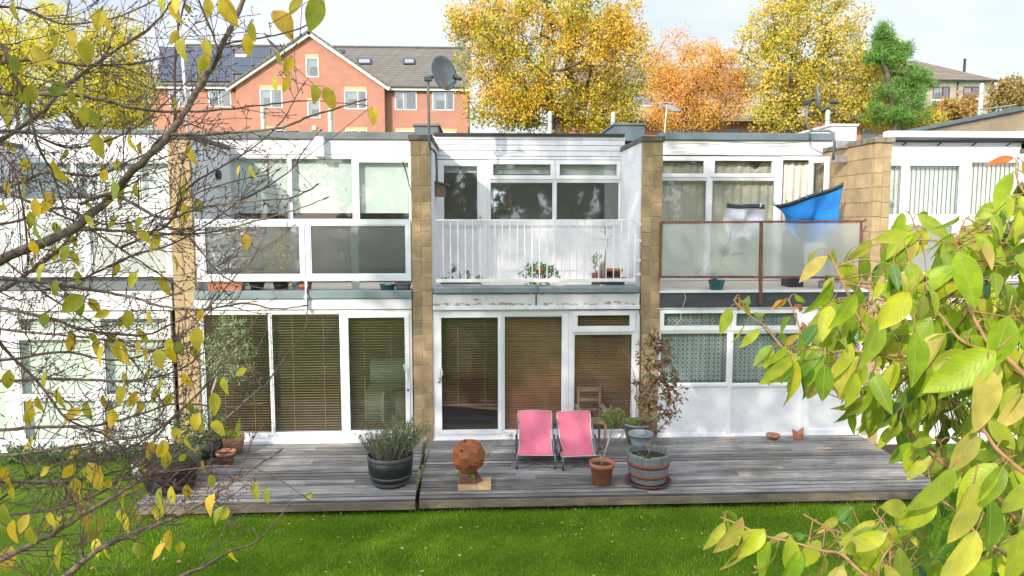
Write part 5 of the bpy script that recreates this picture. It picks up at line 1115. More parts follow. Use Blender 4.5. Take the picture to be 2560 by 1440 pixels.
r = random.Random(99); t = thing('balcony_plant', V((p.x,.12,ZF3+.16)), 'small dark plant blurred behind the frosted glass above the blue green pot', 'plant'); lf = MB(); leafballs(lf, r, scatter(r, V((p.x,.14,ZF3+.28)), (.11,.08,.09), 14, 0), 5, .03, .05, .5, 1); lf.build('leaves', M['darkgreen'], t); st = MB(); st.tube([(p.x,.12,ZF3+.15),(p.x,.13,ZF3+.26)], .006, 5); st.build('stem', M['deadtwig'], t)
p = at(2083, 715, .15); b = MB(); b.lathe([(.19,0),(.195,.01),(.195,.15),(.20,.155),(.185,.16),(.182,.02)], (p.x, .25, ZF3), 30); tag(b.build('metal_tub', M['steel'], None, True), 'round galvanised metal tub on the rusty balcony floor', 'tub')
for (px, py, rr_, lab) in ((1855, 605, .10, 'dark bag'), (1810, 628, .09, 'dark bundle')):
    q = at(px, py, .5); b = MB(); b.lathe([(rr_*.4,-rr_),(rr_,-rr_*.3),(rr_*.9,rr_*.4),(rr_*.3,rr_)], q, 14, cap1=True); tag(b.build('peg_bag', M['darkhem'], None, True), ('dark blue peg bag blurred behind the frosted glass' if px > 1830 else 'small dark bundle blurred low behind the frosted glass'), 'bag')
b = MB(); X0, X1, Z0, Z1 = rect(1972, 575, 2010, 690, .45); b.box(X0, X1, .40, .75, ZF3, Z1); tag(b.build('storage_box', M['darkmetal'], bevel=.03), 'dark box blurred behind the frosted glass under the blue sheet', 'box')
b = MB(); b.tube([at(2033,580,.1), at(2046,606,.0)], [.008,.008], 6); tag(b.build('broom_handle', M['chairwood']), 'short brown handle end behind the frosted glass', 'handle') if 0 else None
b = MB(); b.box(at(1651,712,.1).x, at(1672,712,.1).x, .05, .3, ZF3, ZF3+.02); tag(b.build('floor_offcut', M['pine']), 'small board offcut on the floor left of the blue green pot', 'board')
# ---- satellite dishes, aerials, pipes on the roofs
def dish(c, nrm, rx, rz, label, pole, lnb_len, arm_down, streak=False):
    t = thing('satellite_dish', pole[-1], label, 'dish'); nrm = V(nrm).normalized(); s_ = nrm.cross(V((0,0,1))).normalized(); u_ = s_.cross(nrm); gr = []; b = MB(); n = 32; rings = 7; n0 = 0
    b.v.append(tuple(V(c)-nrm*.07))
    for i in range(1, rings+1):
        q = i/rings
        for k in range(n): a = 6.283*k/n; b.v.append(tuple(V(c)+s_*(math.cos(a)*rx*q)+u_*(math.sin(a)*rz*q)-nrm*(.07*(1-q*q))))
    for k in range(n): b.f.append((0, 1+k, 1+(k+1)%n))
    for i in range(rings-1):
        for k in range(n): a0 = 1+i*n+k; a1 = 1+i*n+(k+1)%n; b.f.append((a0, a0+n, a1+n, a1))
    o = b.build('reflector', M['dish'], t, True); m_ = o.modifiers.new('solid', 'SOLIDIFY'); m_.thickness = .012
    b = MB(); b.tube(pole, .022, 8); b.build('pole', M['pole'], t, True)
    foot = V(c)-u_*rz*.95; head = V(c)+nrm*lnb_len-u_*rz*arm_down; b = MB(); b.tube([foot-nrm*.02, head], .012, 6); b.build('feed_arm', M['pole'], t)
    b = MB(); d_ = (V(c)-head).normalized(); b.tube([head-d_*.05, head+d_*.03, head+d_*.05, head+d_*.09], [.028,.028,.042,.045], 12); b.build('receiver_head', M['darkmetal'], t, True)
    top = V(pole[0]); b = MB(); b.bar(top+V((0,0,-.05)), V(c)-nrm*.10, .05, .05); b.bar(top+V((-.06,0,-.06)), top+V((.06,0,-.06)), .09, .06); b.build('mount', M['darkmetal'], t, bevel=.004)
    if streak:
        b = MB(); q = V(c)-nrm*.045-u_*rz*.3+nrm*.012; b.poly([q-s_*.02+u_*.08, q+s_*.03-u_*.14+nrm*.03, q-s_*.02-u_*.15+nrm*.034, q-s_*.045-u_*.10+nrm*.022]); b.build('rust_streak', M['rustdish'], t)
    return t
Yd = -.10; c = at(1110, 182, .15)
dish(c, (.72,-.66,.16), .285, .285, 'large grey satellite dish with a rust streak on the pillar pole', [at(1070,188,Yd), at(1072,300,Yd), at(1073,352,Yd), at(1075,370,Yd), at(1085,376,.02), at(1090,385,.06), at(1092,425,.10), at(1092,470,.15)], .30, .62, True)
b = MB(); b.tube([at(1062,178,Yd), at(1080,190,Yd)], .012, 5); tag(b.build('pole_clamp', M['darkmetal']), 'clamp at the top of the pillar dish pole', 'clamp') if 0 else None
Y2 = 1.2; c = at(2047, 247, Y2+.1)
dish(c, (.86,-.42,.14), .215, .235, 'small grey satellite dish turned edge on, above the rusty balcony house', [at(2019,248,Y2), at(2016,300,Y2), at(2018,318,Y2), at(2032,327,Y2), at(2072,327,.95), at(2085,333,.9), at(2086,352,.9), at(2082,400,.9)], .27, .55)
for py in (357, 384, 398): pass
for (px, py) in ((2090,362),(2088,398)):
    b = MB(); q = at(px, py, .9); b.box(q.x-.02, XW[4][0]-.004, .85, .95, q.z-.06, q.z+.06); tag(b.build('pole_bracket', M['steel'], bevel=.005), 'upper bracket holding the small dish pole on the tan blocks' if py < 380 else 'lower bracket holding the small dish pole on the tan blocks', 'bracket')
def flue(px, py_top, w, Y, label, py_bot=345):
    p = at(px, py_top, Y); rr_ = w/2/ (F_PX/(Y-CAM.y)); t = thing('vent_pipe', (p.x, Y, ZR-.05), label, 'vent pipe', 'pale green vent pipes on the flat roofs'); b = MB(); b.lathe([(rr_, 0), (rr_, p.z-ZR+.05-.05)], (p.x, Y, ZR-.05), 16, cap1=True); b.build('pipe', M['mint'], t, True); b = MB(); b.lathe([(rr_*1.06, -.26), (rr_*1.06, -.24), (rr_*1.06,-.05), (rr_*.8, 0), (rr_*.3,.015)], p, 16, cap1=True); b.build('cap', M['mint'], t, True)
flue(657, 268, 11, 6.0, 'thick pale green vent pipe in front of the brick gable, left one'); flue(825, 273, 11, 6.5, 'pale green vent pipe in front of the brick gable, right one'); flue(1375, 279, 10.5, 6.5, 'pale green vent pipe under the big maple, left of two'); flue(1533, 281, 10.5, 6.5, 'pale green vent pipe under the big maple, right of two'); flue(2070, 276, 11, 6, 'pale green vent pipe beside the small satellite dish'); flue(2455, 209, 11, 6.5, 'pale green vent pipe behind the right parapet wall'); flue(57, 262, 11, 6, 'pale green vent pipe behind the bare branches at the left')
b = MB(); X = at(2450, 295, 6.3); b.box(X.x-.25, X.x+.1, 6.1, 6.4, X.z-.06, X.z+.03); tag(b.build('roof_bracket', M['steel'], bevel=.01), 'metal bracket foot beside the right hand vent pipe', 'bracket'); line('aerial_boom', [at(2450,274,6.3), at(2500,268,6.3), at(2540,262,6.3)], .02, 'steel', 'thin metal boom lying across the right parapet', 'aerial')
# tv aerials
t = thing('tv_aerial', at(1662, 330, 4.5), 'television aerial on a thin mast in front of the orange tree', 'aerial'); b = MB(); b.tube([at(1661,340,4.5), at(1667,262,4.5)], .014, 6); b.build('mast', M['steel'], t); b = MB(); X0, X1, Z0, Z1 = rect(1648, 255, 1687, 269, 4.5); b.plate(X0, X1, Z0, Z1, [(X0+.02, X1-.02, Z0+.02, Z1-.02)], 4.48, 4.5); q0 = at(1668,263,4.5); q1 = at(1692,277,4.1); b.bar(q0, q1, .02)
for k in range(8): q = q0.lerp(q1, k/7); b.bar(q-V((.13,0,0)), q+V((.13,0,0)), .012)
b.build('aerial_head', M['steel'], t)
t = thing('aerial_mast', at(460, 300, 7), 'tall white mast with a thin aerial behind the bare branches', 'mast'); b = MB(); b.tube([at(470,340,7), at(463,230,7), at(455,130,7)], .035, 8); b.build('mast', M['whiteplastic'], t, True); b = MB(); b.tube([at(455,130,7), at(452,30,7)], .012, 6); b.bar(at(430,60,7), at(478,58,7), .014); b.bar(at(434,40,7), at(476,44,7), .014); b.bar(at(458,62,7), at(480,50,7), .014); b.build('aerial_head', M['steel'], t)
# low building bits behind the left roof

# garment shape put in for a ghostly pane reflection behind the half lowered blind
def P2(px, py): return at(px, py, 1.9)
b = MB(); b.prism([P2(*q) for q in ((1140,828),(1152,822),(1166,822),(1178,828),(1196,868),(1184,874),(1177,852),(1182,930),(1136,930),(1141,852),(1134,874),(1122,868))], (0,.09,0)); t = tag(b.build('garment_reflection', M['curtain'], bevel=.015), 'pale garment shape put in for a ghostly reflection behind the half lowered brown blind', 'garment')
b = MB(); b.tube([P2(1159,823), P2(1159,805), P2(1164,800)], .006, 5); b.build('shape_hook', M['steel'], t)
q = at(402, 700, .5); b = MB(); X0, X1, Z0, Z1 = rect(388, 655, 412, 704, .5); b.box(X0, X1, .44, .56, Z0+.05, Z1); b.box(X0+.02, X0+.05, .45, .48, SZ-.09, Z0+.049); b.box(X1-.05, X1-.02, .45, .48, SZ-.09, Z0+.049); tag(b.build('plastic_stool', M['lime'], bevel=.01), 'lime green plastic stool on the far left balcony beside the tan pillar', 'stool')
# ------------------------------------------------------------------ background buildings
YB = 38.0
def bwin(t, px, Y, mat='upvc', glass='glassfar', split=None, mw=.06, cur=True, name='window'):
    X0, X1, Z0, Z1 = rect(*px, Y); f = MB(); m_ = mw; holes = []
    if split is None: holes = [(X0+m_, X1-m_, Z0+m_, Z1-m_)]
    else:
        xs = X0+(X1-X0)*split; holes = [(X0+m_, xs-m_/2, Z0+m_, Z1-m_), (xs+m_/2, X1-m_, Z0+m_, Z1-m_)]
    f.plate(X0, X1, Z0, Z1, holes, Y-.03, Y+.05); w = f.build(name, M[mat], t)
    g = MB()
    for h in holes: g.box(h[0]-.01, h[1]+.01, Y+.01, Y+.02, h[2]-.01, h[3]+.01)
    g.build('pane', M[glass], w)
    if cur:
        c_ = MB()
        for k, h in enumerate(holes):
            wd = (h[1]-h[0]); c_.box(h[0], h[0]+wd*.22, Y+.10, Y+.12, h[2], h[3])
            if k == 0: c_.box(h[0], h[1], Y+.125, Y+.14, h[3]-(h[3]-h[2])*.45, h[3])
        c_.build('curtain', M['curtain'], w)
    return (X0, X1, Z0, Z1)
t = thing('brick_building', (at(780,300,YB).x, YB, GZ), 'red brick building with a steep white edged gable', 'building')
def P(px, py, Y=YB): return at(px, py, Y)
wins = [(765,144,797,193,None),(650,222,706,270,.5),(861,226,917,273,.6),(769,253,801,295,None)]
lowwins = [(864,325,918,372,.6),(663,325,716,370,.5)]
apex = P(775,93); zl = P(589,216).z; zr = P(961,216).z; zea = (zl+zr)/2; xl = P(589,230).x; xr = P(961,230).x
# gable wall: rectangle with holes plus the triangle above built in strips
b = MB(); holes = [rect(*w_[:4], YB) for w_ in wins+lowwins]; zb_ = GZ
b.plate(xl, xr, zb_, zea, [h for h in holes if h[3] < zea+.3 and h[2] < zea], YB, YB+.25)
h = holes[0]; ax = apex.x; az = apex.z
def xat(z, side): u = (z-zea)/(az-zea); return (xl if side < 0 else xr)*(1-u)+ax*u
b.prism([(xl,YB,zea),(xr,YB,zea),(xat(h[2],1),YB,h[2]),(xat(h[2],-1),YB,h[2])], (0,.25,0))
b.prism([(xat(h[2],-1),YB,h[2]),(h[0],YB,h[2]),(h[0],YB,h[3]),(xat(h[3],-1),YB,h[3])], (0,.25,0)); b.prism([(h[1],YB,h[2]),(xat(h[2],1),YB,h[2]),(xat(h[3],1),YB,h[3]),(h[1],YB,h[3])], (0,.25,0))
b.prism([(xat(h[3],-1),YB,h[3]),(xat(h[3],1),YB,h[3]),(ax,YB,az)], (0,.25,0)); b.build('gable_wall', M['redbrick'], t)
for w_ in wins+lowwins: bwin(t, w_[:4], YB, split=w_[4])
for l in ((763,135,796,143.5),(650,213,708,221.5),(860,217,916,225.5),(768,245,802,252.5),(863,318,919,324.5),(662,316,717,324.5)):
    X0, X1, Z0, Z1 = rect(*l, YB); q = MB(); q.box(X0, X1, YB-.02, YB+.1, Z0, Z1); q.build('lintel', M['creambrick'], t)
def rake(a, c, w_, th, mat, name, Yo):
    b = MB(); a = V(a); c = V(c); d = (c-a).normalized(); n_ = V((-d.z,0,d.x)); n_ = n_ if n_.z > 0 else -n_
    b.prism([a, c, c+n_*w_, a+n_*w_], (0, th, 0)); b.build(name, M[mat], t)
ap = (ax, YB-.3, az+.02)
rake((xl-.5, YB-.3, zea-.42), ap, .26, .28, 'upvc', 'bargeboard', 0); rake((xr+.3, YB-.3, zea-.28), ap, .26, .28, 'upvc', 'bargeboard', 0)
# gable roof slopes (thin tiled slabs going back to the main roof)
for sx, xe in ((-1, xl-.5), (1, xr+.3)):
    b = MB(); z_e = zea-.42+.22 if sx < 0 else zea-.28+.22
    b.prism([(xe,YB-.42,z_e),(ax,YB-.42,az+.27),(ax,YB-.42,az+.42),(xe,YB-.42,z_e+.15)], (0, 6.5, 0)); b.build('roof_slope', M['rooftile'], t)
Ym = YB+.7; xR = P(1169,260,Ym).x; xL = P(380,260,Ym).x
zE = P(1050,221,Ym).z; Yr = Ym+6.3; zRg = P(1050,124,Yr).z
rwins = [(987,229,1042,275,.4),(1081,229,1135,276,.6),(990,327,1042,372,.5),(1098,330,1140,372,.5)]; lw_ = [(522,221,578,268,.45),(423,219,478,266,.45)]
b = MB(); b.plate(xr-.4, xR, GZ, zE, [rect(*w_[:4], Ym) for w_ in rwins], Ym, Ym+.25); b.build('main_wall', M['redbrick'], t); b = MB(); b.plate(xL, xl+.4, GZ, zE, [rect(*w_[:4], Ym) for w_ in lw_], Ym, Ym+.25)
b.build('main_wall', M['redbrick'], t); b = MB(); b.box(xR-.25, xR, Ym+.251, Ym+12, GZ, zE); b.build('end_wall', M['redbrick'], t)
for w_ in rwins+lw_: bwin(t, w_[:4], Ym, split=w_[4])
for l in ((988,320,1044,326.5),(1096,322,1142,329.5)): X0, X1, Z0, Z1 = rect(*l, Ym); q = MB(); q.box(X0, X1, Ym-.02, Ym+.1, Z0, Z1); q.build('lintel', M['creambrick'], t)
# shaded backing so the windows read dark
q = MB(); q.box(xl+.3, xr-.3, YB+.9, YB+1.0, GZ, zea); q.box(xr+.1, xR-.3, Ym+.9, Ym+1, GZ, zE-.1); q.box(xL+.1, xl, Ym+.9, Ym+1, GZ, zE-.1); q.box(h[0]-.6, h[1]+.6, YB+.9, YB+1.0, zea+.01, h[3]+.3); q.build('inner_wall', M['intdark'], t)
def roofslab(xa, xb, name, mat, th=.12, ye=Ym-.35, ze=None, yr=Yr, zr_=zRg):
    ze = zE+.02 if ze is None else ze
    b = MB(); b.prism([(xa,ye,ze),(xa,yr,zr_),(xa,yr,zr_+th),(xa,ye,ze+th)], (xb-xa,0,0)); return b.build(name, M[mat], t)
roofslab(xL, xR+.25, 'roof', 'rooftile')
b = MB(); b.prism([(xL,Yr,zRg-.05),(xL,Yr+6.3,zE),(xL,Yr+6.3,zE+.12),(xL,Yr,zRg+.1)], (xR-xL,0,0)); b.build('roof', M['rooftile'], t)
b = MB(); b.box(xL, xR+.25, Yr-.12, Yr+.12, zRg+.10, zRg+.22); b.build('ridge', M['rooftile'], t)
b = MB(); b.box(xr+.05, xR+.2, Ym-.34, Ym-.30, zE-.20, zE+.05); b.build('fascia', M['upvc'], t); b = MB(); b.box(xL, xl-.3, Ym-.34, Ym-.30, zE-.2, zE+.05); b.build('fascia', M['upvc'], t)
b = MB(); b.box(xr+.05, xR+.2, Ym-.44, Ym-.345, zE-.04, zE+.05); b.box(xL, xl-.3, Ym-.44, Ym-.345, zE-.04, zE+.05); b.build('gutter', M['wire'], t)
sl = (zRg-zE)/(Yr-Ym+.35); nrm = V((0,-sl,1)).normalized(); 
def onroof(px, py):
    d = ray(px, py); # intersect with roof plane z = zE+.14+sl*(y-(Ym-.35))
    k = (zE+.14-sl*(Ym-.35)+sl*CAM.y-CAM.z)/(d.z-sl*d.y); return CAM+d*k
def roofpanel(x0, y0, x1, y1, lift, name, mat, fr=None, frm='darkmetal'):
    p = [onroof(x0,y1), onroof(x1,y1), onroof(x1,y0), onroof(x0,y0)]; o_ = nrm*lift
    b = MB(); b.prism([q+o_ for q in p], nrm*-.05); return b.build(name, M[mat], t), p
M['solar'] = (lambda: (lambda m, t_, b_, o_: (b_.inputs['Base Color'].__setattr__('default_value', (.02,.035,.075,1)), b_.inputs['Roughness'].__setattr__('default_value', .2), m)[-1])(*nodes('solar_glass')))()
def solar_panel(x0, y0, x1, y1):
    o, p = roofpanel(x0, y0, x1, y1, .10, 'solar_panel', 'solar')
    b = MB(); n_ = nrm*.108
    for k in range(0, 7): u = k/6; b.bar(p[0].lerp(p[1],u)+n_, p[3].lerp(p[2],u)+n_, .022 if k % 6 else .05, .01)
    for u in (0, 1): b.bar(p[0].lerp(p[3],u)+n_, p[1].lerp(p[2],u)+n_, .05, .012)
    b.build('panel_frame', M['pole'], o)
for row, (ya, yb2) in enumerate(((121,145),(146,166),(167,187),(188,206))):
    xs_ = 396-0*row
    for k in range(7):
        x0_ = 400+k*46; x1_ = x0_+45
        if row == 0 and x0_ > 560-20 and x0_ < 610: continue
        if row > 1 and x0_ > 640-row*20: continue
        if x1_ < 705-row*26: solar_panel(x0_, ya, x1_, yb2)
o, p = roofpanel(848, 126, 860, 134, .10, 'solar_panel', 'solar')
def skylight(x0, y0, x1, y1):
    o, p = roofpanel(x0, y0, x1, y1, .09, 'skylight', 'darkmetal'); dx = (x1-x0)*.13; dy = (y1-y0)*.16
    b = MB(); q = [onroof(x0+dx,y1-dy), onroof(x1-dx,y1-dy), onroof(x1-dx,y0+dy), onroof(x0+dx,y0+dy)]; b.prism([k+nrm*.10 for k in q], nrm*-.008); b.build('pane', M['skyglass'], o)
M['skyglass'] = glassm('skylight_glass', (.3,.36,.42), 4, .35)
skylight(893,149,929,162); skylight(1008,149,1038,162); skylight(583,136,622,150)
b = MB(); X0, X1, Z0, Z1 = rect(780,315,790,325,YB-.1); b.box(X0, X1, YB-.12, YB-.002, Z0, Z1); b.build('alarm_box', M['whiteplastic'], t)
# buff houses on the right
def buff(px0, px1, Y, ridge_y, eave_y, wy, wins, label, hip=False, low=True, seed=0):
    x0 = at(px0, 250, Y).x; x1 = at(px1, 250, Y).x; zE_ = at(1900+0*px0, eave_y, Y).z; zE_ = at((px0+px1)/2, eave_y, Y).z; t = thing('terrace_house', ((x0+x1)/2, Y, GZ), label, 'house', 'buff brick houses beyond the trees')
    Yr_ = Y+5; zr_ = at((px0+px1)/2, ridge_y, Yr_).z; zl_ = at((px0+px1)/2, wy, Y).z; hs = [rect(*w_[:4], Y) for w_ in wins]
    b = MB(); b.plate(x0, x1, zl_, zE_, hs, Y, Y+.25); b.box(x0+.01, x0+.25, Y+.251, Y+9, zl_, zE_); b.box(x1-.25, x1-.01, Y+.251, Y+9, zl_, zE_); b.build('upper_wall', M['greybrick'], t)
    b = MB(); b.box(x0, x1-.0, Y+.9, Y+9, GZ, zl_-.01); b.build('lower_wall', M['redbrick'], t)
    b = MB(); b.prism([(x0,Y-.9,zl_-.45),(x0,Y-.01,zl_-.0),(x0,Y-.01,zl_+.12),(x0,Y-.9,zl_-.35)], (x1-x0,0,0)); b.build('canopy', M['browntile'], t)
    b = MB(); b.box(x1+.002, x1+.35, Y+.1, Y+8, GZ, zE_); b.build('end_wall', M['redbrick'], t)
    hp = 3.4 if hip else 0
    b = MB(); b.poly([(x0,Y-.4,zE_),(x1+.6,Y-.4,zE_),(x1+.6-hp,Yr_,zr_),(x0,Yr_,zr_)]); b.poly([(x1+.6,Y-.4,zE_),(x1+.6,Y+9.5,zE_),(x1+.6-hp,Yr_,zr_)]); b.poly([(x1+.6,Y+9.5,zE_),(x0,Y+9.5,zE_),(x0,Yr_,zr_),(x1+.6-hp,Yr_,zr_)]); b.poly([(x0,Y-.4,zE_),(x0,Yr_,zr_),(x0,Y+9.5,zE_)]); b.poly([(x0,Y-.4,zE_),(x0,Y+9.5,zE_),(x1+.6,Y+9.5,zE_),(x1+.6,Y-.4,zE_)])
    b.build('roof', M['browntile'], t)
    b = MB(); b.box(x0, x1+.6, Y-.52, Y-.41, zE_-.12, zE_+.02); b.build('gutter', M['wire'], t)
    b = MB(); b.box(x0, x1+.5, Y-.38, Y-.003, zE_-.06, zE_-.005); b.box(x0, x1, Y-.05, Y-.004, zE_-.38, zE_-.06); b.build('soffit', M['paint'], t)
    for w_ in wins:
        bwin(t, w_[:4], Y, 'redframe', split=w_[4]); X0, X1, Z0, Z1 = rect(*w_[:4], Y); q = MB(); q.box(X0-.1, X1+.1, Y-.08, Y+.1, Z0-.14, Z0-.005); q.build('sill', M['paint'], t)
    q = MB(); q.box(x0+.3, x1-.3, Y+.85, Y+.88, zl_, zE_-.05); q.build('inner_wall', M['intdark'], t)  # dark backing behind the panes, room shade in its colour
    for px in range(int(px0)+70, int(px1)-30, 150):
        q = MB(); x = at(px, 300, Y+.9).x; q.box(x, x+1.3, Y+.80, Y+.88, zl_-2.3, zl_-.9); q.build('lower_window', M['glassdark'], t)
    return t, x0, x1, zE_, zr_, Yr_
M['redframe'] = plain('dark_red_frame', (.16,.03,.03), None, .5)
M['glassdark'] = plain('dark_glass', (.10,.12,.14), None, .1)
tb, bx0, bx1, bz, bzr, byr = buff(2085, 2474, 43, 153, 202, 288, [(2117,220,2160,250,.5),(2222,219,2262,249,.5),(2332,217,2374,248,.6),(2408,217,2448,245,.55)], 'buff brick house with dark red window frames at the right end of the row', hip=True)
q = MB(); p = at(2411, 170, byr-2.2); q.tube([p+V((0,0,-2.2)), p+V((0,0,.75))], .10, 8); q.build('flue_pipe', M['wire'], tb)
q = MB(); x = at(2395, 240, 42.8).x; q.tube([(x, 42.9, bz), (x, 42.9, bz-6)], .05, 6); q.build('downpipe', M['wire'], tb)
buff(1440, 2060, 47, 168, 216, 292, [(1500,236,1550,262,.5),(1580,236,1630,262,.5),(1800,233,1850,262,.5),(1900,234,1945,262,.5),(1985,232,2020,260,.5)], 'buff brick houses half hidden behind the orange and maple trees')

# ------------------------------------------------------------------ trees
def tree(name, label, base_p, crown, blobs, leafmat, nleaf, Ln, seed, trunk_r=.25, bark='barkgrey', fork=None, spread=.6, cat='tree', group=None, asp=.75, hollow=.1, down=.1, limbs=5):
    """blobs: (px, py, rx_px, ry_px, n points) at the crown's depth"""
    r = random.Random(seed); Y = base_p.y; t = thing(name, base_p, label, cat, group); pts = []
    for (px, py, rx, ry, n_) in blobs:
        c = at(px, py, Y); k_ = (Y-CAM.y)/F_PX; ry3 = rx*k_
        for _ in range(n_):
            while True:
                q = V((r.uniform(-1,1), r.uniform(-1,1), r.uniform(-1,1)))
                if hollow < q.length < 1: break
            pts.append(V((c.x+q.x*rx*k_, c.y+q.y*min(ry3, 4.5), c.z+q.z*ry*k_)))
    fk = fork or base_p+V((0,0,2.5)); b, tips, nd_, pa = grow(r, [base_p, base_p.lerp(fk, .5)+V((.1,0,0)), fk], pts, trunk_r, .010, .2, 5)
    b.tube([base_p, base_p.lerp(fk, .5)+V((.1,0,0)), fk], [trunk_r*1.3, trunk_r*1.05, trunk_r], 9); b.build('trunk', M[bark], t, True)
    lf = MB(); src = nd_[3:]; per = max(1, int(nleaf/len(src))); leafballs(lf, r, src, per, spread, Ln, asp, 1, down, .15); lf.build('crown', leafmat, t); return t
ymaple = leafm('maple_autumn_leaves', [(.16,.26,.03),(.26,.36,.03),(.46,.46,.04),(.66,.50,.04),(.76,.50,.05),(.78,.44,.06),(.80,.54,.12),(.72,.54,.05)], .3, clump=.45)
ymaple2 = leafm('pale_maple_leaves', [(.22,.31,.04),(.42,.44,.05),(.62,.54,.06),(.74,.56,.08),(.76,.50,.08),(.70,.60,.12)], .3, clump=.5)
orange = leafm('orange_cherry_leaves', [(.50,.50,.08),(.85,.42,.08),(.78,.34,.05),(.85,.55,.20),(.80,.46,.08),(.78,.58,.12),(.85,.40,.14)], .35, clump=.6)
yellow = leafm('yellow_birch_leaves', [(.78,.66,.04),(.70,.62,.04),(.58,.58,.04),(.80,.60,.05),(.46,.50,.05)], .35, clump=.5)
brownor = leafm('brown_orange_leaves', [(.50,.26,.08),(.55,.33,.12),(.40,.22,.07),(.35,.30,.08)], .3)
bp = at(1400, 330, 20); bp = V((bp.x+.2, 20, GZ))
tree('maple_tree', 'big gold and green maple behind the middle house', bp, None, [(1370,150,215,125,150),(1250,200,110,110,60),(1230,70,90,80,40),(1400,30,170,70,80),(1520,150,105,130,80),(1560,60,60,60,24),(1260,280,80,60,34),(1500,280,100,50,40),(1390,270,120,60,50),(1175,65,50,45,14),(1440,-90,150,70,40),(1150,45,36,24,8)], ymaple, 52000, .122, 1, .28, fork=at(1395,300,20), spread=.55, hollow=.15)
bp = at(1720, 330, 16.5); bp = V((bp.x, 16.5, GZ))
tree('cherry_tree', 'bright orange autumn cherry between the two maples', bp, None, [(1740,190,110,75,110),(1680,240,60,60,46),(1790,260,80,50,40),(1720,290,90,35,40),(1700,120,60,40,12),(1790,150,60,50,22),(1640,180,40,70,22),(1845,230,40,60,22),(1660,280,50,40,20)], orange, 24000, .105, 2, .13, 'barkdark', fork=at(1722,310,16.5), spread=.42, asp=.42, hollow=.0, down=.5)
bp = at(1960, 330, 14.5); bp = V((bp.x, 14.5, GZ))
tree('maple_tree', 'tall airy yellow maple behind the small satellite dish', bp, None, [(2010,110,150,130,110),(1960,40,100,70,36),(2110,70,70,80,30),(2080,200,130,80,76),(1930,180,70,100,40),(2180,190,90,90,60),(1950,290,90,40,34),(2130,285,120,45,56),(2190,285,50,40,18),(2010,-30,120,60,26),(1890,100,50,50,14)], ymaple2, 28000, .105, 3, .17, fork=at(1965,290,14.5), spread=.40, hollow=.1)
# pine
bp = V((at(2250,330,12.5).x, 12.5, GZ)); t = thing('pine_tree', bp, 'green pine poking up between the yellow maple and the buff house', 'tree'); r = random.Random(5); pts = []; lf = MB(); tops = [(2205,90,18,26),(2200,140,30,26),(2240,160,30,30),(2260,200,52,34),(2295,215,34,34),(2240,235,62,34),(2280,260,44,30),(2220,280,60,34),(2215,120,22,24),(2255,130,18,22),(2250,300,60,26)]
pts = []
for px, py, rx, ry in tops:
    c = at(px, py, 12.5); k_ = 24/F_PX
    for _ in range(26): q = rv(r)*r.random()**.4; pts.append(V((c.x+q.x*rx*1.2*k_, 12.5+q.y*rx*k_, c.z+q.z*ry*k_)))
b, tips, nd_, pa = grow(r, [bp, bp+V((0,0,2.5)), at(2240,290,12.5), at(2222,220,12.5), at(2205,150,12.5), at(2205,95,12.5)], pts, .09, .014, .15, 5); b.tube([bp, bp+V((0,0,2.5)), at(2240,290,12.5)], [.16,.13,.09], 8); b.build('trunk', M['barkgrey'], t, True)
for q in nd_[3:]:
    for _ in range(44): ax = (rv(r)+V((0,0,.5))).normalized(); lf.leaf(q+rv(r)*.12, ax, rv(r), .26*r.uniform(.6,1.1), .022, .05, 0, 1)
lf.build('crown', leafm('pine_needles', [(.13,.30,.05),(.18,.37,.06),(.09,.23,.05),(.24,.42,.09)], .25), t)
def bush(label, px, py, rx, ry, Y, mat, n, nl, Ln, seed, name='shrub', asp=.6): 
    bp = V((at(px, py, Y).x, Y, GZ)); return tree(name, label, bp, None, [(px, py, rx, ry, n)], mat, nl, Ln, seed, .06, 'barkdark', fork=at(px, py+ry*.7, Y), spread=.32, cat='shrub' if name == 'shrub' else 'tree', asp=asp, hollow=0)
bush('orange brown shrub above the slanting parapet, left of the right vent pipe', 2360, 285, 60, 26, 15, brownor, 60, 3200, .18, 21); bush('small orange shrub in front of the buff house wall', 2420, 265, 34, 30, 16, brownor, 30, 700, .13, 22)
bush('brownish bare topped tree at the right edge of the picture', 2530, 240, 55, 48, 19, leafm('olive_brown_leaves', [(.38,.28,.08),(.30,.25,.07),(.45,.30,.10)], .3), 110, 2600, .17, 23, 'small_tree')
bush('green gold shrub low behind the parapet by the pine', 2310, 300, 46, 18, 14, ymaple2, 30, 700, .12, 24)
bp = V((at(200,330,15).x, 15, GZ)); tree('birch_tree', 'yellow autumn tree behind the bare branches on the left', bp, None, [(150,190,190,110,150),(290,200,90,120,80),(30,170,100,130,70),(330,260,60,50,30),(300,90,60,50,20),(80,60,120,50,24),(250,290,120,30,46)], yellow, 24000, .105, 31, .16, fork=at(200,310,15), spread=.42, hollow=.1)
bp = V((at(-150,330,14).x, 14, GZ)); tree('birch_tree', 'yellow autumn tree cut by the left edge of the picture', bp, None, [(-150,180,160,130,110)], yellow, 6000, .19, 32, .16, fork=at(-150,300,14), spread=.45)
bp = V((at(560,330,30).x, 30, GZ)); 
bush('low orange shrub in front of the brick gable', 560, 250, 40, 50, 24, orange, 20, 500, .15, 33) if 0 else None
bush('green shrub at the left of the plinth', 110, 1190, 80, 22, -.6, leafm('border_leaves', [(.08,.2,.05),(.14,.27,.06),(.05,.14,.04)], .25), 60, 1500, .045, 41) if 0 else None
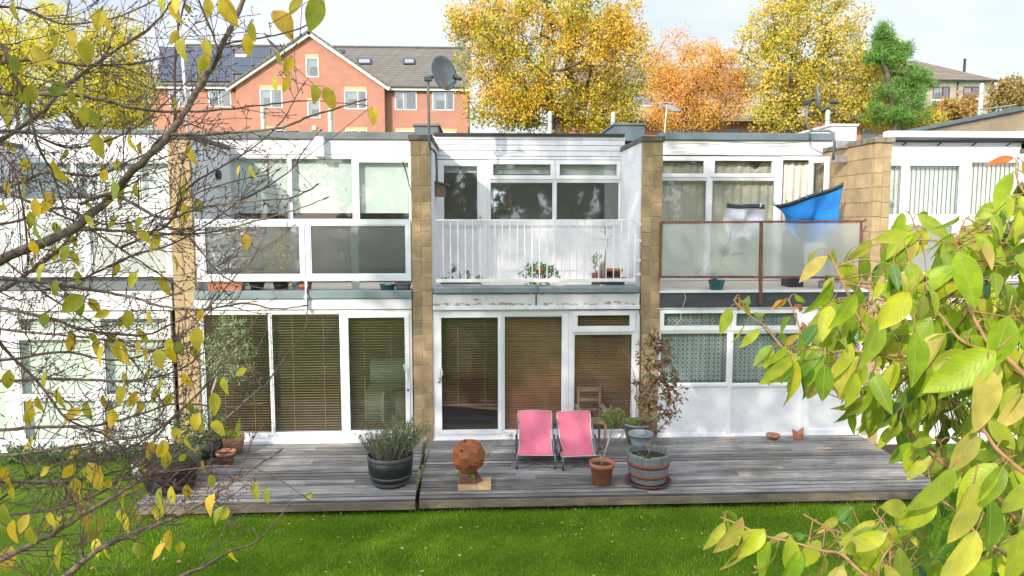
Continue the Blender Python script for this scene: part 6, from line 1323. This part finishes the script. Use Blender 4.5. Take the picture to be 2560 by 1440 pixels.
# border plants by the far left plinth
r = random.Random(41); bm_ = leafm('border_leaves', [(.07,.18,.05),(.12,.25,.06),(.05,.13,.04)], .25)
for k in range(7):
    px = 30+k*52; p = at(px, 1185, -.25); p = V((p.x, -.28, GZ)); t = thing('border_plant', p, ['spreading low','feathery low','leafy low','rounded low','ragged low','tufted low','broad low'][k]+' green plant below the far left house, '+['at the picture edge','second along','third along','fourth along','fifth along','sixth along','next to the deck corner'][k], 'plant')
    pts = scatter(r, p+V((0,0,.14)), (.26,.16,.16), 26, 0); pts = [q for q in pts if q.z > GZ+.02]; b, tips, nd_, pa = grow(r, [p, p+V((0,0,.05))], pts, .006, .0015); b.build('stems', M['deadtwig'], t); lf = MB(); leafballs(lf, r, nd_[1:], 10, .06, .06, .35 if k % 2 else .6, 1, -.2); lf.build('leaves', bm_, t)
# fence and street level bits far behind the roofs are hidden; trees standing behind the viewer (seen reflected in the panes, shading the lawn)
shade = leafm('lime_tree_leaves', [(.14,.20,.03),(.20,.26,.04),(.30,.30,.05),(.10,.15,.03),(.36,.30,.06)], .3)
def plain_tree(name, label, x, y, z0, rx, rz, n, nl, Ln, seed, mat=shade, sp=.6):
    r = random.Random(seed); bp = V((x, y, GZ)); t = thing(name, bp, label, 'tree', 'trees across the lawn, reflected in the windows'); c = V((x, y, z0)); pts = scatter(r, c, (rx, rx*.8, rz), n, .2); fk = V((x, y, z0-rz*.75)); b, tips, nd_, pa = grow(r, [bp, bp.lerp(fk,.5), fk], pts, .22, .02, .2, 4); b.tube([bp, bp.lerp(fk,.5), fk], [.32,.26,.22], 8); b.build('trunk', M['barkgrey'], t, True)
    lf = MB(); leafballs(lf, r, nd_[3:], max(1, nl//len(nd_)), sp, Ln, .75, 1, .2); lf.build('crown', mat, t); return t
plain_tree('lime_tree', 'large green and gold tree across the lawn that shades the houses', -10.0, -19.5, 10.8, 4.1, 7.0, 430, 14500, .21, 51)
plain_tree('lime_tree', 'broad green tree mirrored in the middle windows', 4.5, -31, 6.5, 5.5, 7, 230, 11500, .46, 52)
plain_tree('lime_tree', 'yellow green tree mirrored in the right windows', 13, -31, 6.5, 5.5, 7, 230, 11500, .46, 53, ymaple2)
plain_tree('lime_tree', 'dark green tree mirrored in the upper panes left of the dish pillar', -4.5, -34, 6, 5.5, 7, 230, 11500, .46, 55)
plain_tree('lime_tree', 'golden tree mirrored in the panes of the far right house', 23, -33, 6, 5.5, 6.5, 200, 9000, .46, 56, ymaple)
plain_tree('lime_tree', 'green tree mirrored in the far left windows', -22, -32, 6, 5.5, 6, 200, 9000, .46, 54)
# ------------------------------------------------------------------ bare cherry branches on the left, close to the viewer
rng = random.Random(2024)
ct = thing('cherry_tree', atd(-900, 1500, 3.2)*1.0, 'bare branched tree with a few yellow leaves filling the left of the view', 'tree')
ct.location = V((-4.6, -8.9, GZ))
bark = MB(); twg = MB(); yl = MB()
LIMBS = [  # (points px, py ; distances start/end ; radius start/end in m)
 ([(-500,900),(-200,760),(0,650),(150,590),(270,500),(340,420),(420,340),(470,265),(520,185),(571,84),(615,-20)], 2.3, 2.6, .019, .008),
 ([(-500,960),(-100,740),(10,722),(84,672),(150,620),(200,560),(290,480)], 2.6, 2.9, .015, .006),
 ([(-300,1700),(0,1560),(168,1437),(245,1376),(322,1340),(420,1299),(514,1255),(554,1225),(638,1168),(695,1131)], 2.0, 2.4, .016, .003),
 ([(-300,1560),(0,1400),(60,1370),(134,1333),(188,1299),(245,1265),(322,1218),(386,1175),(470,1121),(554,1057),(638,980),(665,960),(715,890),(760,830),(769,735)], 2.1, 2.6, .013, .002),
 ([(250,1560),(460,1437),(504,1420),(571,1380),(638,1356),(672,1323),(715,1272)], 2.0, 2.2, .008, .002),
 ([(-200,190),(0,158),(100,148),(180,160),(260,162),(340,158),(470,130)], 2.8, 3.2, .012, .004),
 ([(-200,225),(0,232),(134,235),(235,245),(336,269),(437,279),(537,275),(638,265),(772,252),(905,262)], 2.5, 2.9, .014, .002),
 ([(-150,480),(0,353),(100,285),(161,218),(235,165),(279,131),(336,97),(396,50),(430,0)], 3.0, 3.3, .016, .005),
 ([(380,370),(416,339),(504,336),(605,329),(705,319),(772,292),(860,265),(905,250)], 2.5, 2.2, .009, .003),
 ([(150,590),(201,574),(302,577),(403,584),(504,584),(605,561),(722,530),(806,500)], 2.45, 2.4, .010, .002),
 ([(200,510),(285,487),(403,545),(470,530),(517,516),(635,502),(725,495),(789,466)], 2.5, 2.3, .009, .0025),
 ([(400,560),(470,591),(537,671),(588,705),(689,725),(735,712)], 2.4, 2.2, .005, .002),
 ([(-150,690),(0,695),(100,705),(235,725),(336,745),(403,765),(497,775),(605,759),(689,772),(752,765)], 2.5, 2.3, .011, .002),
 ([(-150,740),(0,769),(134,799),(201,823),(302,836),(370,836),(437,806),(520,770),(580,700),(630,650),(660,590)], 2.7, 2.5, .010, .0015),
 ([(-100,810),(0,823),(100,833),(235,846),(319,863),(403,876),(480,855),(530,860)], 2.9, 2.7, .009, .002),
 ([(-150,960),(0,953),(168,947),(302,953),(403,940),(470,913),(520,880),(640,930)], 2.8, 2.6, .010, .002),
 ([(-150,1215),(0,1202),(134,1205),(201,1198),(336,1168),(420,1130)], 2.4, 2.6, .012, .003),
 ([(-150,1080),(0,1074),(118,1067),(235,1064),(336,1040),(437,1010),(571,1017),(638,1010)], 2.6, 2.5, .011, .002),
 ([(-40,800),(20,880),(100,960),(168,1047),(269,1091),(336,1150)], 2.2, 2.4, .008, .003),
 ([(430,340),(437,302),(437,201),(443,84),(467,-10)], 2.5, 2.5, .007, .004),
 ([(530,170),(544,134),(531,84),(497,0),(480,-60)], 2.5, 2.4, .006, .003),
 ([(545,120),(571,107),(672,91),(766,64),(800,20)], 2.5, 2.2, .006, .002),
 ([(300,620),(420,560),(470,470),(565,410),(635,367),(705,302),(740,240),(756,215)], 2.6, 2.4, .007, .0015),
 ([(470,520),(600,500),(718,433),(753,386),(780,350),(800,327)], 2.6, 2.5, .005, .0015),
 ([(-100,60),(0,110),(40,190),(70,260),(90,350),(130,430),(160,520)], 2.2, 2.3, .010, .004),
 ([(-100,300),(0,380),(40,440),(60,540),(70,640)], 2.4, 2.4, .007, .003),
 ([(-200,550),(0,480),(120,430),(230,440),(330,400),(430,350)], 2.9, 2.8, .010, .004),
 ([(-200,520),(0,560),(150,520),(260,560),(380,540),(500,480),(600,450),(660,430)], 2.9, 2.8, .008, .002),
 ([(-200,880),(0,900),(150,880),(300,900),(420,860),(500,800),(570,740)], 2.6, 2.5, .008, .002),
 ([(-200,1150),(0,1140),(150,1120),(280,1100),(380,1080),(480,1000),(560,900),(640,800)], 2.5, 2.4, .009, .002),
 ([(-150,1330),(0,1290),(150,1270),(300,1200),(420,1060),(520,960),(600,870)], 2.7, 2.6, .009, .002),
 ([(-200,1440),(0,1250),(150,1160),(320,1120),(430,1050)], 2.6, 2.6, .008, .003),
 ([(-100,20),(50,20),(160,60),(300,40),(420,-20)], 2.6, 2.7, .007, .003),
 ([(200,700),(330,640),(430,610),(520,560),(600,500),(690,430)], 2.7, 2.6, .006, .002),
 ([(-100,420),(60,500),(200,560),(330,640),(450,720)], 2.7, 2.6, .007, .003),
 ([(0,640),(120,740),(220,800),(330,900),(400,1000)], 2.6, 2.5, .006, .002),
 ([(300,1200),(420,1180),(560,1165),(660,1180),(760,1240)], 2.3, 2.2, .005, .0015),
 ([(-100,330),(60,330),(180,370),(320,330),(420,250),(480,190)], 2.9, 2.9, .008, .003),
]
def catmull(P_, k=5):
    out = []
    for i in range(len(P_)-1):
        p0 = P_[max(i-1,0)]; p1 = P_[i]; p2 = P_[i+1]; p3 = P_[min(i+2,len(P_)-1)]
        for s in range(k):
            t = s/k; out.append(.5*((2*p1)+(p2-p0)*t+(2*p0-5*p1+4*p2-p3)*t*t+(3*p1-p0-3*p2+p3)*t**3))
    out.append(P_[-1]); return out
def bound(px, py):            # how far right twigs reach
    lim = 760 if py < 620 else (700 if py < 1000 else 640)
    return px < lim
def bud(mb, p, d, r_, L_): mb.tube([p, p+d*L_*.35, p+d*L_*.7, p+d*L_], [r_, r_*1.9, r_*1.3, r_*.2], 5, cap=False)
def twig(mb, p, d, L_, r_, lvl, out_tips):
    n = max(3, int(L_/.03)); st = L_/n; pts = [p]; q = V(p); dd = V(d); bend = rv(rng)*.10+V((0,0,.05))
    for i in range(n):
        dd = (dd+bend+rv(rng)*.16).normalized(); q = q+dd*st; pts.append(q)
    mb.tube(pts, [max(.0010, r_*(1-.6*i/n)) for i in range(n+1)], 4 if r_ < .003 else 5, cap=False)
    bud(mb, pts[-1], (pts[-1]-pts[-2]).normalized(), max(.0012, r_*.5), .016)
    for i in range(1, n, 1):
        if rng.random() < .55: sd_ = rv(rng); ax = ((pts[i+1]-pts[i]).normalized()+sd_*.8).normalized(); bud(mb, pts[i], ax, .0010, rng.uniform(.007,.014))
    out_tips += [(pts[i], (pts[min(i+1,n)]-pts[max(0,i-1)]).normalized()) for i in range(1, n+1)]
    if lvl > 0:
        for i in range(1, n):
            if rng.random() < .34:
                t_ = (pts[i+1]-pts[i]).normalized(); side = t_.cross(rv(rng)).normalized(); nd2 = (t_*.75+side*.7+V((0,0,.1))).normalized()
                l2 = L_*rng.uniform(.25,.6); e = proj(pts[i]+nd2*l2)
                if bound(*e): twig(mb, pts[i], nd2, l2, r_*.55, lvl-1, out_tips)
tips = []
for li, (pl, d0, d1, r0, r1) in enumerate(LIMBS):
    if li: r0 *= .78; r1 *= .85
    m = len(pl); P3 = [atd(a, c, d0+(d1-d0)*i/(m-1)+.05*math.sin(i*1.9+a)) for i, (a, c) in enumerate(pl)]
    cs = catmull(P3, 6); n = len(cs); jr = [rng.uniform(.9,1.12) for _ in range(n)]
    cs = [p+rv(rng)*min(.004, r0*.25) for p in cs]
    mb = bark if r0 > .0065 else twg
    mb.tube(cs, [(r0+(r1-r0)*(i/(n-1))**.8)*jr[i] for i in range(n)], 8 if r0 > .0065 else 5)
    bud(twg, cs[-1], (cs[-1]-cs[-3]).normalized(), max(r1*.8,.0018), .03)
    for i in range(2, n-1):
        px, py = proj(cs[i])
        if px < -80 or py < -80 or py > 1500: continue
        r_i = (r0+(r1-r0)*(i/(n-1))**.8); dens = .44 if px < 450 else .36
        for _ in range(2 if px < 380 else 1):
            if rng.random() < dens:
                t_ = (cs[i+1]-cs[i]).normalized(); side = t_.cross(rv(rng)).normalized(); nd2 = (t_*.8+side*.75).normalized(); l2 = rng.uniform(.07,.34)*(1 if px < 500 else .6)
                e = proj(cs[i]+nd2*l2)
                if bound(*e): twig(twg, cs[i], nd2, l2, min(r_i*.5, rng.uniform(.0012,.0025)), 2 if l2 > .16 else 1, tips)
# trunk outside the picture joins the limbs
rt = V((-4.6,-8.9,GZ)); hub = atd(-520, 1150, 2.5)
tk = MB(); tk.tube([rt, rt.lerp(hub,.5)+V((-.15,0,.2)), hub, atd(-560,700,2.5), atd(-520,200,2.8)], [.13,.10,.07,.05,.03], 10)
for pl, d0, d1, r0, r1 in LIMBS:
    if pl[0][0] < 0: a = atd(*pl[0], d0); k = max(0, min(1, (1150-pl[0][1])/900)); tk.tube([hub.lerp(atd(-540,300,2.7), k), a], [r0*1.6, r0], 6)
tk.build('trunk', M['barkmoss'], ct, True); bark.build('limbs', M['barkmoss'], ct, True)
# leaves: explicit ones first (px, py of the centre, length px, lean in degrees from hanging straight down, hue)
LV = [(457,122,64,5),(616,605,48,-8),(708,62,90,-35),(738,15,60,20),(786,35,90,5),(932,290,56,-5),(786,236,52,0),(824,246,60,-15),(720,165,55,10),(696,146,40,0),(715,210,45,20),(690,210,50,-10),
 (252,888,66,0),(398,898,62,-5),(420,870,60,20),(310,890,62,-20),(236,1190,78,-25),(376,1127,52,0),(404,1125,50,20),(185,247,50,0),(75,240,56,0),(140,225,60,60),(20,290,70,0),(210,290,60,5),(240,300,60,-10),(245,365,75,-10),(215,130,70,10),(245,50,60,10),(270,55,55,-20),(100,140,90,-60),(180,95,55,0),(40,30,60,-10),(520,20,60,10),(570,30,80,0),(620,110,50,0),(630,80,45,0),
 (508,160,55,10),(518,120,50,-10),(405,5,60,0),(440,10,50,0),(480,390,55,-10),(630,430,36,-20),(595,425,32,15),(90,520,52,0),(112,520,40,0),(75,550,50,30),(90,585,70,-5),(100,680,52,10),(85,620,40,0),(135,720,44,0),(180,760,70,60),(200,770,50,15),(110,800,44,0),(255,785,50,60),(330,700,46,40),(345,560,44,40),(360,590,40,-30),(320,800,50,0),(375,795,46,0),(500,790,40,0),(345,870,40,0),(300,880,60,-10),(365,890,50,0),(430,890,60,0),(330,1000,50,0),(300,990,60,40),(145,1000,60,0),(70,1045,40,0),(180,1040,55,60),(80,1020,50,0),(100,1010,40,-20),
 (470,1110,44,0),(415,1150,54,0),(430,1240,50,-10),(400,1245,56,10),(508,1170,44,0),(530,1205,40,-10),(470,1230,46,5),(455,1145,34,40),(530,1262,56,0),(545,1290,60,30),(635,1220,36,10),(640,1235,36,-20),(670,1240,44,0),(560,1285,44,30),(580,1390,44,-20),(450,1370,44,0),(395,1380,60,40),(320,1310,64,-20),(150,1390,76,0),(230,1340,60,0),(240,1370,50,0),(190,1215,50,-20),(170,1180,50,40),(110,1180,44,60),(20,1200,80,0),(10,1290,70,0),(60,1310,60,10),(130,1300,50,0),(340,1290,50,0),(300,1290,40,0),(20,1400,80,0),(140,1310,46,30),(200,1240,40,0),(270,1210,40,30),(35,1330,60,-20),(265,1385,40,0),(250,1310,46,0),(80,1340,50,0),(30,1240,50,30),(110,950,40,0),(20,950,50,0),(500,840,46,-10),(490,850,60,-20),(536,1010,60,-15),(565,965,50,-10),(545,1070,50,-40),(600,930,40,60),(490,1055,50,0),(480,1020,40,0),(420,1000,40,20),(60,480,50,0),(20,470,40,0),(15,520,40,0),(150,430,70,-40),(330,360,60,0),(350,375,50,20),(260,440,40,0),(770,1240,30,60)]
r = random.Random(66); LV = [(a, c_, l_*.86, e_) for a, c_, l_, e_ in LV]
for (px, py, lp, lean) in LV:
    D_ = r.uniform(2.0, 2.45); L_ = lp/F_PX*D_*r.uniform(1.0,1.25); c = atd(px, py, D_); a = R(lean+r.uniform(-14,14)); ax = (RT*math.sin(a)*-1+UP*-math.cos(a)+FW*r.uniform(-.35,.35)).normalized(); top = c-ax*L_*.5
    yw = r.uniform(-.9,.9); nrm = (-FW*math.cos(yw)+RT*math.sin(yw)).normalized(); yl.leaf(top, ax, nrm, L_, L_*r.uniform(.5,.62), r.uniform(.05,.35), r.uniform(.08,.35), 7)
    # petiole up to the nearest twig point
    best = min(tips, key=lambda q: (q[0]-top).length_squared); e = best[0] if (best[0]-top).length < .35 else top-ax*.03
    twg2 = MB() if 0 else None
    yl_p = e; stalk = MB() if 0 else None
    PET = twg; PET.tube([e, e.lerp(top,.5)+V((0,0,-.004)), top], [.0014,.0011,.0010], 4, cap=False)
cand = [q for q in tips if proj(q[0])[0] < 520]
for k in range(130):
    q, d = r.choice(cand); px, py = proj(q)
    if py < 350 and r.random() < .3: continue
    L_ = r.uniform(.05,.085); ax = (V((0,0,-1))+rv(r)*.55).normalized(); yl.leaf(q+ax*.012, ax, rv(r), L_, L_*r.uniform(.42,.58), r.uniform(.05,.3), r.uniform(.1,.35), 6); PET.tube([q, q+ax*.012], .001, 3, cap=False)
twg.build('twigs', M['barkdark'], ct, True)
yl.build('leaves', leafm('yellowing_leaves', [(.82,.58,.02),(.44,.48,.04),(.85,.62,.05),(.30,.40,.05),(.72,.60,.05),(.55,.54,.05),(.82,.54,.05)], .42, True, spots=True), ct, True)

# ------------------------------------------------------------------ leafy cherry on the right, close to the viewer
r = random.Random(303); gt = thing('cherry_tree', V((3.6,-9.6,GZ)), 'leafy green cherry with long drooping leaves filling the lower right corner', 'tree')
TW = [ ([(2800,1500),(2620,1370),(2560,1309),(2523,1282),(2499,1252),(2452,1222),(2425,1195),(2372,1168),(2338,1141),(2305,1108),(2254,1071),(2204,1017)], 1.7, 2.1, .0095, .0035),
 ([(2800,1040),(2620,960),(2560,940),(2496,907),(2389,896),(2288,893),(2204,886),(2113,876),(2053,890),(1986,903)], 1.5, 1.8, .0055, .0025),
 ([(2060,905),(1999,893),(1962,873),(1935,843),(1915,816),(1888,799),(1848,765),(1834,749)], 1.8, 2.0, .0035, .0015),
 ([(2040,900),(2010,850),(1992,799),(1980,770),(1972,748)], 1.8, 1.9, .0025, .0015),
 ([(2200,880),(2150,800),(2110,712),(2096,681),(2076,638),(2066,624)], 1.8, 1.9, .0035, .002),
 ([(2700,640),(2560,612),(2400,605),(2271,598),(2237,604),(2187,611),(2150,628),(2120,650)], 2.0, 2.2, .0045, .0018),
 ([(2330,600),(2294,577),(2278,540),(2268,527)], 2.1, 2.1, .0025, .0013),
 ([(2680,1060),(2506,883),(2473,860),(2446,816),(2422,769),(2409,722),(2402,668),(2395,600),(2415,545)], 1.5, 1.9, .006, .002),
 ([(2550,900),(2419,860),(2375,819),(2355,792),(2331,762)], 1.6, 1.7, .0045, .002),
 ([(2400,1640),(2250,1500),(2153,1430),(2103,1385),(2053,1376),(1985,1356),(1915,1340),(1851,1313),(1800,1292)], 1.6, 1.9, .0055, .0015),
 ([(2200,1600),(2195,1500),(2200,1410),(2230,1360),(2225,1330)], 1.7, 1.8, .0035, .002),
 ([(2230,1480),(2225,1400),(2222,1330),(2180,1270)], 1.8, 1.9, .003, .0015),
 ([(2800,560),(2620,520),(2560,480),(2540,430),(2545,390)], 1.8, 1.9, .004, .0015),
 ([(2700,1250),(2600,1210),(2500,1130),(2470,1090),(2440,1050)], 1.3, 1.4, .005, .003),
 ([(2700,1500),(2540,1400),(2450,1340),(2380,1270),(2330,1235)], 1.4, 1.6, .005, .002),
 ([(2700,760),(2560,740),(2480,760),(2400,740)], 2.2, 2.3, .004, .002),
 ([(2700,700),(2560,660),(2500,620),(2440,560)], 2.2, 2.3, .004, .002),
 ([(2300,900),(2250,960),(2190,1000),(2140,1010)], 2.0, 2.1, .004, .002),
 ([(2400,950),(2330,930),(2240,830),(2170,760)], 2.1, 2.3, .004, .002),
 ([(2700,900),(2600,840),(2560,800),(2500,700)], 1.8, 2.0, .004, .002),
]
gl = MB(); orl = MB(); bl = MB(); tw = MB(); gp = tw; CS = []
def cleaf(mb, q, D_, Lm, out, hang=1.05):
    ax = (V((0,0,-1))*hang+out*.7+rv(r)*.42).normalized(); pet = q+(out*.6+V((0,0,.1))+rv(r)*.3).normalized()*.022; gp.tube([q, q.lerp(pet,.5)+V((0,0,.006)), pet], [.0016,.0012,.0011], 4, cap=False)
    n_ = (-FW*.9+rv(r)*.75+V((0,0,.4))).normalized(); mb.leaf(pet, ax, n_, Lm*1.08, Lm*r.uniform(.36,.48), r.uniform(.05,.45), r.uniform(.10,.38), 8)
for ti, (pl, d0, d1, r0, r1) in enumerate(TW):
    m = len(pl); P3 = [atd(a, c, d0+(d1-d0)*i/(m-1)) for i, (a, c) in enumerate(pl)]; cs = catmull(P3, 6); n = len(cs); CS += cs; tw.tube(cs, [r0+(r1-r0)*i/(n-1) for i in range(n)], 6)
    acc = 0; side = 1
    for i in range(1, n):
        sg = (cs[i]-cs[i-1]).length; acc += sg; end = i > n-8
        if acc > (.020 if end else .026):
            acc = 0; px, py = proj(cs[i]); t_ = (cs[i]-cs[i-1]).normalized(); side = -side; o_ = (t_*.6+t_.cross(FW).normalized()*side).normalized()
            for _ in range(2 if r.random() < .45 else 1):
                young = ti in (3,) or (ti in (2,4,5,12) and i > n-6)
                sz = r.uniform(.075,.12) if px > 2000 else r.uniform(.05,.085)
                if ti >= 9 and ti < 12: sz = r.uniform(.08,.125)
                if young: sz *= .62
                cleaf(orl if (young and r.random() < .55) else gl, cs[i], 0, sz, o_)
# big near leaves and filling
TW_EX = [(2320,890,2140,1000,.0),]
def inpoly(x, y, P_):
    c = False; j = len(P_)-1
    for i in range(len(P_)):
        if (P_[i][1] > y) != (P_[j][1] > y) and x < (P_[j][0]-P_[i][0])*(y-P_[i][1])/(P_[j][1]-P_[i][1])+P_[i][0]: c = not c
        j = i
    return c
POLY = [(1925,915),(1985,860),(2060,790),(2150,720),(2240,660),(2400,600),(2500,520),(2560,500),(2640,500),(2640,1500),(2480,1500),(2440,1380),(2330,1170),(2250,1090),(2170,1020),(2080,960),(2000,960)]
k = 0
def link(q):
    e = min(CS, key=lambda c: (c-q).length_squared+.15*max(0, q.z-c.z)); m_ = e.lerp(q, .5)+rv(r)*.02; tw.tube([e, m_, q], [.0020,.0016,.0012], 4, cap=False); return (q-e).normalized()
while k < 700:
    x = r.uniform(1900,2640); y = r.uniform(500,1500)
    if not inpoly(x, y, POLY): continue
    k += 1; D_ = r.uniform(1.65, 2.7); q = atd(x, y-25, D_); o_ = (link(q)+rv(r)*.6) if k % 2 else rv(r)
    if not k % 2: q = lastq+rv(r)*.012
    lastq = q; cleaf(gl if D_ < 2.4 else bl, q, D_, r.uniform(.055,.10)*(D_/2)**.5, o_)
for (x, y, L_, D_, lean) in ((2400,930,.145,1.32,55),(2460,1000,.125,1.3,10),(2330,1230,.13,1.4,35),(2410,1290,.13,1.35,20),(2400,1400,.13,1.35,30),(2480,1320,.11,1.35,-5),(2540,1400,.12,1.3,10),(2230,780,.12,1.5,45),(2180,860,.12,1.5,20),(2420,700,.13,1.5,-15),(2500,860,.12,1.4,10),(2290,900,.12,1.5,0),(2060,960,.09,1.6,0),(2130,980,.09,1.6,10),(1990,930,.09,1.7,50),(2230,590,.09,1.8,75),(2110,780,.10,1.6,30)):
    a = R(lean); c = atd(x, y, D_); ax = (RT*-math.sin(a)-UP*math.cos(a)+FW*r.uniform(-.2,.2)).normalized(); gl.leaf(c-ax*L_*.5, ax, (-FW+rv(r)*.35).normalized(), L_, L_*.46, .15, .2, 10); s0 = c-ax*L_*.5; gp.tube([s0-ax*.03+UP*.01, s0], .0016, 4)
# dark bluish sprig low behind
b3 = catmull([atd(a, c, 3.0) for a, c in ((2250,1440),(2200,1400),(2127,1343),(2063,1316),(2009,1286))], 4)
def link2(q): e = min(b3, key=lambda c: (c-q).length_squared); tw.tube([e, e.lerp(q,.5)+rv(r)*.02, q], [.003,.0024,.0018], 4, cap=False)
for k in range(34):
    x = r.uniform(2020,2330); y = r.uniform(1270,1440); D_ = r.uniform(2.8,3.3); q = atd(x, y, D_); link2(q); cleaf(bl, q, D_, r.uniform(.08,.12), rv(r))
tw.tube(b3, .004, 5)
tk = MB(); hub = atd(2980, 1400, 1.9); tk.tube([V((3.6,-9.6,GZ)), V((3.3,-9.6,1.2)), hub, atd(2900,700,2.1)], [.10,.08,.05,.02], 10)
for pl, d0, d1, r0, r1 in TW:
    if pl[0][0] >= 2600 or pl[0][1] > 1500: tk.tube([hub, atd(*pl[0], d0)], [r0*1.8, r0], 6)
tk.build('trunk', M['barkmoss'], gt, True); tw.build('branches', M['twigred'], gt, True)
gl.build('leaves', leafm('lime_green_leaves', [(.40,.56,.03),(.17,.37,.02),(.58,.66,.06),(.10,.25,.03),(.50,.62,.04),(.20,.40,.03),(.70,.70,.12),(.36,.54,.03),(.70,.56,.16),(.13,.30,.03),(.60,.66,.05)], .5, True, .38), gt, True)
orl.build('young_leaves', leafm('orange_young_leaves', [(.70,.22,.05),(.60,.30,.06),(.50,.38,.06),(.72,.16,.04)], .4, True), gt, True)
bl.build('leaves', leafm('shaded_leaves', [(.09,.22,.05),(.12,.27,.04),(.24,.38,.03),(.48,.48,.03),(.07,.17,.09)], .35, True), gt, True)  # darker copy for the deeper leaves, shade put into the colour
